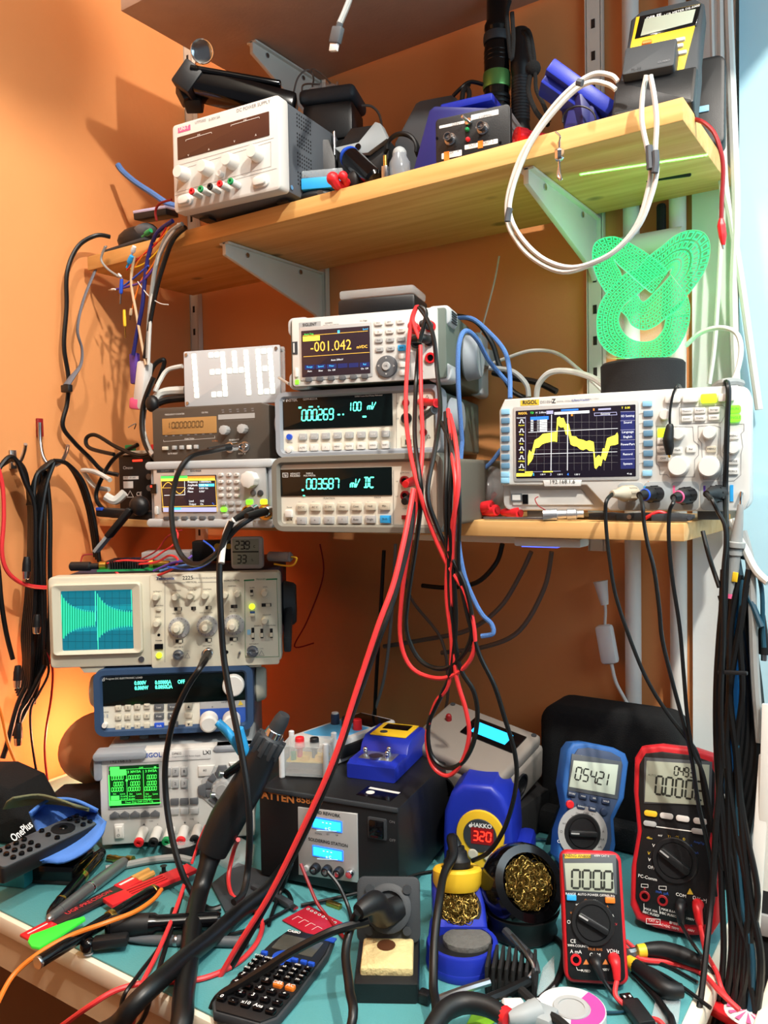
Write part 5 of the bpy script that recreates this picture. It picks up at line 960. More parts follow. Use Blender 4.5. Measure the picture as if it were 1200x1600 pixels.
for x,y,l,m in((625,808,'OFF','ink_white'),(615,770,'V','ink_white'),(612,738,'V','ink_yellow'),(635,700,'V','ink_white'),(615,662,'dBm','ink_yellow'),(668,650,'mV','ink_white'),(712,655,'T1','ink_yellow'),(750,655,'->|','ink_yellow'),(785,668,'\u03a9','ink_yellow'),(815,698,'mA','ink_blue'),(848,735,'\u00b5A','ink_blue'),(860,685,'AmpTip','ink_blue'),(605,858,'PC-Comm','ink_white'),(592,912,'A','ink_red'),(678,932,'mA \u00b5A','ink_blue'),(770,945,'COM','ink_white'),(862,964,'\u03a9 V ->|','ink_white'),(622,1018,'MAX 10A','ink_white'),(622,1036,'HBC FUSED','ink_white'),(708,1020,'MAX 0.6A','ink_white'),(708,1040,'HBC FUSED','ink_white'),(635,1072,'CAT IV','ink_white'),(740,1085,'BM869s','ink_white'),(712,1100,'AC+DC TRMS','ink_white'),(820,1118,'600V','ink_white'),(815,1062,'1000V','ink_white')):
 u,v=c(x,y);pn.text(l,u,v,.0036 if l in('COM','OFF','PC-Comm','V','\u03a9 V ->|','mA \u00b5A')else .0026,m,rot=-3)
pn.line(pn.cs((588,985),(588,1028)),.0005,'ink_white');pn.line(pn.cs((665,998),(668,1035)),.0005,'ink_white');pn.line(pn.cs((600,1058),(668,1062),(668,1088),(600,1084)),.0005,'ink_white',closed=True);pn.line(pn.cs((575,888),(608,890),(608,905),(575,903)),.0005,'ink_white',closed=True);pn.line(pn.cs((662,898),(698,900),(698,918),(662,914)),.0005,'ink_white',closed=True)
pn.poly(pn.cs((800,938),(832,940),(815,908)),'ink_yellow');pn.done()
for x,y in((592,948),(680,970)):pn.jack(*c(x,y),.0062,'red_dark','input_jack',.002)
for x,y in((770,1000),(860,1010)):pn.jack(*c(x,y),.0062,'black_plastic','input_jack',.002)
RED_T,RED_PN=t,pn
t=meter('handheld_multimeter','blue handheld multimeter reading 054.21, leaning behind the small red meter',(-.396,1.063,D0+.006),39,-15,0,0,0,0,13.5)
W,H=.090,.172
def waist2(W,H):return[(-W/2+.006,.012),(-W/2+.02,0),(W/2-.02,0),(W/2-.006,.012),(W/2-.004,H*.25),(W/2-.011,H*.44),(W/2,H*.62),(W/2,H-.016),(W/2-.006,H-.005),(W/2-.024,H),(-W/2+.024,H),(-W/2+.006,H-.005),(-W/2,H-.016),(-W/2,H*.62),(-W/2+.011,H*.44),(-W/2+.004,H*.25)]
b=MB();b.prism(waist2(W,H),-.004,.036,.005,3);b.build('holster','blue_holster',t)
b=MB();b.prism([(x*.80,.010+z*.90)for x,z in waist2(W,H)],-.0062,0,.0012);b.build('face',mat('face_blue','#3c4a66',.5),t)
b=MB();b.T=Matrix.Translation((0,.034,H*.7))@Matrix.Rotation(R(32),4,'X');b.box((0,0,-.062),(.055,.005,.128),.002);b.build('tilt_stand','black_plastic',t)
pn=Panel(t,W,H,y=-.0062);c=pn.view(820,1100,3.158).c
quadp('display_bezel',[(232,245),(478,285),(455,470),(212,425)],'graphite',.001);quadp('lcd',[(240,278),(460,300),(442,448),(218,408)],'lcd_bright',.0016,.0002)
Y=pn.y-.0019;u,v=c(248,340);pn.seg('054.21',u,v,.0168,'lcd_ink',y=Y,wf=.45,th=.12,gap=.42)
u,v=c(295,266);pn.text('LAB',u,v,.0045,'ink_white',bold=.02);u,v=c(395,280);pn.text('DT-2203',u,v,.003,'ink_white')
pn.btns('key',[c(230,442),c(285,455),c(340,465),c(398,480),c(275,505),c(332,516)],.0118,.0072,'button_navy',.003,legend=['STORE','MAX','REL','HOLD','RANGE','PEAK'],lm='ink_white',ls=.3,rad=.002)
pn.knob('round_key',*c(222,495),.0058,.003,'red');pn.knob('round_key',*c(388,532),.0052,.003,'button_navy')
x,z=pn.p(*c(285,635));b=MB();b.lathe([(.0350,0),(.0350,.0012),(.0255,.0016),(.0255,0)],36,(x,pn.y,z),(0,-1,0));b.build('dial_scale','panel_silver',t)
dial(pn,*c(282,636),.0255,'black_plastic',-8,ln=.010,bar=.3)
for x,y,l in((300,540,'OFF'),(232,555,'V'),(195,590,'mV'),(178,630,'\u03a9'),(385,630,'A'),(380,668,'mA'),(368,705,'\u00b5A'),(258,540,'Hz'),(335,545,'V~')):u,v=c(x,y);pn.text(l,u,v,.0032,'ink',y=pn.y-.0017)
u,v=c(172,680);pn.text('CE',u,v,.0045,'ink_white');pn.done()
t=meter('handheld_multimeter','smallest red edged black multimeter reading 000.0, at the front right of the desk',(-.293,.826,D0+.009),25.5,-22,0,0,0,0,-.5)
W,H=.0665,.131
b=MB();b.prism(rr(-W/2,0,W/2,H,.009,5),-.003,.026,.004,3);b.build('shell','red_holster',t);b=MB();b.prism(rr(-W/2+.0035,.0035,W/2-.0035,H-.0035,.007,5),-.0046,0,.0008);b.build('face','black_plastic',t)
b=MB();b.prism(rr(-W/2+.002,-.004,W/2-.002,H*.5,.008),.010,.030,.003);b.build('back','black_plastic',t)
b=MB();b.T=Matrix.Translation((0,.026,H*.75))@Matrix.Rotation(R(40),4,'X');b.box((0,0,-.048),(.045,.004,.098),.002);b.build('tilt_stand','black_plastic',t)
pn=Panel(t,W,H,y=-.0046);c=pn.view(820,1100,3.158).c
quadp('display_bezel',[(185,738),(450,745),(455,940),(198,925)],'graphite',.0006);quadp('lcd',[(195,785),(432,785),(442,932),(205,918)],'lcd',.0012,.0002);quadp('brand_strip',[(195,740),(325,742),(326,760),(197,762)],'ink_yellow',.001,.0001)
Y=pn.y-.0015;u,v=c(230,862);pn.seg('000.0',u,v,.0185,'lcd_ink',y=Y,wf=.46,th=.12,gap=.36);u,v=c(258,751);pn.text('ANENG AN8008',u,v,.003,'ink',y=pn.y-.0013);u,v=c(378,750);pn.text('600V CAT II',u,v,.0022,'ink_white',y=pn.y-.0009)
pn.btns('key',[c(230,955)],.0105,.0058,'sky_blue',.003,rad=.001);pn.btns('key',[c(420,968)],.0105,.0058,'orange',.003,rad=.001)
dial(pn,*c(335,1080),.0232,'black_plastic',28,ln=.009,bar=.3)
for x,y,l,m in((226,938,'RANGE','ink_white'),(328,943,'AUTO POWER OFF','ink_white'),(420,948,'REL/Hz','ink_white'),(228,1078,'OFF','ink_white'),(228,1032,'V','ink_orange'),(262,990,'mV','ink_white'),(300,970,'\u03a9','ink_orange'),(348,972,'Hz','ink_white'),(408,1000,'A','ink_orange'),(430,1045,'\u00b5A','ink_white'),(440,1088,'NCV','ink_red'),(238,1172,'CE','ink_white'),(262,1195,'9999-COUNTS','ink_white'),(346,1212,'TRUE RMS','ink_orange'),(252,1224,'A mA','ink_white'),(346,1240,'COM','ink_white'),(435,1222,'V\u03a9Hz','ink_white'),(300,1318,'FUSED','ink_white'),(400,1312,'600V','ink_white')):u,v=c(x,y);pn.text(l,u,v,.0036 if l in('OFF','COM','CE','A mA','V\u03a9Hz')else .0024,m)
for x in(302,398):pn.poly(pn.cs((x-15,1285),(x+15,1285),(x,1258)),'ink_orange')
pn.line(pn.cs((252,1292),(260,1312),(285,1314)),.0005,'ink_white');pn.done();pn.jack(*c(252,1262),.0058,'red','input_jack',.0025)
for x,y in((348,1268),(440,1262)):pn.jack(*c(x,y),.0058,'black_plastic','input_jack',.0015)
SM_T,SM_PN=t,pn
def lead(label,tp,plug,wire,m,r=.0024,rp=.006,cat='lead',group=None):
 """banana plug (own part) with its wire; tp = plug axis points in the world"""
 t=thing('test_lead',label,cat,tp[0],group=group);o_=Vector(tp[0])
 b=MB();n=len(tp);b.tube([Vector(p)-o_ for p in tp],[rp*(1-.45*i/(n-1))for i in range(n)],12,4);b.build('banana_plug',plug,t)
 P_=[Vector(tp[-1])]+[at(p[0],p[1],**{p[2]:p[3]})if len(p)==4 else Vector(p)for p in wire]
 P_=onward(wire,P_);b=MB();b.tube([p-o_ for p in P_],r,8,6);b.build('wire',m,t);return t
def onp(t,pn,x,y,out):
 px,pz=pn.p(*pn.c(x,y));return t.matrix_world@Vector((px,pn.y-out,pz))
Zd=D0+.0025
lead('black test lead plugged into the COM socket of the small red meter',[onp(t,pn,348,1262,.0),onp(t,pn,348,1270,.010),onp(t,pn,358,1300,.012),onp(t,pn,378,1345,.012)],'black_plastic',[(952,1545,'z',Zd+.012),(968,1565,'z',Zd+.004),(985,1585,'z',Zd+.001),(1003,1604,'z',Zd)],'cable_black',.0022,.0066)
lead('red test lead plugged into the voltage socket of the small red meter',[onp(t,pn,440,1258,.0),onp(t,pn,440,1266,.010),onp(t,pn,445,1300,.012),onp(t,pn,448,1350,.012)],'red',[(962,1556,'z',Zd+.012),(985,1576,'z',Zd+.003),(1012,1590,'z',Zd+.001),(1040,1606,'z',Zd)],'red_wire',.0026,.0066)
t,pn=RED_T,RED_PN;pn.view(820,1100,3.158)
lead('black test lead plugged into the COM socket of the largest red multimeter',[onp(t,pn,770,985,.0),onp(t,pn,770,995,.010),onp(t,pn,772,1040,.012),onp(t,pn,776,1080,.010)],'black_plastic',[(1078,1468,'z',.80),(1095,1492,'z',Zd+.01),(1108,1512,'z',Zd),(1150,1560,'z',.72),(1170,1610,'z',.66)],'cable_black',.002,.0066)
lead('red test lead plugged into the volts socket of the largest red multimeter',[onp(t,pn,855,988,.0),onp(t,pn,855,1000,.010),onp(t,pn,862,1050,.012),onp(t,pn,868,1085,.010)],'red',[(1102,1485,'z',.785),(1112,1505,'z',Zd+.006),(1120,1520,'z',Zd),(1128,1545,'z',.745),(1140,1562,'z',.73),(1172,1590,'z',.70)],'red_wire',.0026,.0068)
def footprint(x0,y0,x1,y1,z=D0+.002):
 a,b_=at(x0,y0,z=z),at(x1,y1,z=z);return(a+b_)/2,math.degrees(math.atan2(b_.y-a.y,b_.x-a.x)),(b_-a).length
m_,rz_,W=footprint(407,1367,624,1412,D0+.006);H=(at(407,1231,y=at(407,1367,z=D0+.006).y).z-D0-.006)
t=thing('rework_station','black box rework station with two blue lit displays, in the middle of the desk','rework station',(m_.x,m_.y,D0),rz_)
Dp=.235
b=MB();b.box((0,Dp/2,H/2+.006),(W,Dp,H),.003);b.build('case','black_plastic',t)
for sx in(-.08,.08):
 for y in(.03,Dp-.03):b=MB();b.cyl((sx,y,0),(sx,y,.008),.010,seg=14);b.build('foot','black_rubber',t)
pn=Panel(t,W,H,z0=.006);c=pn.view(380,1050,2.4).c
b=MB();o=[pn.p(*c(*q))for q in((207,505),(430,530),(433,788),(210,758))];b.prism(o[::-1],-.0022,.001,.0008);pl=b.build('front_plate','panel_silver',t)
b=MB();b.box((0,.0,H+.0045),(W,.004,.006),.001);b.build('front_lip','charcoal',t)
pn.y=-.0022
for(x0,y0,x1,y1),l in(((258,541,372,603),'SMD REWORK'),((260,648,376,710),'SOLDERING STATION')):
 pn.plate('display',*c(x0,y0),*c(x1,y1),'glow_blue',.001,.0010,.0002);(u0,v0),(u1,v1)=c(x0+5,y0+6),c(x1-5,y1-6);pn.plate('display_face',u0,v0,u1,v1,'glow_backlight',.0005,.0016,.0001)
 u,v=c((x0+x1)/2,y0-8);pn.text(l,u,v,.0042,'ink',bold=.03);u,v=c((x0+x1)/2,(y0+y1)/2-8);pn.text('- - -',u,v,.0065,'glow_lcdtext',y=-.0041,bold=.02);u,v=c((x0+x1)/2+4,(y0+y1)/2+14);pn.text('o C',u,v,.0038,'glow_lcdtext',y=-.0041,bold=.02);pn.line(pn.cs((x0+20,y1-12),(x1-20,y1-8)),.0005,'glow_lcdtext',y=-.0041)
for i,x in enumerate((275,318,362)):pn.knob('knob',*c(x,733+7*i),.0068,.010,'black_plastic');pn.knob('knob_cap',*c(x,733+7*i),.0040,.0105,'chrome')
pn.knob('socket',*c(405,752),.0055,.008,'chrome');pn.knob('button',*c(238,735),.004,.003,'button_grey')
for i,x in enumerate((282,318,352)):u,v=c(x,603+3*i);pn.text(('DOWN','SET','UP')[i],u,v+.01,.0022)
pn.y=0;u,v=c(130,472);pn.text('ATTEN',u,v,.0100,'ink_orange',bold=.05,xs=1.15);u,v=c(248,486);pn.text('8586D',u,v,.0085,'ink_orange',bold=.03,xs=1.2)
pn.plate('rocker_frame',*c(468,540),*c(540,632),'charcoal',.002,.002);pn.box('rocker_switch',*c(476,550),*c(530,622),'black_gloss',.005,.001);u,v=c(558,563);pn.text('ON',u,v,.0036,'ink_grey');u,v=c(560,632);pn.text('OFF',u,v,.0036,'ink_grey')
pn.done()
TOPA=D0+.006+H
MA=t.matrix_world
q=at(592,1240,z=TOPA);t=thing('warning_sticker','black and white sticker on top of the black rework station','sticker',(q.x,q.y,TOPA),rz_-4);b=MB();b.box((0,0,.0002),(.052,.034,.0004));b.build('backing','black_gloss',t);b=MB();b.box((.002,.012,.0005),(.046,.006,.0003));b.lathe([(.006,.0004),(.006,.0007),(0,.0007)],16,(-.012,-.002,0));b.build('print','label_white',t)
q0,q1=at(445,1206,z=TOPA),at(520,1207,z=TOPA);cc=(q0+q1)/2
t=thing('kit_tester','clear acrylic box with red and black knobs and circuit inside, on the rework station','electronic kit',(cc.x,cc.y,TOPA),24)
W,Dp,H=.066,.05,.048
for nm,c_,d_ in(('front_wall',(0,-Dp/2,H/2),(W,.002,H-.006)),('back_wall',(0,Dp/2,H/2),(W,.002,H-.006)),('side_wall',(-W/2,0,H/2),(.002,Dp,H-.006)),('side_wall',(W/2,0,H/2),(.002,Dp,H-.006)),('top_wall',(0,0,H-.003),(W,Dp,.002))):b=MB();b.box(c_,d_);b.build(nm,'clear_shell',t)
for sx in(-1,1):
 for sy in(-1,1):b=MB();b.cyl((sx*W/2*.98,sy*Dp/2,0),(sx*W/2*.98,sy*Dp/2,H+.004),.0042,seg=12,bev=.001);b.build('corner_post','frost',t)
b=MB();b.box((0,0,.008),(W-.01,Dp-.008,.006));b.build('base_board','copper_dark',t);b=MB();b.box((0,0,.022),(W-.012,Dp-.008,.0016));b.build('circuit_board','ink_yellow',t)
for x,m,y in((-.012,'red',-.002),(.010,'black_plastic',-.002)):b=MB();b.cyl((x,y,.023),(x,y,.036),.004);b.cyl((x,y,.036),(x,y,H+.004),.0075,.0065,14,.001);b.build('knob',m,t)
b=MB();b.cyl((-.018,-.015,.023),(-.018,-.015,.034),.004);b.build('capacitor','green',t);b=MB();b.box((.02,-.012,.026),(.012,.008,.007));b.box((0,-.016,.026),(.01,.007,.006));b.build('component','yellow',t)
q0=at(560,1170,z=TOPA+.03);t=thing('handheld_tester','white handheld tester with light blue face and three knobs, on the rework station','tester',(at(535,1170,z=TOPA).x+.005,at(535,1170,z=TOPA).y,TOPA+.0006),rz_-17)
W,L,H=.082,.165,.034
T=Matrix(((1,0,0,0),(0,0,1,0),(0,-1,0,0),(0,0,0,1)))
b=MB();b.T=Matrix(((1,0,0,0),(0,0,1,0),(0,1,0,0),(0,0,0,1)));b.prism(rr(-W/2,-L/2,W/2,L/2,.012),0,H,.004);b.T=Matrix.Identity(4);b.build('case','case_white',t)
b=MB();b.box((0,-.018,H),(W-.018,.080,.0016),.0006);b.build('face',mat('face_sky','#5aaee0',.45),t);b=MB();b.box((0,.050,H+.0002),(W-.016,.048,.002),.0008);b.build('display','black_gloss',t)
for x,m,cap in((-.024,'button_navy',1),(0,'black_plastic',0),(.024,'red',0)):b=MB();b.cyl((x,.004,H),(x,.004,H+.017),.0072,.0066,18,.001);k=b.build('knob',m,t);
b=MB();b.cyl((-.024,.004,H+.017),(-.024,.004,H+.019),.0055,seg=16);b.build('knob_cap','label_white',t)
b=MB();b.box((W/2+.002,-.01,H*.5),(.008,.09,.018),.003);b.build('side_grip','black_rubber',t)
q0,q1=at(541,1215,z=TOPA),at(618,1225,z=TOPA);cc=(q0+q1)/2;dw=q1-q0
t=thing('tip_thermometer','royal blue tip thermometer with yellow display plate, on the rework station','thermometer',(cc.x,cc.y,TOPA+.0006),math.degrees(math.atan2(dw.y,dw.x)))
W,L,H=dw.length,.135,.042
side=[(0,0),(0,.020),(.012,.024),(.050,.024),(.056,.034),(.070,.042),(L-.01,.042),(L,.034),(L,0)]
T=Matrix(((0,1,0,0),(1,0,0,0),(0,0,1,0),(0,0,0,1)))
b=MB();b.prism(side,-W/2,W/2,.003,T=T);b.build('case','royal_blue',t)
b=MB();b.box((0,.098,.0425),(W-.018,.060,.0016),.0005);b.build('face_plate','yellow',t);b=MB();b.box((0,.110,.0432),(W-.034,.024,.0016),.0004);b.build('display','black_gloss',t)
b=MB();b.cyl((-.012,.083,.043),(-.012,.083,.0442),.0058,seg=18);b.build('button','charcoal',t);b=MB();b.box((0,.032,.0240),(W-.024,.032,.0016),.0004);b.build('sensor_plate','aluminium',t)
for x,y in((-.020,.030),(.012,.042),(.016,.024)):b=MB();b.cyl((x,y,.024),(x,y,.032),.0032,seg=12,bev=.001);b.ball((x,y,.033),.0035);b.build('sensor_post','chrome',t)
b=MB();b.cyl((-.001,.024,.0245),(-.001,.024,.0275),.0105,seg=18);b.build('sensor_disc','steel',t)
pnl=Panel(t,W,L);
q0,q1=at(672,1196,y=1.15),at(848,1238,y=1.15)
t=thing('grey_enclosure','taupe sloped plastic enclosure with a glowing blue LCD at the back of the desk','enclosure',(-.600,1.055,D0+.0606),-3)
b=MB();b.box((0,.10,-.030),(.19,.17,.058),.004);o_=b.build('stand_off','black_matte',t)
t['label']='taupe sloped plastic enclosure with a glowing blue LCD at the back of the desk'
W,H,Dp=.172,.080,.135;ts=Matrix.Rotation(R(8),4,'X')
def EB():b=MB();b.T=Matrix.Translation((0,0,0))@Matrix.Rotation(R(10),4,'Y')@Matrix.Rotation(R(16),4,'X');return b
mat('enclosure_taupe','#8a8178',.55,bump=.05,bs=800)
b=EB();b.box((0,Dp/2,.030),(W,Dp,.060),.007,3);b.build('base','enclosure_taupe',t);b=EB();b.box((0,Dp/2,.068),(W-.006,Dp-.006,.022),.007,3);b.build('lid','enclosure_taupe',t)
b=EB();b.box((.022,Dp*.66,.0795),(.092,.046,.003),.001);b.build('display_bezel','black_gloss',t);b=EB();b.box((.020,Dp*.66,.0812),(.060,.026,.0015));b.build('lcd_display','glow_backlight',t)
for x in(-.008,.046):b=EB();b.lathe([(.0165,0),(.0165,.003),(.014,.003),(.014,.0006),(0,.0006)],28,(x,0,.030),(0,-1,0));b.build('round_port','black_gloss',t)
b=EB();b.lathe([(.018,0),(.018,.003),(.015,.003),(.015,.0006),(0,.0006)],28,(W/2,.06,.034),(1,0,0));b.build('side_port','black_plastic',t)
b=EB();b.cyl((-.056,Dp*.62,.079),(-.056,Dp*.62,.085),.005);b.ball((-.056,Dp*.62,.086),.0045);b.build('push_button','red_dark',t)
for x in(-W/2+.012,W/2-.012):b=EB();b.cyl((x,Dp-.012,.0785),(x,Dp-.012,.0800),.0042,seg=12);b.build('lid_screw','charcoal',t)
t=thing('fabric_bag','black fabric covered box standing against the back wall behind the multimeters','bag',(-.405,1.235,D0),0)
b=MB();b.prism(rr(-.110,0,.105,.194,.03,6),-.045,.045,.016,4);b.build('cover','fabric_black',t)
b=MB();b.box((-.01,-.06,.02),(.24,.04,.04),.012);b.build('folded_edge','fabric_black',t)
t=thing('soldering_station','royal blue soldering station with yellow front reading 320 in red','soldering station',(-.518,.985,D0),17)
W,H,Dp=.098,.128,.105
o=[(-W/2,0),(W/2,0),(W/2,.05),(W/2-.002,.085),(W/2-.012,.112),(W/2-.028,H),(-W/2+.028,H),(-W/2+.012,.112),(-W/2+.002,.085),(-W/2,.05)]
b=MB();b.prism(o,0,Dp,.009,4);b.build('case','royal_blue',t)
pn=Panel(t,W,H);c=pn.view(380,1050,2.4).c
b=MB();x,z=pn.p(*c(890,608));o=[(x+.0335*math.cos(a),z+.0345*math.sin(a))for a in[R(-38+256*k/22)for k in range(23)]]+[(x-.030,z-.028),(x-.019,z-.055),(x-.016,z-.082),(x+.026,z-.082),(x+.028,z-.055),(x+.031,z-.030)]
b.prism(o,-.0045,.002,.002);b.build('yellow_front','yellow_iron',t)
b=MB();b.cyl((x,-.0035,z),(x,-.0060,z),.0232,seg=30,bev=.0006);b.build('display_disc','charcoal',t)
pn.y=-.0060;u,v=c(862,612);pn.rect(u-.03,v-.09,u+.29,v+.09,'red_dark');pn.seg('320',u,v,.0125,'glow_led_red',wf=.5,th=.14,gap=.45,y=-.0068);u,v=c(893,578);pn.text('HAKKO',u,v,.0058,'ink_white',bold=.04);u,v=c(853,576);pn.poly([(u+.028*math.cos(k*1.047),v+.022*math.sin(k*1.047))for k in range(6)],'ink_white')
pn.y=-.0045;pn.knob('button',*c(862,680),.0072,.003,'button_warm');pn.knob('button',*c(920,688),.0076,.003,'button_warm');pn.done()
b=MB();x,z=pn.p(*c(905,760));b.lathe([(.0105,0),(.0105,.003),(.006,.003),(.006,0),(0,0)],20,(x,-.0045,z),(0,-1,0));b.build('iron_socket','black_plastic',t)
b=MB();b.box((W/2+.010,.05,.020),(.024,.08,.04),.008);b.build('side_bulge','royal_blue',t)
q0,q1=at(668,1535,z=D0),at(785,1540,z=D0);cc=(q0+q1)/2;dw=q1-q0
rzh=math.degrees(math.atan2(dw.y,dw.x))
t=thing('iron_holder','royal blue soldering iron holder with yellow collar, grey sponge and brass wool','holder',(cc.x,cc.y,D0),rzh+4)
Wb=dw.length*1.02
b=MB();n=28;
o=[(Wb/2*math.cos(a),.036+.040*math.sin(a))for a in[math.pi*(1+k/14)for k in range(15)]]+[(Wb*.42,.11),(Wb*.30,.152),(-Wb*.30,.152),(-Wb*.42,.11)]
TF=Matrix(((1,0,0,0),(0,0,1,0),(0,1,0,0),(0,0,0,1)))
b.T=TF;b.prism(o,.0,.010,.002);b.T=Matrix.Identity(4)
o2=[(Wb/2*math.cos(a)*.98,.036+.040*math.sin(a)*.98)for a in[2*math.pi*k/28 for k in range(28)]];i2=[(x*.86,.036+(y-.036)*.86)for x,y in o2]
vs_=[(x,y,.0)for x,y in o2]+[(x,y,.026)for x,y in o2]+[(x*.97,.036+(y-.036)*.97,.028)for x,y in o2]+[(x,y,.028)for x,y in i2]+[(x,y,.012)for x,y in i2];fs=[]
for k in range(4):
 for j in range(28):fs.append((k*28+j,k*28+(j+1)%28,(k+1)*28+(j+1)%28,(k+1)*28+j))
fs.append(tuple(range(112,140)));b.put(vs_,fs)
side=[(.060,.0),(.060,.030),(.086,.043),(.098,.053),(.112,.058),(.140,.059),(.142,0)]
b.prism(side,-Wb*.38,Wb*.38,.006,3,T=Matrix(((0,1,0,0),(1,0,0,0),(0,0,1,0),(0,0,0,1))));b.build('base','royal_blue',t)
b=MB();b.T=TF;b.prism([(x*.97,.036+(y-.036)*.95)for x,y in i2],.012,.021,.001);b.build('sponge_tray','black_plastic',t)
b=MB();random.seed(3);b.T=Matrix.Identity(4)
gx=16;vs_,fs=[],[]
b.T=TF;b.prism([(x*.80+.006,.044+(y-.036)*.66)for x,y in i2],.018,.027,.002);b.build('sponge','sponge_grey',t)
sl=Vector((0,.092-.066,.050-.040)).normalized();nrm=Vector((0,-.62,.78))
b=MB();b.lathe([(.026,.0),(.026,.0015),(.0,.0015)],28,(0,.080,.0415),nrm);w_=b.build('wool_well','black_matte',t);w_.scale=(1,1,1)
def wool(name,c0,rad,nv,k,m,parent,seedv):
 random.seed(seedv);b=MB();nv=Vector(nv).normalized();u_=nv.orthogonal().normalized();v_=nv.cross(u_)
 for j in range(k):
  a=random.random()*6.28;r0=rad*math.sqrt(random.random())*.85;p=Vector(c0)+u_*r0*math.cos(a)+v_*r0*math.sin(a);pts=[]
  ph=random.random()*6.28
  for i in range(5):pts.append(p+u_*.005*math.cos(ph+i*1.5)+v_*.005*math.sin(ph+i*1.5)+nv*(random.random()*.006*(1-(r0/rad)**2)+.001))
  b.tube(pts,.0006,4,3)
 o=b.build(name,m,parent);o['kind']='stuff';return o
wool('brass_wool',(0,.080,.043),.023,nrm,190,'brass_wool',t,5)
cb=Vector((0,.112,.062));dv=Vector((-.02,.35,.94)).normalized();dv=Vector((0,.25,.97)).normalized()
b=MB();b.lathe([(.026,-.012),(.030,-.004),(.030,.010),(.0275,.013),(.020,.013),(.018,.0),(.017,-.010)],30,cb,dv);b.build('collar','yellow_iron',t)
b=MB();b.cyl(cb-dv*.030+Vector((0,-.008,0)),cb-dv*.005,.008,.012,18);b.build('tip_guide','steel',t)
cb=t.matrix_world@cb;dvw=(t.matrix_world.to_3x3()@dv)
ti=thing('soldering_iron','black soldering iron handle standing in the yellow collar of the blue holder','soldering iron',cb,0)
b=MB();b.lathe([(0,-.02),(.010,-.02),(.0125,.010),(.0165,.013),(.0168,.020),(.0135,.024),(.0125,.031),(.0100,.033),(.0095,.037),(0,.038)],26,(0,0,0),dvw);b.build('handle','black_rubber',ti)
top=cb+dvw*.036;b=MB()
b.tube([p-cb for p in(top,top+dvw*.012+Vector((-.004,-.004,-.002)),at(708,1338,y=.84),at(694,1365,y=.81),at(686,1410,y=.77),at(679,1470,y=.735),at(677,1540,y=.70),at(676,1606,y=.66),Vector((-.40,.57,.71)),Vector((-.39,.55,.40)))],[.0075,.007,.0055,.0048,.0048,.0048,.0048,.0048,.0048,.0048],10,6);b.build('cord','cable_black',ti)
q=at(830,1430,z=D0);t=thing('wool_holder','black ball shaped holder filled with golden brass wool, between iron holder and small meter','tip cleaner',(-.410,.893,D0),0)
dv=(CPOS-(Vector((-.410,.893,D0+.055)))).normalized();dv=(dv+RT*.42+UP*.16).normalized()
b=MB();prof=[(.050*math.sin(a),-.050*math.cos(a))for a in[math.pi*k/18 for k in range(13)]];prof[0]=(0,prof[0][1]);b.lathe(prof+[(.034,.0265),(.030,.015),(0,.012)],32,(0,0,.055),dv);b.build('shell','black_gloss',t)
b=MB();b.lathe([(0,0),(.040,0),(.043,.004),(.040,.014),(.046,.030),(0,.030)],30);b.build('base','black_rubber',t)
wool('brass_wool',Vector((0,0,.055))+dv*.0195,.031,dv,340,'brass_wool',t,9)
q0,q1=at(553,1566,z=D0),at(655,1570,z=D0);cc=(q0+q1)/2;dw=q1-q0;Wb=dw.length
t=thing('sponge_stand','black soldering iron stand with yellow sponge in front of the rework station','stand',(cc.x,cc.y,D0),math.degrees(math.atan2(dw.y,dw.x))+2)
T_=Matrix(((0,1,0,0),(1,0,0,0),(0,0,1,0),(0,0,0,1)))
b=MB();b.prism([(0,0),(-.002,.022),(.004,.024),(.105,.030),(.108,0)],-Wb/2,Wb/2,.004,T=T_);b.box((0,.084,.050),(Wb*.92,.012,.075),.003,rot=Matrix.Rotation(R(-16),3,'X'));b.build('base','black_plastic',t)
b=MB();b.T=Matrix.Translation((0,.042,.0285))@Matrix.Rotation(R(3),4,'X');b.box((0,0,0),(Wb*.82,.066,.012),.003);s_=b.build('sponge','sponge',t)
b=MB();b.T=Matrix.Translation((-.002,.048,.0346))@Matrix.Rotation(R(3),4,'X');b.lathe([(.012,.0),(.008,.0006),(0,.0007)],14,(0,0,0));b.build('sponge_hole','copper_dark',t)
b=MB();b.T=Matrix.Translation((0,.074,.062))@Matrix.Rotation(R(-20),4,'X');b.lathe([(.024,-.02),(.026,0),(.026,.010),(.021,.012),(.018,.012),(.016,.0),(0,-.002)],24,(0,0,0),(0,-1,.2));
for k in range(4):a=R(45+90*k);b.cyl((.030*math.cos(a),-.010,.030*math.sin(a)),(.030*math.cos(a),.004,.030*math.sin(a)),.005,seg=10)
b.prism(rr(-.036,-.034,.036,.034,.008),-.004,.002,.001);b.build('iron_cup','charcoal',t)
to=t.matrix_world@Vector((-.004,.055,.066))
ti=thing('soldering_iron','black iron handle resting in the cup of the yellow sponge stand','soldering iron',to,0)
pts=[Vector((.006,.02,.0)),Vector((0,-.004,.002)),at(585,1410,y=to.y-.03)-to,at(560,1425,y=to.y-.055)-to,at(548,1450,y=.68)-to,at(540,1490,y=.66)-to,at(546,1545,y=.63)-to,at(548,1606,y=.60)-to,Vector((-.47,.56,.70))-to,Vector((-.46,.55,.40))-to]
b=MB();b.tube(pts[:4],[.013,.0145,.0125,.008],14,6);b.build('handle','black_rubber',ti);b=MB();b.tube(pts[3:],.0048,10,6);b.build('cord','cable_black',ti)
q=[at(*p_,z=D0+.013)for p_ in((440,1446),(536,1465),(426,1602),(323,1567))]
cc=(q[2]+q[3])/2;ax=(q[0]+q[1])/2-cc;L=ax.length;rz_=math.degrees(math.atan2(-ax.x,ax.y));W=.080
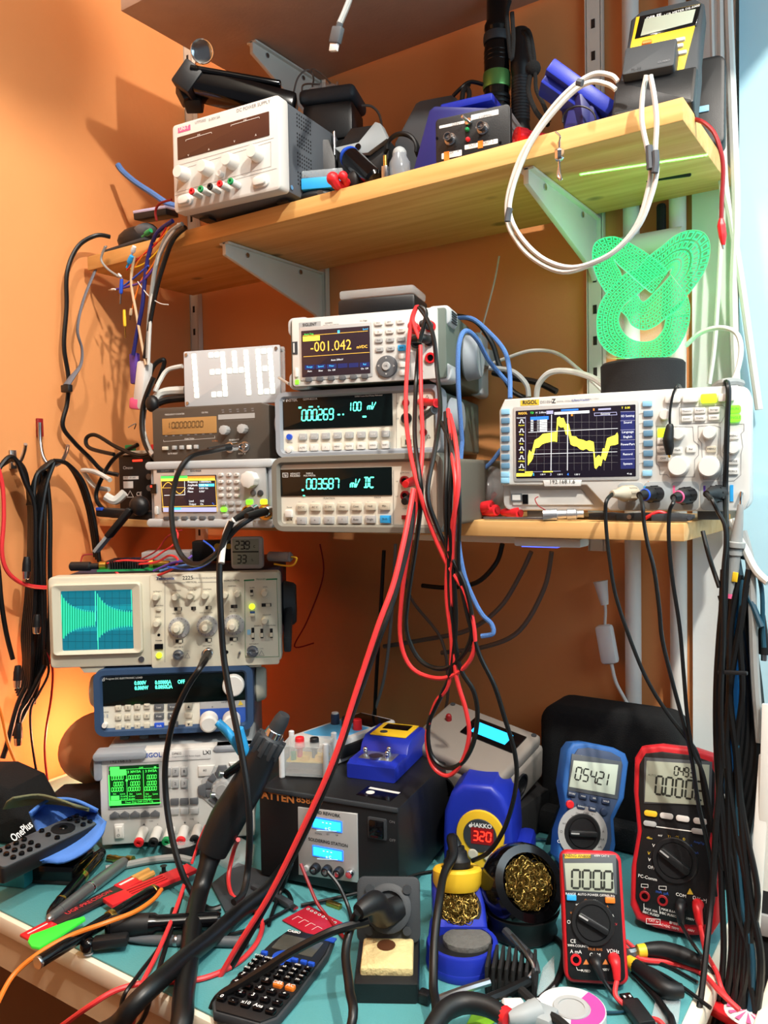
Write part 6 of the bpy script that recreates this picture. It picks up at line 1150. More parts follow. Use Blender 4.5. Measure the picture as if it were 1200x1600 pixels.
t=thing('calculator','black scientific calculator with orange and blue keys lying at the front of the desk','calculator',(cc.x,cc.y,D0),rz_)
b=MB();b.T=TF;b.prism([(-W/2+.012,-.004),(W/2-.012,-.004),(W/2-.001,.010),(W/2,.05),(W/2-.003,L-.03),(W/2-.010,L),(-W/2+.010,L),(-W/2+.003,L-.03),(-W/2,.05),(-W/2+.001,.010)],.0,.011,.003);b.T=Matrix.Identity(4);b.build('shell','charcoal',t)
b=MB();b.T=TF;b.prism([(x*.93,y*.965+.002)for x,y in[(-W/2+.012,-.004),(W/2-.012,-.004),(W/2-.001,.010),(W/2,.05),(W/2-.003,L-.03),(W/2-.010,L),(-W/2+.010,L),(-W/2+.003,L-.03),(-W/2,.05),(-W/2+.001,.010)]],.009,.0125,.001);b.T=Matrix.Identity(4);b.build('face','black_plastic',t)
pf=thing('calculator_face','','',(0,0,0));pf.matrix_world=t.matrix_world@Matrix.Translation((0,0,.0125))@Matrix.Rotation(R(-90),4,'X')
pn=Panel(pf,W,L);
def flat(o):o.parent=t;o.matrix_parent_inverse=Matrix.Identity(4);o.matrix_basis=Matrix.Translation((0,0,.0125))@Matrix.Rotation(R(-90),4,'X')@o.matrix_basis
o=pn.plate('display',.14,.10,.80,.29,'lcd',.002,.0006,.0002);flat(o);o.data.materials[0]=mat('lcd_dark','#4a4a44',.25);o=pn.plate('solar_panel',.72,.015,.93,.07,'blue',.001,.0006,.0002);flat(o)
def kb(name,us,v,wd,ht,m,lg=None,lm='ink_white'):
 for i,u in enumerate(us):
  o=pn.btns(name,[(u,v)],wd,ht,m,.0035,rad=ht*.3);flat(o)
  if lg and lg[i]:pn.text(lg[i],u,v,ht*.62,lm,y=-.0039,bold=.02)
kb('blue_key',(.13,),.375,.008,.005,'blue');kb('blue_key',(.62,.76,.88),.375,.008,.0045,'blue');o=pn.knob('arrow_pad',.42,.375,.0125,.003,'blue');flat(o)
for r_,v in enumerate((.435,.485,.535)):kb('small_key',[.11+.156*i for i in range(6)],v,.0085,.0045,'black_gloss',[['OPTN','CALC','','','d/dx','x'],['x/y','V','x2','x3','log','ln'],['(-)',',,,','hyp','sin','cos','tan']][r_])
kb('small_key',[.11+.156*i for i in range(6)],.585,.0085,.0045,'black_gloss',['RCL','ENG','(',')','SD','M+'])
for r_,(v,l)in enumerate(((.66,['7','8','9','DEL','AC']),(.745,['4','5','6','\u00d7','\u00f7']),(.83,['1','2','3','+','-']),(.915,['0','.','x10','Ans','=']))):
 us=[.13+.183*i for i in range(5)]
 if r_==0:kb('key',us[:3],v,.0110,.0078,'black_gloss',l[:3]);kb('orange_key',us[3:],v,.0110,.0078,'orange',l[3:])
 else:kb('key',us,v,.0110,.0078,'black_gloss',l)
pn.text('CASIO',.25,.05,.0042,'ink_white',bold=.04)
for m,g in pn.L.items():flat(g.build('printing',m,pf))
bpy.data.objects.remove(pf)
q=at(488,1442,z=D0);t=thing('circuit_board','bright red bare circuit board lying behind the calculator','circuit board',(q.x,q.y,D0),-8,0)
b=MB();b.box((0,0,.0014),(.062,.045,.0018),.0003);b.build('board','pcb_red',t)
b=MB()
for k in range(8):b.lathe([(.0022,0),(.0022,.0002),(.0014,.0002),(.0014,0)],10,(-.025+.007*k,.016,.0023))
for k in range(4):b.box((-.018+.012*k,-.004,.0024),(.008,.0006,.0002));b.box((-.018+.012*k-.004,-.009,.0024),(.0006,.010,.0002))
b.build('solder_pads','label_white',t)
P3=lambda*a:[at(x,y,**{k:v})for x,y,k,v in a]
pts=P3((438,1128,'y',.80),(414,1172,'y',.79),(386,1228,'y',.775),(354,1282,'y',.76),(331,1330,'y',.745))
t=thing('hot_air_handle','thick black hot air gun handle leaning upright beside the rework station','hot air gun',pts[-1],0);o_=pts[-1]
L_=[p-o_ for p in pts]
b=MB();b.tube(L_[1:],[.0195,.0225,.0238,.0205],22,8);b.build('handle','black_plastic',t)
d_=(L_[0]-L_[1]).normalized();b=MB();b.cyl(L_[1]-d_*.008,L_[1]+d_*.022,.0185,.0165,22,.002)
for k in range(10):
 a=2*math.pi*k/10;u_=d_.orthogonal().normalized();v_=d_.cross(u_);p=L_[1]+(u_*math.cos(a)+v_*math.sin(a))*.0182;b.bar(p-d_*.004,p+d_*.020,.006,.006,.001)
b.build('vent_collar','charcoal',t);b=MB();b.cyl(L_[1]+d_*.02,L_[1]+d_*.032,.0125,.0118,20,.001);b.build('nozzle_ring','chrome',t);b=MB();b.tube([L_[1]+d_*.03,L_[1]+d_*.045,L_[0]+d_*.012],[.0112,.0105,.0078],16);b.build('nozzle','charcoal',t)
b=MB();s0=L_[2]+Vector((-.012,-.027,.012));s1=L_[1]+Vector((-.010,-.026,.0));b.bar(L_[2]+Vector((-.02,-.022,.016)),L_[1]+Vector((-.018,-.018,-.012)),.012,.010,.003);b.build('hanger_clip','black_gloss',t)
b=MB()
for p in(L_[2]+Vector((-.019,-.024,.02)),L_[2]*.6+L_[3]*.4+Vector((-.02,-.024,.01))):b.cyl(p,p+Vector((-.003,-.004,.001)),.0035,seg=10)
b.build('screw','steel',t)
hose=[L_[4]+(L_[4]-L_[3])*-.25,L_[4]]+[p-o_ for p in P3((325,1352,'z',.80),(312,1395,'z',.775),(302,1440,'z',.768),(295,1500,'z',.766),(287,1555,'z',.768),(281,1612,'z',.76))];hose+=[hose[-1]+Vector((.0,-.03,-.04)),hose[-1]+Vector((.01,-.05,-.35))]
b=MB();b.tube(hose,[.0185,.0165,.0125,.0115,.0115,.0115,.0115,.0115,.0115,.0115],16,8);b.build('hose','cable_black',t)
cable('air_hose',[(455,1345,'z',.772),(420,1390,'z',.764),(375,1425,'z',.764),(330,1465,'z',.766),(285,1500,'z',.775),(240,1540,'z',.78),(205,1575,'z',.77),(180,1604,'z',.75)],.0105,'cable_black','thick shiny black hose running diagonally to the bottom left desk corner','hose',seg=14,sub=8)
yl=1.105;zl=1.256+.152
t=thing('acrylic_lamp','glowing green acrylic knot lamp on a black round base on top of the white oscilloscope','lamp',(at(1004,600,y=yl).x,yl,zl),12)
b=MB();b.lathe([(.052,0),(.054,.002),(.0545,.041),(.052,.044),(.020,.045),(0,.045)],48);b.build('base','black_matte',t)
pf=Panel(t,.2,.25,z0=.036,y=-.002);c=pf.view(900,340,5).c
xz=lambda x,y:pf.p(*c(x,y))
m=mat('clear_acrylic','#e6f5ee',.04,alpha=.10,var=.01)
b=MB();b.prism([xz(*p)for p in((205,1000),(240,1100),(735,1090),(800,1040),(880,900),(890,700),(870,615),(1000,430),(1048,250),(1010,130),(900,100),(780,140),(570,290),(400,190),(280,150),(170,180),(130,290),(150,430),(235,590),(175,720),(165,850))],.0,.004,.0003);b.build('acrylic_plate',m,t)
mk=bpy.data.materials.new('glow_engraving');mk.use_nodes=True;N=mk.node_tree.nodes;L=mk.node_tree.links;bs_=N['Principled BSDF']
uvn=N.new('ShaderNodeUVMap');uvn.uv_map='UVMap';sx=N.new('ShaderNodeSeparateXYZ');L.new(uvn.outputs['UV'],sx.inputs[0])
def fr(o_):
 a=N.new('ShaderNodeMath');a.operation='FRACT';L.new(o_,a.inputs[0]);b1=N.new('ShaderNodeMath');b1.operation='SUBTRACT';b1.inputs[1].default_value=.5;L.new(a.outputs[0],b1.inputs[0])
 d=N.new('ShaderNodeMath');d.operation='ABSOLUTE';L.new(b1.outputs[0],d.inputs[0]);return d.outputs[0]
mx_=N.new('ShaderNodeMath');mx_.operation='MAXIMUM';L.new(fr(sx.outputs[0]),mx_.inputs[0]);L.new(fr(sx.outputs[1]),mx_.inputs[1])
cr=N.new('ShaderNodeValToRGB');cr.color_ramp.interpolation='LINEAR';e=cr.color_ramp.elements
e[0].position=.22;e[0].color=(.10,.10,.10,1);e[1].position=.26;e[1].color=(1,1,1,1);x_=e.new(.38);x_.color=(1,1,1,1);x_=e.new(.42);x_.color=(.12,.12,.12,1)
L.new(mx_.outputs[0],cr.inputs[0])
st_=N.new('ShaderNodeMath');st_.operation='MULTIPLY_ADD';st_.inputs[1].default_value=1.4;st_.inputs[2].default_value=.12;L.new(cr.outputs[0],st_.inputs[0])
bs_.inputs['Base Color'].default_value=(.004,.06,.02,1);bs_.inputs['Emission Color'].default_value=(.02,1.0,.22,1);L.new(st_.outputs[0],bs_.inputs['Emission Strength'])
al=N.new('ShaderNodeMath');al.operation='MULTIPLY_ADD';al.inputs[1].default_value=.3;al.inputs[2].default_value=.7;L.new(cr.outputs[0],al.inputs[0]);L.new(al.outputs[0],bs_.inputs['Alpha'])
MATS['glow_engraving']=mk;mat('glow_edge','#5dffa0',es=.9,var=0)
def smooth(pts,sub=10):
 P=[Vector(p)for p in pts];Q=[];n=len(P)
 for i in range(n-1):
  p0,p1,p2,p3=P[max(i-1,0)],P[i],P[i+1],P[min(i+2,n-1)]
  for k in range(sub):s_=k/sub;Q.append(.5*((2*p1)+(p2-p0)*s_+(2*p0-5*p1+4*p2-p3)*s_*s_+(3*p1-p0-3*p2+p3)*s_**3))
 Q.append(P[-1]);return Q
def band(left,right,y,cells):
 """ribbon between two edge curves (crop pixels)"""
 A,Bb=smooth(left),smooth(right);n=len(A);assert n==len(Bb)
 vs_,fs,uv=[],[],[];s_=0;K=6;us=[]
 for i in range(n):
  if i:s_+=((A[i]-A[i-1]).length+(Bb[i]-Bb[i-1]).length)/2/33.0
  for k in range(K+1):
   p=A[i].lerp(Bb[i],k/K);x,z=xz(p.x,p.y);vs_.append((x,y,z));us.append((s_,cells*k/K))
 for i in range(n-1):
  for k in range(K):a=i*(K+1)+k;fs.append((a,a+1,a+K+2,a+K+1))
 me=bpy.data.meshes.new('engraved_band');me.from_pydata(vs_,[],fs);ul=me.uv_layers.new(name='UVMap')
 for lp in me.loops:ul.data[lp.index].uv=us[lp.vertex_index]
 me.materials.append(mk);o=bpy.data.objects.new('engraved_band',me);COL.objects.link(o);o.parent=t
 e=MB()
 for E_ in(A,Bb):e.tube([(xz(p.x,p.y)[0],y-.0002,xz(p.x,p.y)[1])for p in E_[::3]],.0005,4,1)
 e.build('edge_line','glow_edge',o)
Y0=-.0026
band([(889,760),(882,830),(830,960),(735,1080),(540,1095),(320,1085),(190,980),(163,840),(180,700),(240,590),(360,460)],[(700,780),(700,800),(680,880),(610,955),(520,972),(430,950),(365,890),(335,820),(340,760),(380,680),(470,610)],Y0,4)
band([(360,460),(420,420),(480,400),(560,310),(680,220),(780,140),(900,100),(1010,130),(1048,250),(1000,430),(870,610)],[(470,610),(540,550),(590,500),(650,460),(700,436),(728,412),(742,402),(749,402),(747,412),(742,425),(735,435)],Y0-.0004,4)
band([(870,610),(800,720),(710,780),(620,850),(530,880),(440,845),(400,780),(350,730)],[(740,450),(680,520),(610,590),(560,640),(525,660),(500,640),(490,620),(465,605)],Y0-.0010,5)
band([(235,590),(170,480),(130,340),(150,200),(280,150),(400,190),(560,285),(680,380),(720,430)],[(360,470),(345,420),(320,380),(300,340),(300,330),(330,370),(400,430),(500,520),(600,600)],Y0-.0007,5)
band([(872,618),(889,690),(889,770)],[(745,715),(722,765),(702,790)],Y0+.0002,7)
lo=lamp('lamp_base_led','AREA',t.matrix_world@Vector((0,.006,.0458)),.16,(.04,1,.16),.075,shape='RECTANGLE',size_y=.002,spread=R(150))
lo.rotation_euler=(R(180),0,R(12));lo.data.spread=R(150)
le=lamp('lamp_plate_edge','AREA',t.matrix_world@Vector((.004,.004,.30)),.10,(.03,1,.14),.17,shape='RECTANGLE',size_y=.007,spread=R(20));le.rotation_euler=(R(180),0,R(12))
ZS2=1.244
q=at(875,812,z=ZS2);t=thing('bnc_adapter','silver BNC barrel adapter lying at the shelf edge below the oscilloscope','adapter',(at(880,806,y=1.012).x,1.012,ZS2+.0082),0)
dv=Vector((.93,.36,.02)).normalized();b=MB();b.lathe([(.0078,-.026),(.0080,-.008),(.0062,-.007),(.0062,.004),(.0074,.005),(.0074,.016),(.005,.018),(.005,.026),(0,.026)],22,(0,0,0),dv);b.build('barrel','aluminium',t)
b=MB();b.lathe([(.0064,-.0265),(.0052,-.0262),(.005,-.018),(.0024,-.018),(.0022,-.024),(0,-.024)],18,(0,0,0),dv);b.build('socket','gold',t)
for sx,(bx,by),ln,l in((0,(955,806),.06,'black grabber clip lying left of centre under the oscilloscope'),(1,(1010,806),.075,'black probe hook lying under the oscilloscope channel two plug'),(2,(1050,808),.05,'dark grey probe clip at the right end of the shelf edge')):
 q=at(bx,by,y=1.01);t=thing('probe_clip',l,'clip',(q.x,1.014,ZS2+.006),-4+8*sx,group='probe clips on the shelf edge')
 b=MB();b.prism([(-ln/2,-.0045),(ln/2-.01,-.0055),(ln/2,-.001),(ln/2,.003),(0,.0055),(-ln/2,.004)],-.005,.005,.0015);b.build('body',('black_plastic','black_matte','charcoal')[sx],t);b=MB();b.cyl((ln/2-.006,-.0055,.0),(ln/2-.006,.0055,0),.003,seg=10);b.build('pivot','steel',t)
cable('jumper_wire',[(1005,812,'y',1.008),(1015,806,'y',1.006),(1030,800,'y',1.008),(1045,805,'y',1.012)],.0022,'red','short red wire between the black probe clips on the shelf edge','wire')
cable('jumper_wire',[(862,806,'y',1.004),(852,797,'y',1.0),(841,790,'y',1.0),(836,780,'y',1.005),(841,776,'y',1.01)],.0007,'red_dark','hair thin red wire curling up from the silver BNC adapter','wire')
random.seed(2)
for i,(x0,y0,x1,y1,l)in enumerate(((735,800,700,806,'red banana plug sleeve at the left of the pile beside the oscilloscope'),(776,797,750,800,'red banana plug end standing in the middle of the pile beside the oscilloscope'),(812,803,785,801,'red alligator clip pointing right under the oscilloscope corner'),(768,790,730,798,'red plug lying on top of the pile beside the oscilloscope'))):
 a,b_=at(x0,y0,y=1.03),at(x1,y1,y=1.04);a.z=max(a.z,ZS2+.009);b_.z=max(b_.z,ZS2+.009);t=thing('banana_plug',l,'plug',a,group='red plugs beside the oscilloscope');b=MB();b.tube([Vector((0,0,0)),(b_-a)*.3,(b_-a)*.7,b_-a],[.0078,.0082,.006,.0045],14);b.build('sleeve','red',t)
 b=MB();d=(a-b_).normalized();b.cyl(d*.0002,d*.003,.0045,seg=14);b.build('socket','red_dark',t)
q=at(750,775,y=1.06);b=MB();b.ball((0,0,.03),.036,18,(1.1,.7,.85));b.ball((.012,.0,.05),.022,14,(1,.7,1.1));o=b.build('plastic_bag','clear_bag');o.location=(q.x,1.075,ZS2);tag(o,'clear bag of red clips between the multimeter stack and the oscilloscope','bag')
for i,(x0,y0,x1,y1)in enumerate(((735,790,760,760),(750,795,775,770),(722,785,742,762))):
 a,b_=at(x0,y0,y=1.075),at(x1,y1,y=1.085);t=thing('alligator_clip',('red clip in the clear bag, middle one','red clip in the clear bag, nearest the oscilloscope','red clip in the clear bag, nearest the meters')[i],'clip',a,group='red clips in the bag');b=MB();b.tube([Vector((0,0,0)),(b_-a)*.4,b_-a],[.004,.006,.003],10);b.build('sleeve','red',t)
b=MB();b.box((0,0,.002),(.10,.012,.004),.001);o=b.build('ruler','steel');q=at(800,806,y=1.012);o.location=(q.x+.01,1.012,ZS2);o.rotation_euler.z=R(3);tag(o,'flat metal strip lying along the shelf edge under the oscilloscope','strip')
p0,p1=at(822,852,y=1.02),at(892,852,y=1.02);b=MB();b.box((0,0,.006),((p1-p0).length+.03,.035,.012),.003);t=thing('light_bar','white light bar with a lilac blue glow under the pine shelf','light',((p0.x+p1.x)/2,1.03,1.2085),2);b.build('housing','label_white',t);b=MB();b.box((-.012,-.0,-.0006),(.05,.025,.0012));b.build('diffuser','glow_ledblue',t)
b=MB();b.box((0,0,0),(.25,.012,.012),.001);o=b.build('shelf_rail','bracket_white');q=at(760,842,y=1.06);o.location=(q.x,1.06,1.2085);tag(o,'white metal rail running under the front of the pine oscilloscope shelf','rail')
DS=bpy.data.objects['oscilloscope'];dsp=Panel(DS,.313,.152)
def probe(label,base,nose,body,ring,cb_pts,rc=.0024):
 dsp.view(980,590,5.4545);px,pz=dsp.p(*dsp.c(*base));A=DS.matrix_world@Vector((px,-.006,pz));nx,nz=dsp.p(*dsp.c(*nose));Bq=DS.matrix_world@Vector((nx,-.045,nz))
 t=thing('probe_plug',label,'probe',A,group='probe plugs on the oscilloscope');d=(Bq-A);n=d.length;d=d.normalized();b=MB();b.lathe([(.0098,0),(.0102,.010),(.0100,.020),(.0085,.026),(.0060,.032),(.0042,n),(0,n)],18,(0,0,0),d)
 for k in range(10):a=2*math.pi*k/10;u_=d.orthogonal().normalized();v_=d.cross(u_);p=(u_*math.cos(a)+v_*math.sin(a))*.0098;b.bar(p+d*.003,p+d*.018,.0022,.0022)
 b.build('body',body,t)
 if ring:b=MB();b.lathe([(.0072,.0285),(.0078,.029),(.0072,.031),(.0066,.031)],18,(0,0,0),d);b.build('color_ring',ring,t)
 b=MB();b.tube([d*n*.98]+[at(p[0],p[1],**{p[2]:p[3]})-A for p in cb_pts],rc,8,6);b.build('cable','cable_black',t)
probe('beige probe plug in the first oscilloscope socket',(60,985),(-75,985),mat('probe_beige','#b8ad98',.5),None,yy([(948,782),(946,800),(948,835),(952,870),(962,930),(985,1000),(1010,1060),(1040,1110),(1070,1150),(1090,1180),(1100,1240),(1110,1300)],.975,.955))
probe('blue grey probe plug in the second oscilloscope socket',(262,990),(150,995),'black_plastic','blue',yy([(1004,790),(1006,815),(1012,850),(1022,890),(1030,950),(1035,1000),(1052,1070),(1068,1130),(1080,1180),(1092,1260),(1108,1330),(1118,1400)],.975,.95))
probe('black probe plug with pink ring in the third oscilloscope socket',(540,1000),(430,1015),'black_plastic','pink',yy([(1052,785),(1046,800),(1045,840),(1050,900),(1062,980),(1068,1050),(1074,1120),(1082,1170),(1100,1215),(1115,1300),(1130,1360)],.97,.95))
probe('black probe plug in the fourth oscilloscope socket',(800,990),(700,985),'black_plastic',None,yy([(1112,780),(1122,800),(1132,820),(1134,850),(1130,900),(1130,1000),(1126,1100),(1130,1200)],.97,.96))
t=thing('alligator_clip','black alligator clip hanging over the left of the oscilloscope keys','clip',at(1050,690,y=1.0),0);o_=Vector(t.location);dsp.view(980,590,5.4545)
f_=lambda x,y,out:(DS.matrix_world@Vector((dsp.p(*dsp.c(x,y))[0],-out,dsp.p(*dsp.c(x,y))[1])))-o_
b=MB();b.tube([f_(440,75,-.03),f_(438,66,.004),f_(405,130,.010),f_(382,240,.012),f_(375,340,.014),f_(376,410,.014)],.0016);b.build('wire','cable_black',t);b=MB();b.tube([f_(376,400,.014),f_(375,430,.014),f_(362,530,.014),f_(368,600,.013),f_(366,660,.012)],[.003,.0048,.0066,.0058,.0035],12);b.build('sleeve','black_rubber',t);b=MB();b.tube([f_(366,655,.012),f_(370,685,.011)],[.0022,.001]);b.build('tip','gold',t)
t=thing('probe_cable','black cable hanging down over the right of the oscilloscope keys to the desk','cable',at(1136,600,y=1.0),0);o_=Vector(t.location)
b=MB();b.tube([f_(800,40,-.05),f_(840,35,-.005),f_(860,70,.006),f_(868,150,.010),f_(858,400,.012),f_(848,700,.012),f_(842,1000,.012)]+[at(x,y,y=v)-o_ for x,y,v in((1135,830,.985),(1134,900,.98),(1130,1000,.97),(1126,1100,.965),(1126,1200,.96),(1118,1300,.945),(1112,1400,.93),(1104,1480,.90),(1095,1560,.87),(1085,1610,.85))],.0034,8,6);b.build('cable','cable_black',t)
b=MB();b.tube([f_(720,50,-.05),f_(800,38,-.012),f_(900,20,-.02),f_(960,30,-.03),f_(900,34,-.04)],.005);tag(b.build('cable_end','cable_grey'),'grey cable end lying on top of the oscilloscope at its right corner','cable');bpy.data.objects['cable_end'].location+=o_
t=thing('scope_probe','grey oscilloscope probe with yellow tag hanging right of the pine shelf','probe',at(1140,935,y=1.0),0);o_=Vector(t.location);f2=lambda x,y:at(x,y,y=.99)-o_
b=MB();b.tube([f2(1158,768),f2(1157,790)],.0012);b.build('tip','chrome',t);b=MB();b.tube([f2(1157,788),f2(1155,810),f2(1150,848)],[.0028,.0045,.0072],14);d=(f2(1148,852)-f2(1150,846));b.cyl(f2(1150,846),f2(1149,856),.0105,.0105,18,.001);b.cyl(f2(1148,856),f2(1147,868),.0082,.0088,18,.001);b.tube([f2(1147,866),f2(1144,895),f2(1141,928)],[.0072,.0070,.0062],14);b.build('body','cable_grey',t)
b=MB();b.bar(f2(1147,893)+Vector((.003,-.0068,0)),f2(1145,908)+Vector((.003,-.0068,0)),.006,.002,.0006,up=(0,1,0));b.build('tag','yellow',t);b=MB();b.cyl(f2(1141,927),f2(1140,934),.0066,seg=16);b.build('pink_ring','pink',t);b=MB();b.tube([f2(1140,932),f2(1138,960),f2(1134,1040),f2(1132,1120),f2(1128,1220),f2(1120,1330),f2(1112,1420)],[.0055,.0032,.003,.003,.003,.003,.003]);b.build('cable','cable_black',t)
t=thing('inline_switch','white inline lamp switch hanging on its cord from the right shelf rail','switch',at(948,1038,y=1.27),0);o_=Vector(t.location);f2=lambda x,y:at(x,y,y=1.27)-o_
b=MB();b.bar(f2(943,976),f2(954,1037),.028,.018,.006,up=(0,1,0));b.build('body','label_white',t);b=MB();b.tube([f2(938,908),f2(945,945)],[.012,.006],10);b.build('tape','label_white',t);b=MB();b.tube([f2(945,940),f2(946,955),f2(945,978)],.0024);b.tube([f2(955,1035),f2(962,1065),f2(975,1090),f2(984,1106)],.003);b.build('cord','cable_white',t)
cable('cable',yy([(700,500),(735,497),(765,520),(788,548),(796,580),(797,622)],1.12,1.05),.0034,'blue_wire','blue braided cable arching from the multimeter stack over to the oscilloscope','cable','blue braided USB cables')
cable('cable',[(722,690,'y',1.0),(716,600,'y',.98),(717,540,'y',.98),(727,517,'y',1.0),(745,530,'y',1.03),(765,565,'y',1.08),(795,600,'y',1.12)],.0034,'blue_wire','blue braided cable looping up beside the top multimeter','cable','blue braided USB cables')
cable('cable',yy([(722,690),(718,740),(714,790),(717,850),(726,900),(742,940),(755,962),(768,975),(770,990),(752,994)],.97,.95),.0032,'blue_wire','blue braided cable dropping below the pine shelf in a hook','cable','blue braided USB cables')
cable('cable',yy([(716,760),(735,745),(765,725),(785,700),(800,690)],1.02,1.1),.0032,'blue_wire','blue braided cable running behind the oscilloscope left edge','cable','blue braided USB cables')
cable('cable',yy([(690,492),(740,500),(768,535),(780,570),(800,610),(830,625)],1.14,1.17),.004,'cable_black','black cable behind the blue one above the multimeter stack','cable')
cable('cable',yy([(770,582),(800,590),(840,598),(870,612)],1.2),.005,'cable_black','thick black cable on the shelf behind the oscilloscope top edge','cable')
cable('cable',yy([(752,575),(790,560),(830,548),(870,552),(905,578),(930,600),(942,612)],1.20,1.16),.0028,'cable_white','thin white cable arching behind the oscilloscope to the lamp base','cable')
cable('cable',yy([(838,622),(842,600),(860,582),(890,580),(925,590),(945,604)],1.16,1.12),.0045,'cable_white','thicker white cable bowing up left of the lamp base','cable')
cable('cable',yy([(765,575),(800,580),(822,600),(826,620)],1.15),.004,'cable_grey','grey cable ducking behind the left corner of the oscilloscope','cable')
cable('cable',yy([(1072,540),(1095,520),(1125,512),(1150,520),(1158,545),(1152,580),(1140,605)],1.14,1.10),.0032,'cable_white','white cable looping right of the acrylic lamp','cable')
cable('cable',yy([(780,400),(770,450),(740,560)],1.28),.0016,'cable_white','thin pale wire on the back wall above the multimeters','wire')
for i,(pts,r_,m,l)in enumerate((([(785,850),(775,880),(745,910),(700,918),(660,915)],.0042,'cable_black','black cable sagging under the shelf towards the multimeter leads'),([(830,862),(812,900),(780,950),(730,985),(660,1000),(600,1010)],.004,'cable_brown','brown cable sagging wide under the pine shelf, upper of two'),([(862,862),(850,920),(812,985),(760,1010),(690,1020)],.004,'cable_brown','brown cable sagging wide under the pine shelf, lower of two'),([(630,850),(640,930),(690,1000),(700,1080),(690,1130)],.0028,'cable_brown','brown cord falling behind the red leads to the taupe enclosure'),([(600,860),(595,950),(588,1060),(585,1130)],.0036,'cable_black','black cord falling against the back wall behind the long red leads'),([(618,850),(612,960),(600,1060),(580,1125)],.003,'cable_grey','grey cord falling against the back wall behind the long red leads'),([(500,850),(505,900),(480,970),(460,1010),(490,1005)],.0014,'red_dark','thin red wire hanging behind the beige oscilloscope'))):
 cable('hanging_cable',yy(pts,1.22,1.25),r_,m,l)
def near(y_):
 k=((470,.96),(600,.94),(690,.86),(750,.825),(900,.84),(1700,.90))
 for(a,p),(c_,q)in zip(k,k[1:]):
  if y_<=c_:return p+(q-p)*max(0,y_-a)/(c_-a)
def two(label,pts,d0,d1,m,r=.0028,group='multimeter test leads'):
 cable('test_lead',yy(pts,d0,d1)if d0 else[(x,y_,'y',near(y_))for x,y_ in pts],r,m,label,'lead',group)
two('longest red test lead, falling from the lowest multimeter across the rework station',[(646,765),(640,800),(630,850),(614,915),(590,980),(555,1085),(520,1190),(470,1300),(420,1400),(370,1480),(325,1560),(305,1606)],.82,.60,'red_wire',.0032)
two('black test lead beside the longest red one, down to the calculator',[(646,785),(642,830),(628,890),(612,945),(592,1000),(556,1100),(523,1195),(478,1300),(425,1400),(380,1480),(340,1550),(318,1606)],.825,.615,'cable_black',.0032)
two('red test lead of the top multimeter hanging in a long loop',[(656,530),(645,500),(652,478),(643,500),(637,560),(634,640),(640,700),(652,755),(672,820),(698,880),(728,930),(742,1000),(728,1040),(690,1060),(645,1045),(626,1000),(628,930),(640,850),(652,780),(660,700),(658,620),(657,540)],0,0,'red_wire')
two('black test lead of the top multimeter hanging in a long loop inside the red one',[(655,535),(666,490),(655,480),(668,500),(678,530),(683,580),(688,640),(680,700),(668,770),(682,820),(705,870),(728,920),(738,985),(722,1025),(690,1045),(655,1030),(635,985),(638,930),(650,850),(658,780),(655,740),(648,680),(650,600),(654,545)],0,0,'cable_black',.003)
two('red test lead from the middle multimeter hanging in the small loop over the enclosure',[(700,640),(705,700),(712,760),(708,850),(705,950),(712,1050),(728,1110),(733,1150),(722,1190),(700,1212),(675,1195),(667,1150),(680,1100),(700,1070),(706,1010),(698,930),(702,850),(716,760),(712,690),(703,648)],0,0,'red_wire')
two('black test lead from the middle multimeter hanging in the small loop over the enclosure',[(696,645),(698,720),(696,790),(700,870),(706,960),(718,1040),(740,1080),(746,1120),(738,1165),(718,1195),(692,1198),(672,1175),(670,1130),(690,1085),(704,1050),(712,970),(707,880),(703,800),(706,720),(700,655)],0,0,'cable_black',.003)
two('black lead running from the meters down past the soldering station to the front',[(690,660),(712,720),(718,800),(716,880),(728,950),(748,1020),(772,1070),(788,1120),(805,1180),(806,1230),(790,1290),(765,1330),(738,1345)],0,0,'cable_black',.0028)
GD=[o for o in bpy.data.objects if o.get('label','').startswith('white bench multimeter with grey bumper')][0];gp=Panel(GD,.264,.103);gp.view(400,430,2.857)
for(x0,y0),(x1,y1),m,l in(((735,565),(845,583),'red','red banana plug sticking out of the middle multimeter'),((740,635),(835,610),'black_plastic','black banana plug sticking out of the middle multimeter')):
 a,c_=gp.p(*gp.c(x0,y0));A=GD.matrix_world@Vector((a,.0,c_));a,c_=gp.p(*gp.c(x1,y1));Bq=GD.matrix_world@Vector((a,-.045,c_));t=thing('banana_plug',l,'plug',A,group='plugs in the multimeter stack');b=MB();d=Bq-A;b.tube([Vector((0,0,0)),d*.3,d*.6,d],[.0055,.0060,.0052,.0045],12);b.build('sleeve',m,t)
 b=MB();b.cyl(d*.85,d*1.0,.0062,seg=12);b.build('collar',m,t)
SD=[o for o in bpy.data.objects if o.get('label','').startswith('white bench multimeter with colour')][0];gp=Panel(SD,.253,.108)
for(x0,y0),(x1,y1),m,l in(((712,240),(735,235),'red','red right angle plug in the upper left input of the top multimeter'),((775,293),(715,300),'black_rubber','black plug across the middle inputs of the top multimeter'),((780,230),(755,232),'charcoal','dark plug in the upper right input of the top multimeter')):
 gp.view(400,430,2.857);a,c_=gp.p(*gp.c(x0,y0));A=SD.matrix_world@Vector((a,-.004,c_));a,c_=gp.p(*gp.c(x1,y1));Bq=SD.matrix_world@Vector((a,-.024,c_));t=thing('banana_plug',l,'plug',A,group='plugs in the multimeter stack');b=MB();d=Bq-A;b.tube([Vector((0,0,0)),Vector((0,0,0))+d*.2+(SD.matrix_world.to_3x3()@Vector((0,-.016,0))),d],[.0065,.0065,.0045],12);b.build('sleeve',m,t)
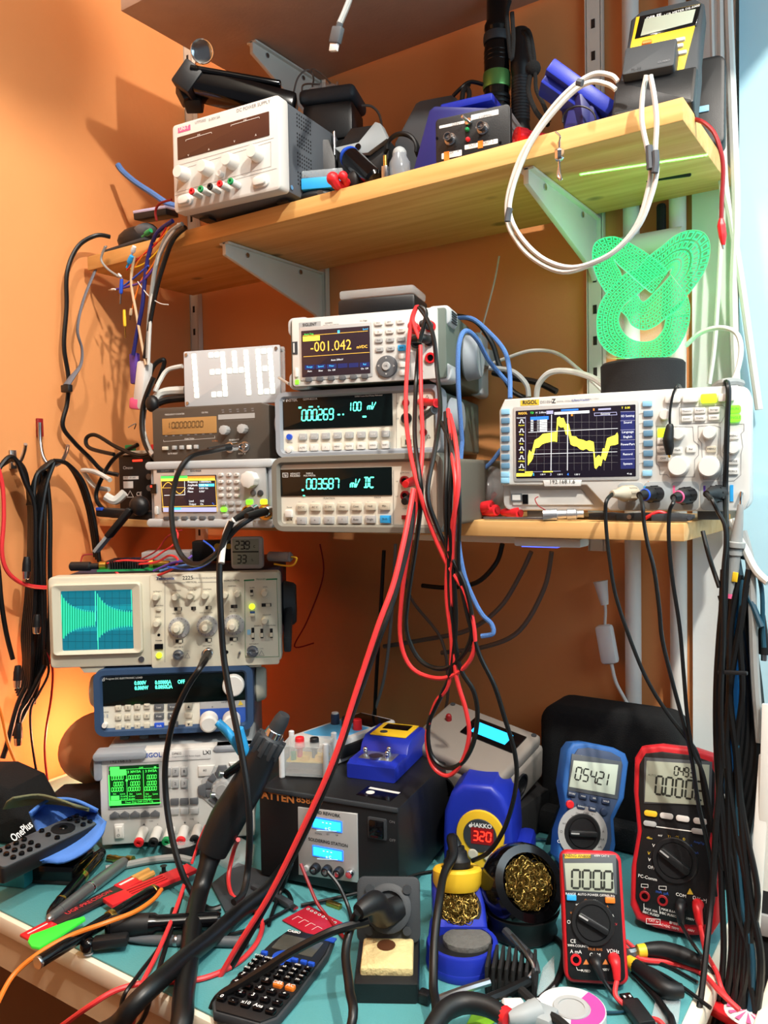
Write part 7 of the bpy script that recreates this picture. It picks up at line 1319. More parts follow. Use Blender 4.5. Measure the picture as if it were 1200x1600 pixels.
HP=[o for o in bpy.data.objects if o.get('label','').startswith('beige bench multimeter')][0];gp=Panel(HP,.246,.101);gp.view(425,590,4)
for(x0,y0),(x1,y1),m,l in(((908,640),(895,665),'red','red plug in the upper right input of the lowest multimeter'),((905,738),(890,770),'black_plastic','black plug in the lower right input of the lowest multimeter')):
 a,c_=gp.p(*gp.c(x0,y0));A=HP.matrix_world@Vector((a,-.001,c_));a,c_=gp.p(*gp.c(x1,y1));Bq=HP.matrix_world@Vector((a,-.032,c_));t=thing('banana_plug',l,'plug',A,group='plugs in the multimeter stack');b=MB();d=Bq-A;b.tube([Vector((0,0,0)),d*.4,d],[.006,.006,.0045],12);b.build('sleeve',m,t)
def plugtip(name,label,a,b_,m='cable_black',r0=.006,r1=.0038,cat='plug'):
 t=thing(name,label,cat,a);d=Vector(b_)-Vector(a);b=MB();b.tube([Vector((0,0,0)),d*.35,d],[r0,r0*.95,r1],12);b.build('boot',m,t);b=MB();n=d.normalized();b.cyl(-n*.010,n*.002,r0*1.15,seg=16,bev=.001);b.build('connector','chrome',t);return t
cable('coax_cable',[(352,700,'y',.90),(330,705,'y',.885),(300,712,'y',.87),(282,732,'y',.855),(271,765,'y',.845),(268,805,'y',.835),(275,850,'y',.83),(290,875,'y',.83),(310,882,'y',.82),(335,868,'y',.81),(350,848,'y',.80),(370,825,'y',.80),(395,808,'y',.82),(408,803,'y',.84)],.0042,'cable_black','black coax cable looping from the brown frequency counter to the function generator','cable')
plugtip('bnc_plug','black booted BNC plug in the brown frequency counter',at(362,698,y=.945),at(325,703,y=.905))
plugtip('bnc_plug','black booted BNC plug in the left gold output of the function generator',at(393,797,y=.842),at(366,812,y=.80));plugtip('bnc_plug','black booted BNC plug in the right gold output of the function generator',at(416,799,y=.838),at(385,806,y=.79))
cable('coax_cable',[(366,812,'y',.80),(358,820,'y',.80),(350,845,'y',.79),(346,880,'y',.775)],.0042,'cable_white','white cable leaving the left output of the function generator','cable')
cable('coax_cable',[(362,815,'y',.795),(348,850,'y',.785),(343,890,'y',.775),(345,960,'y',.765),(350,1030,'y',.76),(362,1100,'y',.75),(378,1180,'y',.735),(388,1250,'y',.725),(390,1310,'y',.72),(387,1360,'y',.72),(380,1395,'y',.70),(365,1410,'y',.68)],.0042,'cable_black','black coax cable hanging straight down across the beige oscilloscope and the tower','cable')
cable('coax_cable',[(322,1030,'y',.80),(312,1045,'y',.775),(295,1070,'y',.765),(278,1105,'y',.755),(266,1145,'y',.75),(258,1200,'y',.745),(262,1270,'y',.735),(278,1345,'y',.72),(300,1395,'z',.765),(325,1420,'z',.757),(345,1418,'z',.757)],.0042,'cable_black','black coax cable from the beige oscilloscope bowing down over the green screen supply','cable')
plugtip('bnc_plug','silver BNC plug in the middle input of the beige oscilloscope',at(325,1021,y=.845),at(312,1043,y=.78),r0=.0062)
for(pts,l)in(([(340,1128),(352,1140),(364,1155),(376,1178)],'blue sleeved spade lead on the left white terminal of the load'),([(374,1138),(378,1155),(384,1175),(388,1182)],'blue sleeved spade lead on the right white terminal of the load')):
 P_=[at(x,y,y=.765+.004*i)for i,(x,y)in enumerate(pts)];t=thing('spade_lead',l,'lead',P_[0],group='blue spade leads');b=MB();b.tube([p-P_[0]for p in P_],[.0055,.0062,.006,.004],10);b.build('sleeve','sky_blue',t);b=MB();b.tube([(P_[-1]-P_[0]),P_[-1]-P_[0]+Vector((.004,0,-.03))],.0018);b.build('wire','red_wire',t)
ZK=1.1615
q=at(230,890,y=.93);t=thing('breadboard','white plastic card tray lying on the beige oscilloscope','tray',(-1.13,.985,ZK),38);b=MB();b.box((0,0,.010),(.085,.05,.020),.002);b.build('body','frost',t);b=MB();b.box((.01,-.0255,.012),(.02,.001,.008));b.build('label','label_white',t)
def K(px,py,dy=.0):p=at(px,py,z=ZK+dy);return p
q=K(205,895,.006);t=thing('heatsink_board','small black finned circuit module with gold connector on the beige oscilloscope','circuit module',(at(205,885,y=.86).x,.86,ZK),38)
b=MB();b.box((0,0,.002),(.10,.035,.003));b.build('board','green',t);b=MB()
for k in range(14):b.box((-.03+.004*k,0,.010),(.0018,.03,.014))
b.build('fins','black_plastic',t);b=MB();b.cyl((.035,0,.010),(.062,0,.010),.006,.0045,14,.001);b.cyl((.030,0,.010),(.036,0,.010),.009,seg=14);b.build('connector','brass',t);b=MB();b.cyl((-.05,-.002,.009),(-.038,-.002,.009),.007,seg=14,bev=.001);b.build('end_cap','brass',t)
q=at(135,888,y=.83);t=thing('black_connector','black coax connector lying at the left end of the beige oscilloscope top','connector',(q.x+.01,.815,ZK+.008),30);b=MB();b.cyl((-.02,0,0),(.015,0,0),.0075,seg=14,bev=.002);b.cyl((.015,0,0),(.028,0,0),.005);b.build('body','black_plastic',t)
for pts,m,r_,l in(([(180,893),(200,905),(235,902),(268,890),(278,875),(265,868),(245,878),(215,882)],'red_wire',.0018,'red wire looping over the finned module'),([(150,885),(190,876),(230,876),(255,862),(272,850),(278,835),(272,825)],'red_wire',.0016,'red wire rising from the oscilloscope top to the function generator'),([(250,892),(275,885),(310,880),(330,872)],'blue_wire',.0016,'blue wire lying on the beige oscilloscope beside the module'),([(262,886),(300,890),(328,878),(335,860),(318,845)],'blue',.0014,'thin blue wire curling up near the thermometer'),([(220,874),(245,860),(262,838),(285,828)],'red_dark',.0012,'thin dark red wire above the white tray'),([(126,880),(130,868),(145,866)],'red_dark',.0012,'tiny dark red wire at the left end of the beige oscilloscope'),([(240,892),(268,880),(290,875),(300,868)],'purple',.0018,'purple wire tangled beside the module')):
 cable('jumper_wire',yy(pts,.835,.86),r_,m,l,'wire')
q=at(450,872,y=1.0);t=thing('barrel_plug','small silver barrel plug on a cable right of the thermometer','plug',(at(445,870,y=.98).x,.98,at(445,870,y=.98).z),10);b=MB();b.cyl((-.03,0,0),(.012,0,0),.008,seg=14,bev=.002);b.build('body','bulb_grey',t);b=MB();b.tube([(.01,0,0),(.022,0,-.002),(.012,0,-.014),(-.02,0,-.012)],.0014);b.build('wire','yellow',t)
q=at(300,848,y=1.0);t=thing('wooden_block','dark parts box with brass fittings under the function generator','box',(-1.07,1.05,ZK),38);b=MB();b.box((0,0,.018),(.09,.04,.036),.002);b.build('body','black_plastic',t);b=MB();b.cyl((.0,-.022,.026),(.0,-.014,.026),.006,seg=12);b.cyl((.02,-.022,.026),(.02,-.014,.026),.005,seg=12);b.build('fitting','brass',t)
A,Bq=at(150,862,y=.90),at(205,795,y=.93);t=thing('stand_arm','grey and black metal arm propping diagonally between the oscilloscope and the shelf end','arm',A,0);b=MB();b.bar(Vector((0,0,0)),(Bq-A),.02,.006,.001);b.build('arm','case_grey',t);b=MB();b.bar((Bq-A)*.35,(Bq-A)*1.0,.022,.009,.002);b.build('sleeve','black_rubber',t);b=MB();b.ball(Bq-A+Vector((.01,.01,.005)),.020,16,(1,.8,.9));b.build('pivot_knob','black_plastic',t)
A,Bq=at(158,800,y=.95),at(250,815,y=.97);t=thing('clamp','black clamp with blue insert at the left end of the middle shelf','clamp',A,0);b=MB();b.bar(Vector((0,0,.0)),(Bq-A)+Vector((0,0,.01)),.03,.016,.004);b.build('jaw','black_plastic',t);b=MB();b.box((.012,-.012,.006),(.016,.006,.006),.001);b.build('insert','blue',t)
q=at(215,372,y=1.05);t=thing('head_torch','black curved visor like object at the left end of the pine shelf','headlamp',(at(205,388,y=1.03).x,1.05,ZT),10)
b=MB();b.ball((0,0,.026),.045,20,(1.05,.7,.58));b.build('shell','black_plastic',t);b=MB();b.ball((.025,-.012,.036),.022,14,(1.2,.8,.7));b.build('cover','graphite',t);b=MB();b.bar((-.055,-.02,.004),(.05,-.03,.012),.03,.006,.002);b.build('flap','charcoal',t)
q=at(237,328,y=1.04);t=thing('battery_bank','lilac grey slab with dark side under the blue braided cable on the pine shelf','battery',(q.x,1.05,q.z-.008),12,8);b=MB();b.box((0,0,.008),(.075,.04,.006),.002);b.build('top',mat('lilac','#b9b4d2',.4),t);b=MB();b.box((0,0,.0),(.074,.039,.012),.002);b.build('body','black_plastic',t)
cable('cable',yy([(184,257),(192,268),(212,285),(238,302),(262,318),(278,322)],1.06,1.08),.0058,'blue_wire','short thick blue braided cable end sticking up at the left end of the pine shelf','cable','blue braided USB cables')
cable('cable',yy([(245,345),(243,330),(250,318),(268,312)],1.0),.0022,'red_dark','dark red wire looping in front of the lilac slab','wire')
fanw=[('black thick lead bending from the power supply down to the purple connector',[(270,345),(245,365),(232,400),(226,440),(222,480),(214,520),(208,555)],'navy',.0038),('grey flat lead falling from the pine shelf behind the clip bundle',[(285,350),(262,368),(245,410),(238,450),(233,500),(231,560)],'cable_grey',.0042),('black lead falling right of the clip bundle',[(290,355),(270,375),(255,415),(245,450),(235,500),(226,560)],'cable_black',.0042),('white lead running down to the white connector',[(280,350),(256,385),(240,430),(236,480),(233,540),(232,570)],'cable_white',.0030),('orange probe wire with a clip in the hanging bunch',[(265,355),(250,375),(235,385),(212,415),(206,430)],'orange',.0016),('yellow probe wire in the hanging bunch',[(262,360),(248,390),(225,412),(204,420)],'yellow',.0014),('second orange wire ending in a grey pin',[(250,395),(235,420),(220,440),(210,470),(206,490)],'orange',.0016),('red probe wire in the hanging bunch',[(262,350),(245,380),(215,405),(198,422)],'red',.0014),('violet wire crossing the hanging bunch',[(240,420),(222,440),(200,448),(182,452)],'purple',.0022),('purple wire ending in a blue clip',[(232,415),(205,438),(192,448)],'blue',.0018),('thin white wire sticking out right of the bunch',[(215,440),(232,462),(250,474),(263,476)],'cable_white',.0010),('grey wire curving left of the bunch',[(165,385),(158,405),(168,420),(185,432)],'cable_grey',.0022),('tan lead falling behind the bunch',[(210,400),(205,440),(213,490),(222,540),(228,570)],'beige_edge',.0026)]
for l,pts,m,r_ in fanw:cable('probe_wire',yy(pts,.985,.99),r_,m,l,'wire','wires hanging from the left end of the pine shelf')
for(x0,y0,x1,y1,r_,m,tipm,l)in((190,436,188,475,.0036,'blue','steel','dark blue mini grabber hanging in the wire bunch'),(194,484,196,528,.0030,'yellow','gold','yellow mini grabber hanging lowest in the wire bunch'),(206,400,198,418,.0048,'sky_blue','black_plastic','light blue mini grabber at the shelf edge'),(210,385,205,400,.0045,'label_white','green','white mini grabber at the shelf edge'),(236,360,222,370,.0050,'green','green','green alligator clip on the shelf edge'),(180,452,170,453,.0022,'label_white','steel','white crimp pin pointing left from the bunch'),(205,482,203,500,.0030,'beige_edge','copper_dark','tan connector on the orange wire'),(185,428,192,436,.0026,'label_white','steel','tiny white grabber above the dark blue one')):
 a,b_=at(x0,y0,y=.975),at(x1,y1,y=.978);t=thing('grabber_clip',l,'clip',a,group='grabber clips hanging from the pine shelf');b=MB();d=b_-a;b.tube([Vector((0,0,0)),d*.3,d*.55,d*.6],[r_*.8,r_,r_*.95,r_*.5],10);b.build('barrel',m,t);b=MB();b.tube([d*.58,d],r_*.45,6);b.build('plunger',tipm if tipm not in('green','black_plastic')else m,t)
t=thing('wire_connector','purple and white connectors taped together above the frequency counter','connector',at(215,600,y=1.0),0);o_=Vector(t.location);f2=lambda x,y:at(x,y,y=1.0)-o_
b=MB();b.bar(f2(210,552),f2(212,600),.018,.012,.003,up=(0,1,0));b.build('purple_half','purple',t);b=MB();b.bar(f2(227,565),f2(219,640),.026,.02,.005,up=(0,1,0));b.build('white_half','label_white',t);b=MB();b.bar(f2(216,622),f2(215,640),.027,.021,.004,up=(0,1,0));b.build('red_end','pink',t)
cable('power_cable',[(172,370,'y',1.03),(150,368,'x',XL+.05)]+[(x,y,'x',XL+.03)for x,y in((122,385),(105,425),(104,480),(100,540),(107,590),(105,630),(98,665),(115,690),(140,715))]+[(160,735,'x',XL+.04),(185,742,'y',1.03)],.0042,'cable_black','black cord hanging in a bow along the left wall from the pine shelf','cable')
P_=[at(x,y,x=XL+.045)for x,y in((165,385),(150,420),(130,470),(121,515),(128,545),(126,570),(112,590),(104,602))];t=thing('webbing_strap','grey webbing strap with a black buckle hanging on the left wall','strap',P_[-1],0);b=MB();b.tube([p-P_[-1]for p in P_],[.005,.005,.0045,.0045,.004,.005,.010,.011],8,6,flat=.35);b.build('webbing','fabric_grey',t);b=MB();b.box((0,0,-.006),(.024,.010,.014),.002);b.build('buckle','black_plastic',t)
q=at(205,805,y=1.0);t=thing('power_adapter','black labelled power adapter standing at the left end of the middle shelf','adapter',(at(207,800,y=1.05).x,1.06,1.2335),10);W,H=.082,.125
b=MB();b.box((0,.02,H/2),(W,.045,H),.004);b.build('case','black_plastic',t);pn=Panel(t,W,H,y=-.0025);pn.rect(.15,.33,.62,.38,'label_white');pn.rect(.15,.41,.45,.52,'label_white');pn.text('CE',.62,.62,.008,'ink_white',bold=.03);pn.line([(.25,.66),(.45,.66),(.35,.56)],.0012,'ink_white',closed=True);pn.text('INPUT 100-240V',.35,.355,.003,'ink',y=-.0034);pn.text('Cincon',.3,.2,.006,'ink_white');pn.rect(.45,.07,.75,.10,'glow_led_red');pn.done()
for z in(.06,.082):b=MB();b.cyl((W/2+.001,0,z),(W/2+.001,-.012,z),.006,seg=14);b.build('terminal','steel',t)
q=at(200,690,y=1.05);t=thing('terminal_board','cream terminal board with a green connector on the black labelled adapter','circuit board',(q.x+.02,1.07,1.2335+.1255),6);b=MB();b.box((0,0,.004),(.095,.04,.008),.002);b.build('board','button_warm',t);b=MB();b.box((-.022,-.012,.014),(.018,.014,.012),.002);b.build('green_connector','green',t);b=MB();b.box((.045,-.012,.012),(.018,.012,.014),.002);b.build('red_connector','red',t)
for pts,m,r_,l in(([(260,690),(225,712),(185,700),(150,680),(135,685),(140,700),(178,710)],'cable_black',.0038,'black cable bowing left of the labelled adapter, upper'),([(215,695),(180,715),(160,745),(150,775),(162,795),(195,805),(230,805)],'cable_black',.0040,'black cable bowing left of the labelled adapter down to the clamp'),([(170,765),(148,760),(132,740),(130,735),(150,738),(172,750)],'cable_white',.0046,'white cable end looping left of the labelled adapter'),([(195,770),(180,782),(165,775)],'cable_white',.0085,'white bundled cable end in front of the labelled adapter'),([(240,590),(225,630),(222,670),(230,700),(246,720)],'cable_black',.0048,'black cable running down beside the frequency counter'),([(225,640),(223,670),(232,700),(240,712)],'cable_white',.0048,'white cable running down beside the frequency counter'),([(210,670),(212,662),(200,668)],'cable_brown',.001,'thin brown wire above the green connector')):
 cable('cable',yy(pts,.99,.97),r_,m,l)
for pts,m,r_,l in(([(285,572),(262,578),(250,595),(242,612)],'cable_white',.0042,'white cable bowing out left of the matrix clock'),([(245,600),(256,570),(254,562),(240,572),(230,600),(222,635)],'cable_black',.0042,'black cable looping left of the matrix clock'),([(290,610),(260,612),(245,620),(236,640)],'cable_white',.008,'thick white bundled plug behind the matrix clock'),([(290,622),(262,625),(242,632)],'cable_black',.0065,'black strain relief plug beside the matrix clock'),([(436,590),(445,596),(452,600)],'cable_white',.0024,'white wire right of the matrix clock')):
 cable('cable',yy(pts,1.03,1.0),r_,m,l)
b=MB();q=at(238,632,y=.985);b.ball((0,0,0),.014,14,(1,.8,1.1));o=b.build('ferrite_core','black_plastic');o.location=q-Vector((0,0,.014));tag(o,'black ferrite lump left of the frequency counter top','ferrite')
XH=XL+.012
for i,(pts,l)in enumerate((([(22,725),(32,720),(38,705),(40,694)],'grey wall hook holding the left hank of black cables'),([(62,660),(63,690),(68,715),(80,728),(95,722),(103,708),(106,696)],'wall hook with red tipped back plate holding the second hank of cables'))):
 P_=[at(x,y,x=XL+.02+.012*max(0,k-1))for k,(x,y)in enumerate(pts)];t=thing('wall_hook',l,'hook',P_[0],group='hooks on the left wall');b=MB();b.tube([p-P_[0]for p in P_],.0034,10);b.build('hook','steel',t)
 q=at(62,668,x=XL+.004)if i else at(20,718,x=XL+.004);b=MB();b.box(q-P_[0],(.006,.012,.034),.001);b.build('back_plate','red_dark' if i else 'steel',t)
random.seed(11)
hank=[]
def strand(pts,r_,m,l,g,dx=.05):cable('cable',[(x,y,'x',XL+dx)for x,y in pts],r_,m,l,'cable',g,8,5)
g1='black cables hanging on the left hook';g2='black cables hanging on the second hook'
for i in range(6):
 o_=i*5;strand([(-34-3*i,1010),(-36-2*i,900),(-30,800),(-14,745+i*2),(10,722-i),(26,720),(40,740+i*3),(46+i*1.5,790),(46+o_*.35,860),(42+o_*.5,930),(36+o_*.6,990),(38+o_*.4,1040+i*6),(26+o_*.3,1080+4*i)],.0042,'cable_black','black cable of the left hank, hanging in a narrow loop on the grey hook',g1,.035+.006*i)
for i in range(5):
 o_=i*5;strand([(44+i*2,790),(56,745),(70,728+i),(84,722),(64+i*2,760),(50+i*3,830),(48+i*4,900),(54+i*3,980),(48+i*4,1040),(40+i*3,1100)],.0040,'cable_black','black cable of the hank on the red tipped hook, falling to the left',g2,.04+.006*i)
for i in range(3):strand([(84,722-i),(104,724),(122+i*3,750),(136+i*3,790),(144+i*3,830),(149+i*3,870+i*4)],.0042,'cable_black','thick black cable of the red tipped hook curving right to the beige oscilloscope',g2,.045+.007*i)
for i in range(3):strand([(60+i*6,735),(62+i*8,800),(58+i*10,880),(62+i*8,960),(66+i*4,1040)],.0042,'cable_black','black cable falling straight behind the hank of the red tipped hook',g2,.03+.006*i)
strand([(-40,980),(-36,860),(-22,770),(-6,730),(4,760),(6,810),(3,860),(10,890),(28,908),(50,916),(72,918)],.0036,'red_wire','red lead sweeping from the left hook to the beige oscilloscope','red leads at the left wall',.075)
strand([(-20,800),(-4,880),(2,940),(10,990),(20,1030)],.0042,'cable_black','black cable at the very left edge of the picture','black cables at the left edge',.06)
for pts,m,r_,l in(([(72,1020),(82,1045),(80,1090),(72,1140),(70,1180),(76,1235)],'red_dark',.0020,'dark red wire hanging below the hank beside the tower'),([(70,1015),(76,1050),(60,1085),(48,1110),(50,1160),(60,1225)],'cable_black',.0022,'thin black wire hanging below the hank beside the tower'),([(-30,1040),(0,1110),(12,1160),(28,1200),(46,1240)],'orange',.0026,'orange wire hanging at the lower left of the wall'),([(-12,1150),(0,1195),(8,1225),(16,1252)],'red',.0020,'red wire at the lower left behind the black pouch')):strand(pts,r_,m,l,None,.09)
for x,y0,y1,i in((42,870,905,0),(58,960,990,1),(28,1040,1075,2),(29,1130,1165,3)):
 a,b_=at(x,y0,x=XL+.085),at(x-1,y1,x=XL+.085);t=thing('bnc_plug',('silver tipped black plug on the upper left hank of cables','silver tipped black plug low on the second hank of cables','silver tipped black plug near the bottom of the left hank','silver tipped black plug at the lowest end of the left hank')[i],'plug',b_,group='plugs on the cable hanks');d=a-b_;b=MB();b.tube([d*.35,d*.7,d],[.0075,.007,.005],12);b.build('boot','black_rubber',t);b=MB();b.cyl(Vector((0,0,0)),d*.4,.006,.0072,14,.001);b.build('connector','chrome',t)
for pts,i in(([(40,1075),(30,1095),(22,1120),(12,1160),(4,1185)],0),([(70,1040),(45,1090),(30,1115),(28,1150)],1),([(50,1090),(30,1130),(20,1150)],2)):strand(pts,.0045,'cable_black',('black cable end falling to the lower left corner of the wall','black cable end with plug falling below the second hank','short black cable end below the left hank')[i],None,.07)
ZZ=D0+.0005
def dk(px,py,h=0):return at(px,py,z=D0+h)
q0,q1,q2=dk(-30,1385,.075),dk(140,1275,.075),dk(160,1281,.075)
t=thing('remote_control','grey television remote control lying slanted on the blue foam bag','remote control',dk(75,1322,.055),0);o_=Vector(t.location)
A,Bq=dk(-14,1352,.062),dk(136,1276,.068);ax=(Bq-A);L_=ax.length;rz_=math.atan2(-ax.x,ax.y);t.matrix_world=Matrix.Translation((A+Bq)/2)@Matrix.Rotation(rz_,4,'Z')@Matrix.Rotation(R(6),4,'Y');W=.050
b=MB();b.T=TF;b.prism(rr(-W/2,-L_/2,W/2,L_/2,.006),-.022,0,.003);b.T=Matrix.Identity(4);b.build('shell','black_plastic',t)
b=MB();b.T=TF;b.prism(rr(-W/2+.002,-L_/2+.002,W/2-.002,L_/2-.002,.005),-.001,.0012,.0005);b.T=Matrix.Identity(4);b.build('face','graphite',t)
def ktop(x,y,r_,nm='button',m='black_gloss',h=.004):b=MB();b.lathe([(r_,0),(r_,h*.7),(r_*.8,h),(0,h)],12,(0,0,0));o=b.build(nm,m,t);o.location=(x,y,.001);return o
k0=ktop(-.014,-.055,.0038)
for j in range(4):
 for i in range(3):
  if(i,j)!=(0,0):again(k0,t,(.014*i,.0125*j,0))
for x,y in((-.014,.058),(0,.060),(.014,.058),(-.014,.070),(.0,.072),(.014,.070),(-.016,.012),(.016,.012),(0,.010)):again(k0,t,(x+.014,y+.055,0))
o=ktop(0,.035,.0165,'navigation_ring','black_plastic',.002);ktop(0,.035,.006,'ok_button','black_gloss',.004)
mk_=MB();pts=[(145,1272,.055),(185,1250,.075),(215,1252,.08),(240,1262,.08),(250,1270,.07)]
def sheet(name,rows,m,label,cat,th=.004):
 b=MB();n=len(rows[0]);vs_,fs=[],[]
 for r_ in rows:
  for p in smooth3(r_):vs_.append(tuple(p))
 k=len(vs_)//len(rows)
 for i in range(len(rows)-1):
  for j in range(k-1):a=i*k+j;fs.append((a,a+1,a+k+1,a+k))
 b.put(vs_,fs);o=b.build(name,m);md=o.modifiers.new('thickness','SOLIDIFY');md.thickness=th;md.offset=-1;return tag(o,label,cat)
def smooth3(pts,sub=4):
 P=[Vector(p)for p in pts];Q=[];n=len(P)
 for i in range(n-1):
  p0,p1,p2,p3=P[max(i-1,0)],P[i],P[i+1],P[min(i+2,n-1)]
  for k in range(sub):s_=k/sub;Q.append(.5*((2*p1)+(p2-p0)*s_+(2*p0-5*p1+4*p2-p3)*s_*s_+(3*p1-p0-3*p2+p3)*s_**3))
 Q.append(P[-1]);return Q
sheet('foam_bag',[[dk(60,1349,.045),dk(100,1346,.045),dk(135,1328,.05),dk(160,1302,.062),dk(167,1284,.068)],[dk(62,1345,.05),dk(104,1334,.05),dk(132,1314,.055),dk(152,1296,.065),dk(164,1282,.07)],[dk(58,1300,.05),dk(90,1290,.05),dk(120,1280,.05),dk(140,1272,.05),dk(150,1270,.055)],[dk(50,1278,.06),dk(75,1256,.075),dk(95,1252,.08),dk(118,1256,.08),dk(150,1270,.07)],[dk(48,1272,.085),dk(72,1254,.088),dk(98,1250,.09),dk(122,1254,.09),dk(152,1268,.075)]],'blue_foam','bright blue foam lined bag under the grey remote control','bag',.004)
b=MB();b.prism([(-.10,0),(.07,0),(.085,.015),(.06,.035),(0,.042),(-.07,.038)],-.05,.05,.015,4);o=b.build('black_bag','fabric_black');q=dk(90,1300);o.location=(q.x-.01,q.y+.07,D0);o.rotation_euler.z=R(30);tag(o,'black padded outside of the bag behind the remote control','bag')
b=MB();b.prism([(-.09,0),(.09,0),(.075,.045),(.05,.085),(.0,.10),(-.06,.095)],-.05,.045,.014,4);o=b.build('pouch','fabric_black');q=dk(20,1300);o.location=(q.x-.02,q.y-.005,D0);o.rotation_euler.z=R(18);tag(o,'soft black pouch with white lettering at the left edge of the desk','pouch')
pp_=thing('lettering_frame','','',(0,0,0));
V,Fc=glyphs('OnePlus',.02);b=MB();A=dk(22,1316,.075);Bq=dk(52,1291,.078);u_=(Bq-A).normalized();nv=(CPOS-A).normalized();v_=nv.cross(u_).normalized()
sc=(Bq-A).length/max(p[0]for p in V);b.put([tuple(A+u_*p[0]*sc+v_*p[1]*sc*1.2+nv*.012)for p in V],[f for f in Fc]);bpy.data.objects.remove(pp_);o=b.build('lettering','ink_white',bpy.data.objects['pouch'],base=False);o.matrix_parent_inverse=Matrix.Identity(4);bpy.context.view_layer.update();o.matrix_basis=bpy.data.objects['pouch'].matrix_world.inverted()
sheet('cloth',[[at(20,1245,z=.86),at(60,1240,z=.86),at(95,1248,z=.86),at(120,1258,z=.85)],[dk(10,1252,.085),dk(50,1246,.09),dk(95,1252,.09),dk(140,1262,.085)],[dk(5,1262,.07),dk(50,1258,.08),dk(95,1258,.085),dk(140,1268,.08)]],mat('cloth_olive','#6c6f52',.9,bump=.5,bs=400),'greenish grey cloth behind the remote, lit by the lamp','cloth',.003)
t=thing('black_box','black rectangular box under the remote near the left desk edge','box',dk(75,1382),26);b=MB();b.box((0,.03,.013),(.075,.06,.026),.004);b.build('lid','black_gloss',t);b=MB();b.box((0,.03,.003),(.077,.062,.006),.002);b.build('base','black_matte',t)
t=thing('clear_box','small clear teal tinted box at the far left desk edge','box',dk(10,1390),20);b=MB();b.box((0,.02,.012),(.05,.03,.022),.002);b.build('body',mat('clear_teal','#2f8c93',.1,alpha=.7,var=.03),t)
b=MB();b.cyl((-.012,0,.008),(.012,0,.008),.008,seg=14,bev=.002);o=b.build('plastic_stopper','clear_shell');q=dk(112,1358);o.location=(q.x,q.y,D0);o.rotation_euler.z=R(50);tag(o,'small clear plastic cap beside the black box','cap')
def pen(name,label,x0,y0,x1,y1,r_,prof,m,rings,clip=None,h=0,cat='pen'):
 """from the near end to the far end; prof as (radius factor, part of the length)"""
 A,Bq=dk(x0,y0,r_+h),dk(x1,y1,r_+h);t=thing(name,label,cat,A);d=Bq-A;n=d.length;d=d.normalized()
 b=MB();b.lathe([(r_*k,n*s_)for k,s_ in prof],20,(0,0,0),d);b.build('barrel',m,t)
 for nm,s0,s1,k,mm in rings:b=MB();b.lathe([(r_*k*.96,n*s0),(r_*k,n*(s0+(s1-s0)*.2)),(r_*k,n*(s0+(s1-s0)*.8)),(r_*k*.96,n*s1)],20,(0,0,0),d);b.build(nm,mm,t)
 if clip:b=MB();up=Vector((0,0,1));s0,s1,mm=clip;b.bar(d*n*s0+up*r_*1.12,d*n*s1+up*r_*1.12,.003,.0016,.0005);b.build('clip',mm,t)
 return t
P0=[(0,0),(.35,.004),(.62,.03),(.85,.10),(.95,.22),(1,.45),(1,.8),(.92,.95),(.6,.99),(0,1)]
pen('fountain_pen','black fountain pen with gold rings, left of the silver pen',75,1430,160,1335,.0078,P0,'black_gloss',(('gold_ring',.20,.225,.99,'gold'),('gold_band',.56,.62,1.05,'gold')),(.62,.9,'gold'))
pen('metal_pen','silver capped pen lying beside the black fountain pen',74,1438,196,1346,.0086,[(0,0),(.3,.002),(.45,.02),(.72,.03),(.85,.20),(.95,.45),(1,.52),(1,.92),(.85,.985),(.5,1),(0,1)],mat('pen_silver','#8f9496',.32,metal=.8),(('band',.50,.53,1.04,'chrome'),('groove',.14,.145,.82,'graphite')))
A,Bq=dk(38,1466,.004),dk(235,1365,.004);t=thing('clip_packet','long narrow red and clear packet of tweezers tips lying across the desk edge','packet',A,0);d=Bq-A;n=d.length;rz_=math.degrees(math.atan2(d.y,d.x));t.matrix_world=Matrix.Translation(A)@Matrix.Rotation(R(rz_),4,'Z')
b=MB();b.box((n*.12,0,0),(n*.24,.021,.004),.0015);b.build('red_tip','red',t);b=MB();b.box((n*.50,0,.0005),(n*.60,.022,.005),.0015);b.build('window_strip',mat('strip_brown','#2e2224',.3),t);b=MB();b.box((n*.80,0,.001),(n*.16,.023,.006),.0015);b.build('red_band','red',t);b=MB();b.tube([(n*.86,-.006,.002),(n*1.0,-.006,.002)],.0045,8,1);b.tube([(n*.86,.006,.002),(n*1.01,.006,.002)],.0045,8,1);b.build('wood_ends',mat('wood_tan','#c7924a',.6),t)
V,Fc=glyphs('UGF-PRECISION',.02);b=MB();sc=n*.36/max(p[0]for p in V);b.put([(n*.30+p[0]*sc,(p[1]-.35)*sc*1.1,.0034)for p in V],[f for f in Fc]);b.build('lettering','ink_red',t)
b=MB();b.box((n*.80,.003,.0043),(n*.12,.004,.0004));b.box((n*.1,.002,.0024),(n*.14,.002,.0004));b.build('white_print','label_white',t)
A,Bq=dk(168,1412,.012),dk(300,1350,.018);t=thing('plastic_comb','flat bright red slotted plastic strip lying on the pens','strip',A,0);d=Bq-A;n=d.length;t.matrix_world=Matrix.Translation(A)@Matrix.Rotation(math.atan2(d.y,d.x),4,'Z');b=MB();b.box((n*.5,0,0),(n,.026,.006),.001);b.build('strip','red',t);b=MB()
for k in range(3):b.box((n*.45,-.006+.006*k,.0034),(n*.42,.0016,.0008))
b.build('slots','red_dark',t)
A=dk(60,1478,.0);
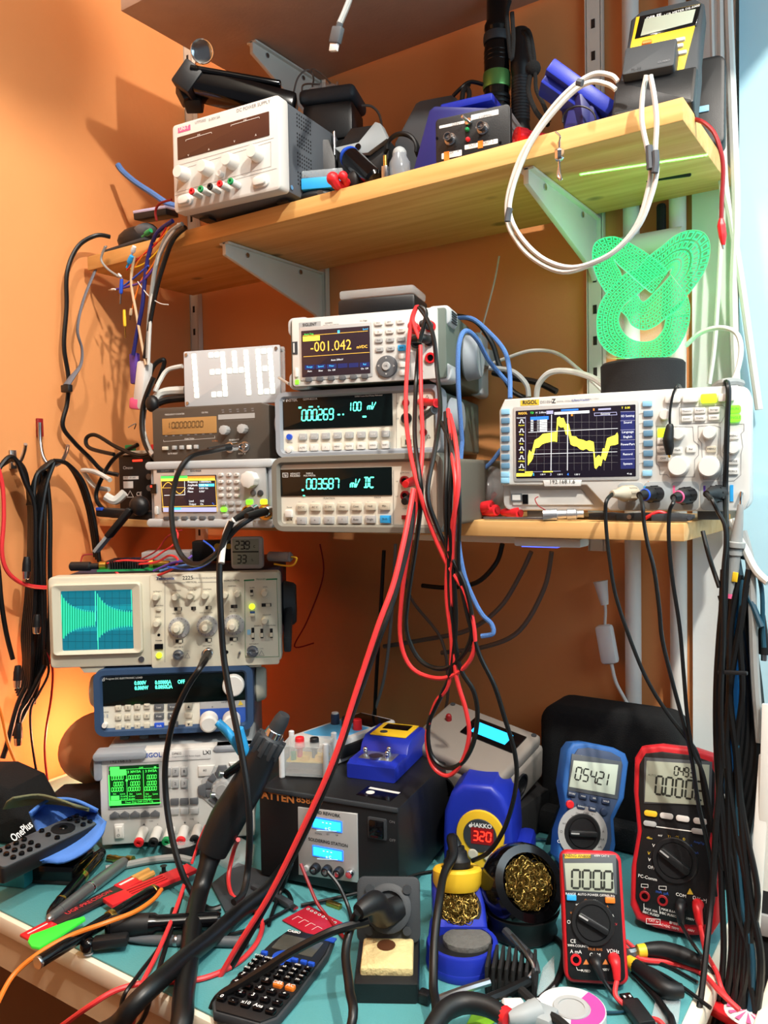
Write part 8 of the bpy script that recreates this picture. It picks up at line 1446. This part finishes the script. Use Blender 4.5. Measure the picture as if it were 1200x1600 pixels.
def flatpoly(name,label,cat,pts,h,m,bev=.001):
 P_=[dk(x,y,0)for x,y in pts];c_=sum(P_,Vector())/len(P_);b=MB();b.T=TF;b.prism([(p.x-c_.x,p.y-c_.y)for p in P_],0,h,bev);b.T=Matrix.Identity(4);o=b.build(name,m,None,base=False);o.location=(c_.x,c_.y,D0+.0003);return tag(o,label,cat)
o=flatpoly('green_tool','flat bright green plastic opening tool sticking over the desk edge','tool',[(44,1488),(48,1478),(70,1470),(105,1456),(132,1448),(134,1452),(95,1478),(62,1498),(50,1496)],.004,'green_glow');o.location.z=D0+.010
pen('fountain_pen','long black fountain pen with gold ring lying over the desk edge',58,1505,247,1388,.0085,[(0,0),(.75,.004),(.85,.03),(.88,.35),(.92,.55),(1,.56),(1.02,.9),(.9,.97),(.4,1),(0,1)],'black_gloss',(('gold_ring',.55,.59,1.08,'gold'),('gold_band',.945,.965,1.0,'gold'),('metal_end',.0,.02,.84,'steel')),None,.012)
pen('soldering_tweezer','thick black tool handle lying across the cables at the desk front',165,1448,345,1437,.0125,[(0,0),(.8,.01),(.95,.03),(1,.05),(1,.42),(.8,.45),(.78,.97),(.6,1),(0,1)],'black_gloss',(('grip',.04,.40,1.03,'black_rubber'),),None,.006,'tool')
pen('metal_pen','dark gunmetal pen lying below the thick black handle',195,1468,388,1472,.0062,[(0,0),(.3,.01),(.75,.14),(.9,.22),(1,.4),(1,.97),(.8,1),(0,1)],'graphite',(('band',.40,.43,1.05,'steel'),('end_band',.93,.95,1.05,'chrome')))
t=thing('caster_ball','small black ball ended lever at the white desk edge','knob',dk(138,1490),0);b=MB();b.ball((0,0,.010),.0095,18);b.build('ball','black_gloss',t);b=MB();b.bar((.004,.004,.012),(.035,.030,.014),.016,.012,.003);b.build('lever','black_plastic',t);b=MB();b.lathe([(.006,.0),(.006,.002),(0,.002)],16);b.build('foot','button_grey',t)
A=dk(168,1340,.006);t=thing('brass_fitting','small gold hose fitting lying in front of the green screen supply','fitting',A,0);d=Vector((.95,.32,0)).normalized();b=MB();b.lathe([(.004,0),(.005,.004),(.004,.008),(.0052,.012),(.0042,.018),(.0048,.03),(.0065,.032),(.0068,.042),(0,.042)],14,(0,0,0),d);b.build('body','brass',t)
pen('pen_top','black pen cap lying left of the gold fitting',128,1352,162,1330,.0062,[(0,0),(.9,.02),(1,.2),(1,.95),(0,1)],'black_gloss',(('ring',.1,.16,1.05,'graphite'),),None,0,'cap')
cable('grey_tube',[(165,1358,'z',D0+.006),(195,1352,'z',D0+.006),(235,1344,'z',D0+.006),(275,1340,'z',D0+.007),(300,1345,'z',D0+.006)],.0052,'cable_grey','grey rubber tube lying behind the red slotted strip','tube')
t=thing('suction_cup','clear suction cup on a black ring in front of the power supply terminals','suction cup',dk(285,1330),0);b=MB();b.lathe([(.030,0),(.031,.008),(.029,.016),(.026,.016),(.026,.006),(0,.006)],28);b.build('ring','black_plastic',t);b=MB();b.lathe([(.028,.017),(.022,.021),(.008,.024),(0,.025)],28);b.build('cup','clear_shell',t)
b=MB();b.lathe([(.006,0),(.006,.004),(.003,.005),(.003,.012),(.005,.014),(0,.015)],14);o=b.build('adjuster_knob','black_plastic');o.location=dk(256,1368);tag(o,'tiny black knob standing behind the red slotted strip','knob')
flatpoly('clear_disc','crumpled clear film on the desk right of the hot air handle','film',[(340,1330),(375,1318),(398,1330),(395,1352),(360,1362),(338,1350)],.010,'clear_bag')
flatpoly('dark_pad','dark grey pad lying under the cables left of the rework station','pad',[(330,1385),(372,1352),(432,1372),(420,1420),(352,1428)],.004,'charcoal')
Zc=D0+.003
for pts,m,r_,l in(([(300,1348,'z',.80),(306,1330,'z',.80),(312,1312,'z',.82),(322,1290,'z',.84)],'red_wire',.002,'red wire climbing beside the thick black handle'),([(292,1370,'z',Zc+.02),(275,1420,'z',Zc+.02),(250,1480,'z',Zc+.02),(225,1530,'z',Zc+.016),(218,1548,'z',Zc+.01),(205,1604,'z',.70)],'red_wire',.0026,'red wire falling straight over the thick handle to the desk front'),([(-5,1570,'z',.74),(20,1525,'z',.752),(60,1490,'z',.768),(110,1462,'z',.778),(165,1442,'z',.786),(210,1425,'z',.785),(240,1405,'z',.782),(252,1390,'z',.775)],'orange',.0028,'orange red wire crossing the green tool and the pens'),([(95,1604,'z',.70),(140,1572,'z',.74),(180,1548,'z',.752),(225,1536,'z',Zc),(270,1534,'z',Zc),(320,1528,'z',Zc),(370,1505,'z',Zc),(400,1475,'z',Zc),(410,1445,'z',Zc),(400,1425,'z',Zc),(380,1410,'z',Zc),(362,1398,'z',Zc),(357,1370,'z',Zc+.01),(365,1330,'z',Zc+.04),(372,1312,'z',.83)],'red_wire',.0030,'salmon red wire looping across the desk to the left corner'),([(270,1420,'z',Zc+.006),(255,1470,'z',Zc+.01),(215,1525,'z',Zc+.008),(192,1560,'z',.752),(185,1604,'z',.70)],'cable_black',.0024,'thin black wire beside the straight red one'),([(285,1395,'z',Zc+.012),(262,1470,'z',Zc+.014),(240,1540,'z',Zc+.01),(215,1604,'z',.72)],'cable_black',.0028,'black wire crossing the desk front beside the red one'),([(340,1465,'z',Zc),(390,1452,'z',Zc),(430,1432,'z',Zc),(455,1415,'z',Zc),(450,1395,'z',Zc),(432,1390,'z',Zc),(400,1410,'z',Zc),(370,1440,'z',Zc)],'cable_black',.0024,'black cord loop left of the red circuit board'),([(456,1348,'z',.80),(450,1365,'z',.79),(440,1390,'z',Zc+.01),(428,1420,'z',Zc),(420,1445,'z',Zc)],'cable_black',.0026,'black cord hanging from the left knob of the rework station'),([(470,1350,'z',.80),(480,1375,'z',.785),(495,1410,'z',Zc+.01),(508,1428,'z',Zc),(525,1450,'z',Zc),(540,1468,'z',Zc)],'red_dark',.0022,'dark red cord hanging from the middle of the rework station'),([(512,1362,'z',.795),(530,1385,'z',.78),(545,1420,'z',Zc+.005),(548,1445,'z',Zc),(530,1455,'z',Zc)],'cable_black',.0026,'black cord hanging from the right knob of the rework station'),([(470,1415,'z',Zc),(540,1400,'z',Zc+.004),(600,1385,'z',Zc+.012),(655,1366,'z',Zc+.03),(695,1360,'z',Zc+.04)],'cable_black',.0024,'black cord running across the front of the rework station to the soldering station'),([(575,1440,'y',.69),(520,1455,'y',.66),(460,1485,'y',.635),(420,1510,'y',.62),(380,1535,'y',.605),(340,1560,'y',.59),(318,1604,'y',.575)],'cable_black',.0046,'black cord of the cup iron trailing over the calculator',),([(840,1350,'z',Zc),(870,1320,'z',Zc),(840,1312,'z',Zc),(822,1325,'z',Zc),(830,1345,'z',Zc)],'cable_petrol',.0026,'teal cord loop right of the soldering station'),([(830,1290,'z',Zc),(865,1298,'z',Zc),(900,1292,'z',Zc)],'cable_black',.0022,'thin black cord behind the blue multimeter base'),([(850,1455,'z',Zc),(880,1480,'z',Zc),(872,1530,'z',Zc),(840,1565,'z',Zc),(815,1585,'z',Zc)],'cable_black',.0040,'black cord curving in front of the ball shaped holder')):
 cable('wire',pts,r_,m,l,'wire')
for(x0,y0,x1,y1),l in(((395,1385,425,1398),'small grey plug in the cord tangle left of the red circuit board'),((430,1400,455,1415),'second black plug in the cord tangle left of the red circuit board')):a,c_=dk(x0,y0,.006),dk(x1,y1,.006);t=thing('cord_plug',l,'plug',a);b=MB();b.bar(Vector((0,0,0)),c_-a,.010,.008,.002);b.build('body','charcoal',t);b=MB();d=(c_-a).normalized();b.bar(c_-a,c_-a+d*.010,.007,.003);b.build('tip','steel',t)
b=MB();b.box((0,0,.003),(.022,.007,.006),.001);o=b.build('brass_pin','brass');q=dk(522,1417);o.location=(q.x,q.y,D0);tag(o,'tiny brass pin lying in front of the rework station','pin')
def handle(label,pts,yel,jaw,m='black_rubber',r_=.0085):
 P_=[dk(x,y,h)for x,y,h in pts];return P_
t=thing('pliers','black handled pliers with yellow collars lying in front of the big red multimeter','pliers',dk(985,1485),0);o_=Vector(t.location)
for pts in([(1008,1484,.012),(1035,1484,.013),(1065,1492,.013),(1098,1506,.012)],[(992,1508,.012),(1018,1528,.013),(1040,1545,.013),(1066,1548,.012)]):b=MB();b.tube([dk(x,y,h)-o_ for x,y,h in pts],[.0072,.0092,.0094,.0070],14);b.build('handle','black_rubber',t)
for a,c_ in(((996,1486),(1008,1485)),((982,1502),(993,1509))):b=MB();b.cyl(dk(*a,.012)-o_,dk(*c_,.012)-o_,.0068,.0075,14);b.build('yellow_collar','yellow',t)
b=MB();b.tube([dk(996,1486,.011)-o_,dk(982,1490,.010)-o_,dk(970,1480,.009)-o_],[.0045,.006,.0025],8);b.tube([dk(983,1502,.011)-o_,dk(978,1490,.010)-o_,dk(968,1476,.009)-o_],[.0045,.006,.0025],8);b.build('jaws','steel',t)
t=thing('usb_plug','black USB plug with metal end lying in front of the small red meter','plug',dk(985,1575),0);o_=Vector(t.location);a,c_=dk(984,1566,.009)-o_,dk(1012,1604,.009)-o_;d=(c_-a).normalized();b=MB();b.bar(a,c_,.018,.010,.002);b.build('body','black_plastic',t);b=MB();b.bar(a-d*.012,a,.012,.0048,.0004);b.build('metal_end','black_gloss',t)
b=MB();n_=Vector((0,0,1)).cross(d);b.bar(a-d*.004+n_*.003+Vector((0,0,.0028)),a-d*.007+n_*.003+Vector((0,0,.0028)),.002,.0006);b.bar(a-d*.004-n_*.003+Vector((0,0,.0028)),a-d*.007-n_*.003+Vector((0,0,.0028)),.002,.0006);b.build('holes','label_white',t)
t=thing('solder_spool','magenta and white solder spool at the bottom edge of the desk','spool',dk(893,1602),0);b=MB();b.lathe([(.013,0),(.034,0),(.034,.002),(.034,.018),(.012,.018),(.012,0)],40);b.build('flange','label_white',t);b=MB()
n=20;vs_=[(r_*math.cos(a),r_*math.sin(a),.0186)for a in[R(-70+150*k/n)for k in range(n+1)]for r_ in(.019,.033)];b.put(vs_,[(2*k,2*k+1,2*k+3,2*k+2)for k in range(n)]);b.build('magenta_label','magenta',t);b=MB();b.lathe([(.016,.0185),(.0185,.0186),(.0175,.0200),(.013,.0196),(.013,.012),(.016,.012)],32);b.build('hub','button_grey',t)
t=thing('wire_stripper','black bent cutter handle with red collar and grey head at the bottom edge','cutters',dk(760,1590),0);o_=Vector(t.location)
b=MB();b.tube([dk(x,y,h)-o_ for x,y,h in((668,1618,.03),(695,1580,.035),(725,1567,.036),(760,1572,.036),(788,1588,.034))],[.008,.0098,.0102,.0095,.0085],14,8);b.build('handle','black_rubber',t);b=MB();b.cyl(dk(786,1586,.034)-o_,dk(795,1592,.034)-o_,.0092,.009,14);b.build('red_collar','red',t);b=MB();b.tube([dk(794,1591,.034)-o_,dk(815,1588,.034)-o_,dk(840,1580,.034)-o_],[.006,.010,.012],12);b.box(dk(842,1588,.030)-o_,(.034,.026,.016),.005);b.build('head','case_grey',t)
t=thing('white_tube','white screw topped tube beside the cutters at the bottom edge','tube',dk(785,1604),0);b=MB();b.cyl((0,0,.014),(.018,.012,.014),.013,seg=20,bev=.002);b.build('cap','label_white',t);b=MB();b.cyl((.02,.018,.014),(.036,.03,.016),.010,.009,18,.002);b.build('neck','label_white',t)
o=flatpoly('green_card','lime green packaging card under the cutters at the bottom edge','card',[(728,1604),(742,1576),(768,1580),(784,1592),(760,1606)],.001,mat('lime','#7fc02c',.5))
t=thing('gripper','black ribbed connector block behind the cutters','connector',dk(800,1540),20);b=MB()
for k in range(8):b.box((-.025+.007*k,0,.016),(.0035,.045,.030),.001)
b.box((0,0,.008),(.055,.04,.016),.002);b.build('body','black_matte',t)
for pts,r_,m,l in(([(682,1562,'z',.758),(720,1548,'z',.765),(765,1534,'z',.768)],.0042,'steel','polished metal rod in front of the blue iron holder'),([(790,1455,'z',.775),(812,1478,'z',.775),(832,1500,'z',.772),(838,1520,'z',.765)],.0050,'charcoal','dark metal arm right of the blue iron holder'),([(800,1462,'z',.785),(822,1490,'z',.785),(834,1512,'z',.78),(826,1528,'z',.775)],.0022,'steel','thin shiny wire arm right of the blue iron holder'),([(690,1590,'z',.765),(740,1570,'z',.775),(790,1550,'z',.775),(830,1530,'z',.77)],.0052,'cable_black','black cord running behind the cutters'),([(815,1548,'z',.775),(850,1580,'z',.78),(885,1606,'z',.79)],.0046,'black_matte','black rod crossing over the magenta spool'),([(918,1578,'z',Zc),(960,1582,'z',Zc),(1000,1575,'z',Zc)],.0015,'cable_petrol','thin teal wire between spool and USB plug')):
 cable('rod' if m in('steel','charcoal','black_matte')else 'wire',pts,r_,m,l,'rod' if m in('steel','charcoal','black_matte')else 'wire')
b=MB();b.box((0,0,.006),(.014,.012,.012),.002);o=b.build('clip_block','black_plastic');o.location=dk(664,1566);o.location.z=D0;tag(o,'tiny black block at the left end of the metal rod','block')
flatpoly('clear_film','crumpled clear film lying below the black pliers','film',[(1028,1552),(1066,1550),(1060,1604),(1015,1604)],.004,'clear_bag');flatpoly('clear_film','crumpled clear film between the cord and the small red meter','film',[(848,1520),(866,1500),(868,1560),(850,1580),(838,1560)],.006,'clear_bag')
for pts,r_,m,l in(([(972,1475,'z',Zc+.01),(1000,1498,'z',Zc+.003),(1050,1505,'z',Zc),(1095,1520,'z',Zc),(1125,1550,'z',.752),(1155,1578,'z',.745)],.0030,'red_wire','red lead running under the black pliers to the right desk corner'),([(978,1470,'z',Zc+.008),(995,1485,'z',Zc),(1008,1494,'z',Zc)],.0026,'red_wire','short red lead end beside the plier jaws'),([(985,1500,'z',Zc),(1030,1520,'z',Zc),(1070,1545,'z',Zc),(1110,1575,'z',.752)],.0022,'cable_black','black wire running under the pliers to the desk edge'),([(1000,1495,'z',Zc),(1045,1510,'z',Zc),(1090,1535,'z',Zc)],.0018,'cable_black','thin black wire between the plier handles'),([(990,1520,'z',Zc+.002),(1018,1550,'z',Zc+.002),(1040,1580,'z',Zc+.002),(1052,1606,'z',Zc+.002)],.0040,'cable_black','thick black wire below the lower plier handle')):
 cable('wire',pts,r_,m,l,'wire')
for i in range(9):
 x0=1130+i*5;cable('cable',[(x0,890+8*(i%4),'y',.99),(x0-4-(i%3)*5,980,'y',.985),(x0-10-(i%4)*5,1080,'y',.98),(x0-8-(i%3)*6,1180,'y',.975),(x0-6,1290,'y',.96),(x0-2+(i%3)*8,1400,'y',.945),(x0+(i%4)*8,1500,'y',.93),(x0+4*(i-4),1606,'y',.91)],.0042 if i%2 else .0034,'cable_black' if i!=6 else 'cable_petrol','black cable in the dense bundle hanging down the right edge' if i!=6 else 'petrol blue cable in the dense bundle hanging down the right edge','cable','cables in the bundle at the right edge' if i!=6 else None)
for i in range(5):
 x0=1128+i*9;cable('cable',[(x0,930,'y',1.0),(x0+20-(i*2),1010,'y',1.0),(x0+34-3*i,1090,'y',1.0),(x0+28,1180,'y',.99),(x0+10,1270,'y',.98),(x0-4,1340,'y',.97)],.0052,'cable_black','thick black cable behind the bundle at the right edge, bowing to the right','cable','thick cables behind the right bundle')
for pts,r_,m,l in(([(1098,830),(1108,870),(1124,918)],.0026,'cable_black','thin black cable slanting from the shelf end to the bundle'),([(1158,870),(1178,880),(1190,920),(1192,980),(1194,1012)],.0026,'cable_petrol','petrol blue cable with a plug looping right of the grey probe'),([(1150,920),(1150,1000),(1146,1100),(1142,1200),(1136,1240)],.0060,'cable_sky','bright blue cable beside the bundle'),([(1152,870),(1160,910),(1178,950),(1190,980)],.0034,'cable_petrol','petrol cable crossing behind the grey probe'),([(1130,1330),(1160,1280),(1190,1230)],.0058,'cable_white','white cable end slanting below the blue cable'),([(1162,1130),(1174,1180),(1180,1240),(1176,1280)],.0060,'cable_white','white cable bending behind the black bundle'),([(1136,1248),(1152,1240),(1180,1210)],.0020,'cable_petrol','thin petrol wire crossing the white cable'),([(1180,1275),(1172,1290),(1172,1320),(1180,1340)],.0024,'cable_black','thin black wire curl beside the white trunk'),([(1160,830),(1172,880),(1176,960),(1180,1060),(1188,1160)],.0050,'cable_grey','grey cable hanging at the right beyond the probe'),([(1142,812),(1160,850),(1180,890),(1200,910)],.0045,'cable_white','white cable slanting from the oscilloscope corner to the right edge'),([(1155,1370),(1160,1400),(1166,1420)],.0062,'cable_sky','short blue cable end low in the right bundle')):
 cable('cable',yy(pts,1.0,.985),r_,m,l)
t=thing('jack_plug','black barrel plug hanging at the right edge of the picture','plug',at(1192,985,y=1.0),0);o_=Vector(t.location);b=MB();b.tube([at(x,y,y=1.0)-o_ for x,y in((1191,960),(1192,985),(1194,1010),(1194,1022))],[.003,.005,.006,.006],12);b.build('body','black_rubber',t);b=MB();b.tube([at(1194,1020,y=1.0)-o_,at(1194,1032,y=1.0)-o_],.0035,10);b.build('tip','steel',t)
b=MB();p0,p1=at(1122,1050,y=.965),at(1168,1052,y=.965);b.bar(p0,p1,.006,.004,.0008);tag(b.build('cable_tie','black_plastic'),'black strap tied around the bundle at the right edge','strap')
for(x0,y0,x1,y1),wd,l in(((1196,1180,1168,1590),.013,'white flat trunk strip leaning at the right edge of the desk'),((1200,1100,1192,1390),.012,'shorter white trunk strip at the far right edge')):a,c_=at(x0,y0,y=.98),at(x1,y1,y=.93 if wd>.0125 else .96);b=MB();b.bar(a,c_,wd,.006,.001,up=(0,1,0));tag(b.build('trunk_strip','cable_white'),l,'strip','white trunk strips at the right edge')
for pts,wd,l in(([(1122,-320),(1126,-5),(1128,150),(1132,280),(1142,340),(1158,440),(1172,540),(1186,640)],.0052,'white cable running down the corner beside the blue wall'),([(1108,-320),(1112,-5),(1116,140),(1124,260),(1128,330),(1118,520),(1108,600)],.0034,'thin white cable running down the white pillar'),([(1130,-320),(1138,-5),(1146,200),(1150,330),(1146,460),(1150,600)],.006,'ribbed white conduit beside the blue wall')):cable('wall_cable',yy(pts,1.235),wd,'cable_white',l,'cable')
t=thing('candy_wrapper','red wrapper with a white and red swirl at the bottom right corner','wrapper',at(1172,1590,z=.72),-20);b=MB();b.box((0,0,0),(.085,.05,.010),.003);b.build('packet','red',t);b=MB();b.lathe([(.026,.0052),(.020,.0068),(0,.0072)],28);b.build('swirl_disc','label_white',t);b=MB()
for k in range(12):a=R(30*k);b.put([(.004*math.cos(a),.004*math.sin(a),.0078),(.023*math.cos(a+.35),.023*math.sin(a+.35),.0078),(.023*math.cos(a+.58),.023*math.sin(a+.58),.0078)],[(0,1,2)])
b.build('swirl_print','pink',t)
b=MB();b.box((0,0,.365),(.30,.30,.73),.004);o=b.build('side_cabinet','cream');o.location=(.0,.93,.002);tag(o,'cream topped low cabinet right of the workbench','cabinet')
p0,p1=at(1126,1345,y=1.17),at(1126,1285,y=1.17);b=MB();b.box((.075,.03,(p1.z-p0.z)/2),(.15,.06,p1.z-p0.z),.004);t=thing('grey_box','grey metal box behind the cables at the right edge','box',p0,4);b.build('case','case_grey',t);b=MB();b.box((.075,.028,p1.z-p0.z+.003),(.152,.064,.006),.001);b.build('lid','panel_silver',t)
z0=p0.z;p0=at(1128,1500,y=1.13);t=thing('black_crate','black crate under the grey metal box at the right edge','crate',(p0.x,1.13,.50),4);b=MB();b.box((.09,.06,(z0-.50)/2-.001),(.18,.13,z0-.502),.006);b.build('body','black_matte',t);b=MB();q=at(1170,1436,y=1.13);b.box((.085,-.008,q.z-.50),(.08,.006,.028),.001);b.build('handle_strip','panel_silver',t)
b=MB();b.tube([at(505,838,y=1.27),at(520,880,y=1.27)],.008);
cable('usb_cable',[(570,-160,'y',1.0),(560,-60,'y',.95),(548,-8,'y',.93),(540,15,'y',.92),(530,38,'y',.91)],.0042,'cable_grey','grey USB cable hanging down from above the brown top shelf','cable')
t=thing('usb_plug','grey USB plug dangling under the brown top shelf','plug',at(522,80,y=.90),0);o_=Vector(t.location);f2=lambda x,y:at(x,y,y=.905)-o_;b=MB();b.tube([f2(532,36),f2(529,44)],.0045,8);b.bar(f2(529,42),f2(523,68),.017,.009,.002,up=(0,1,0));b.build('shell','graphite',t);b=MB();b.bar(f2(523,67),f2(521,80),.0125,.005,.0004,up=(0,1,0));b.build('metal_end','label_white',t)
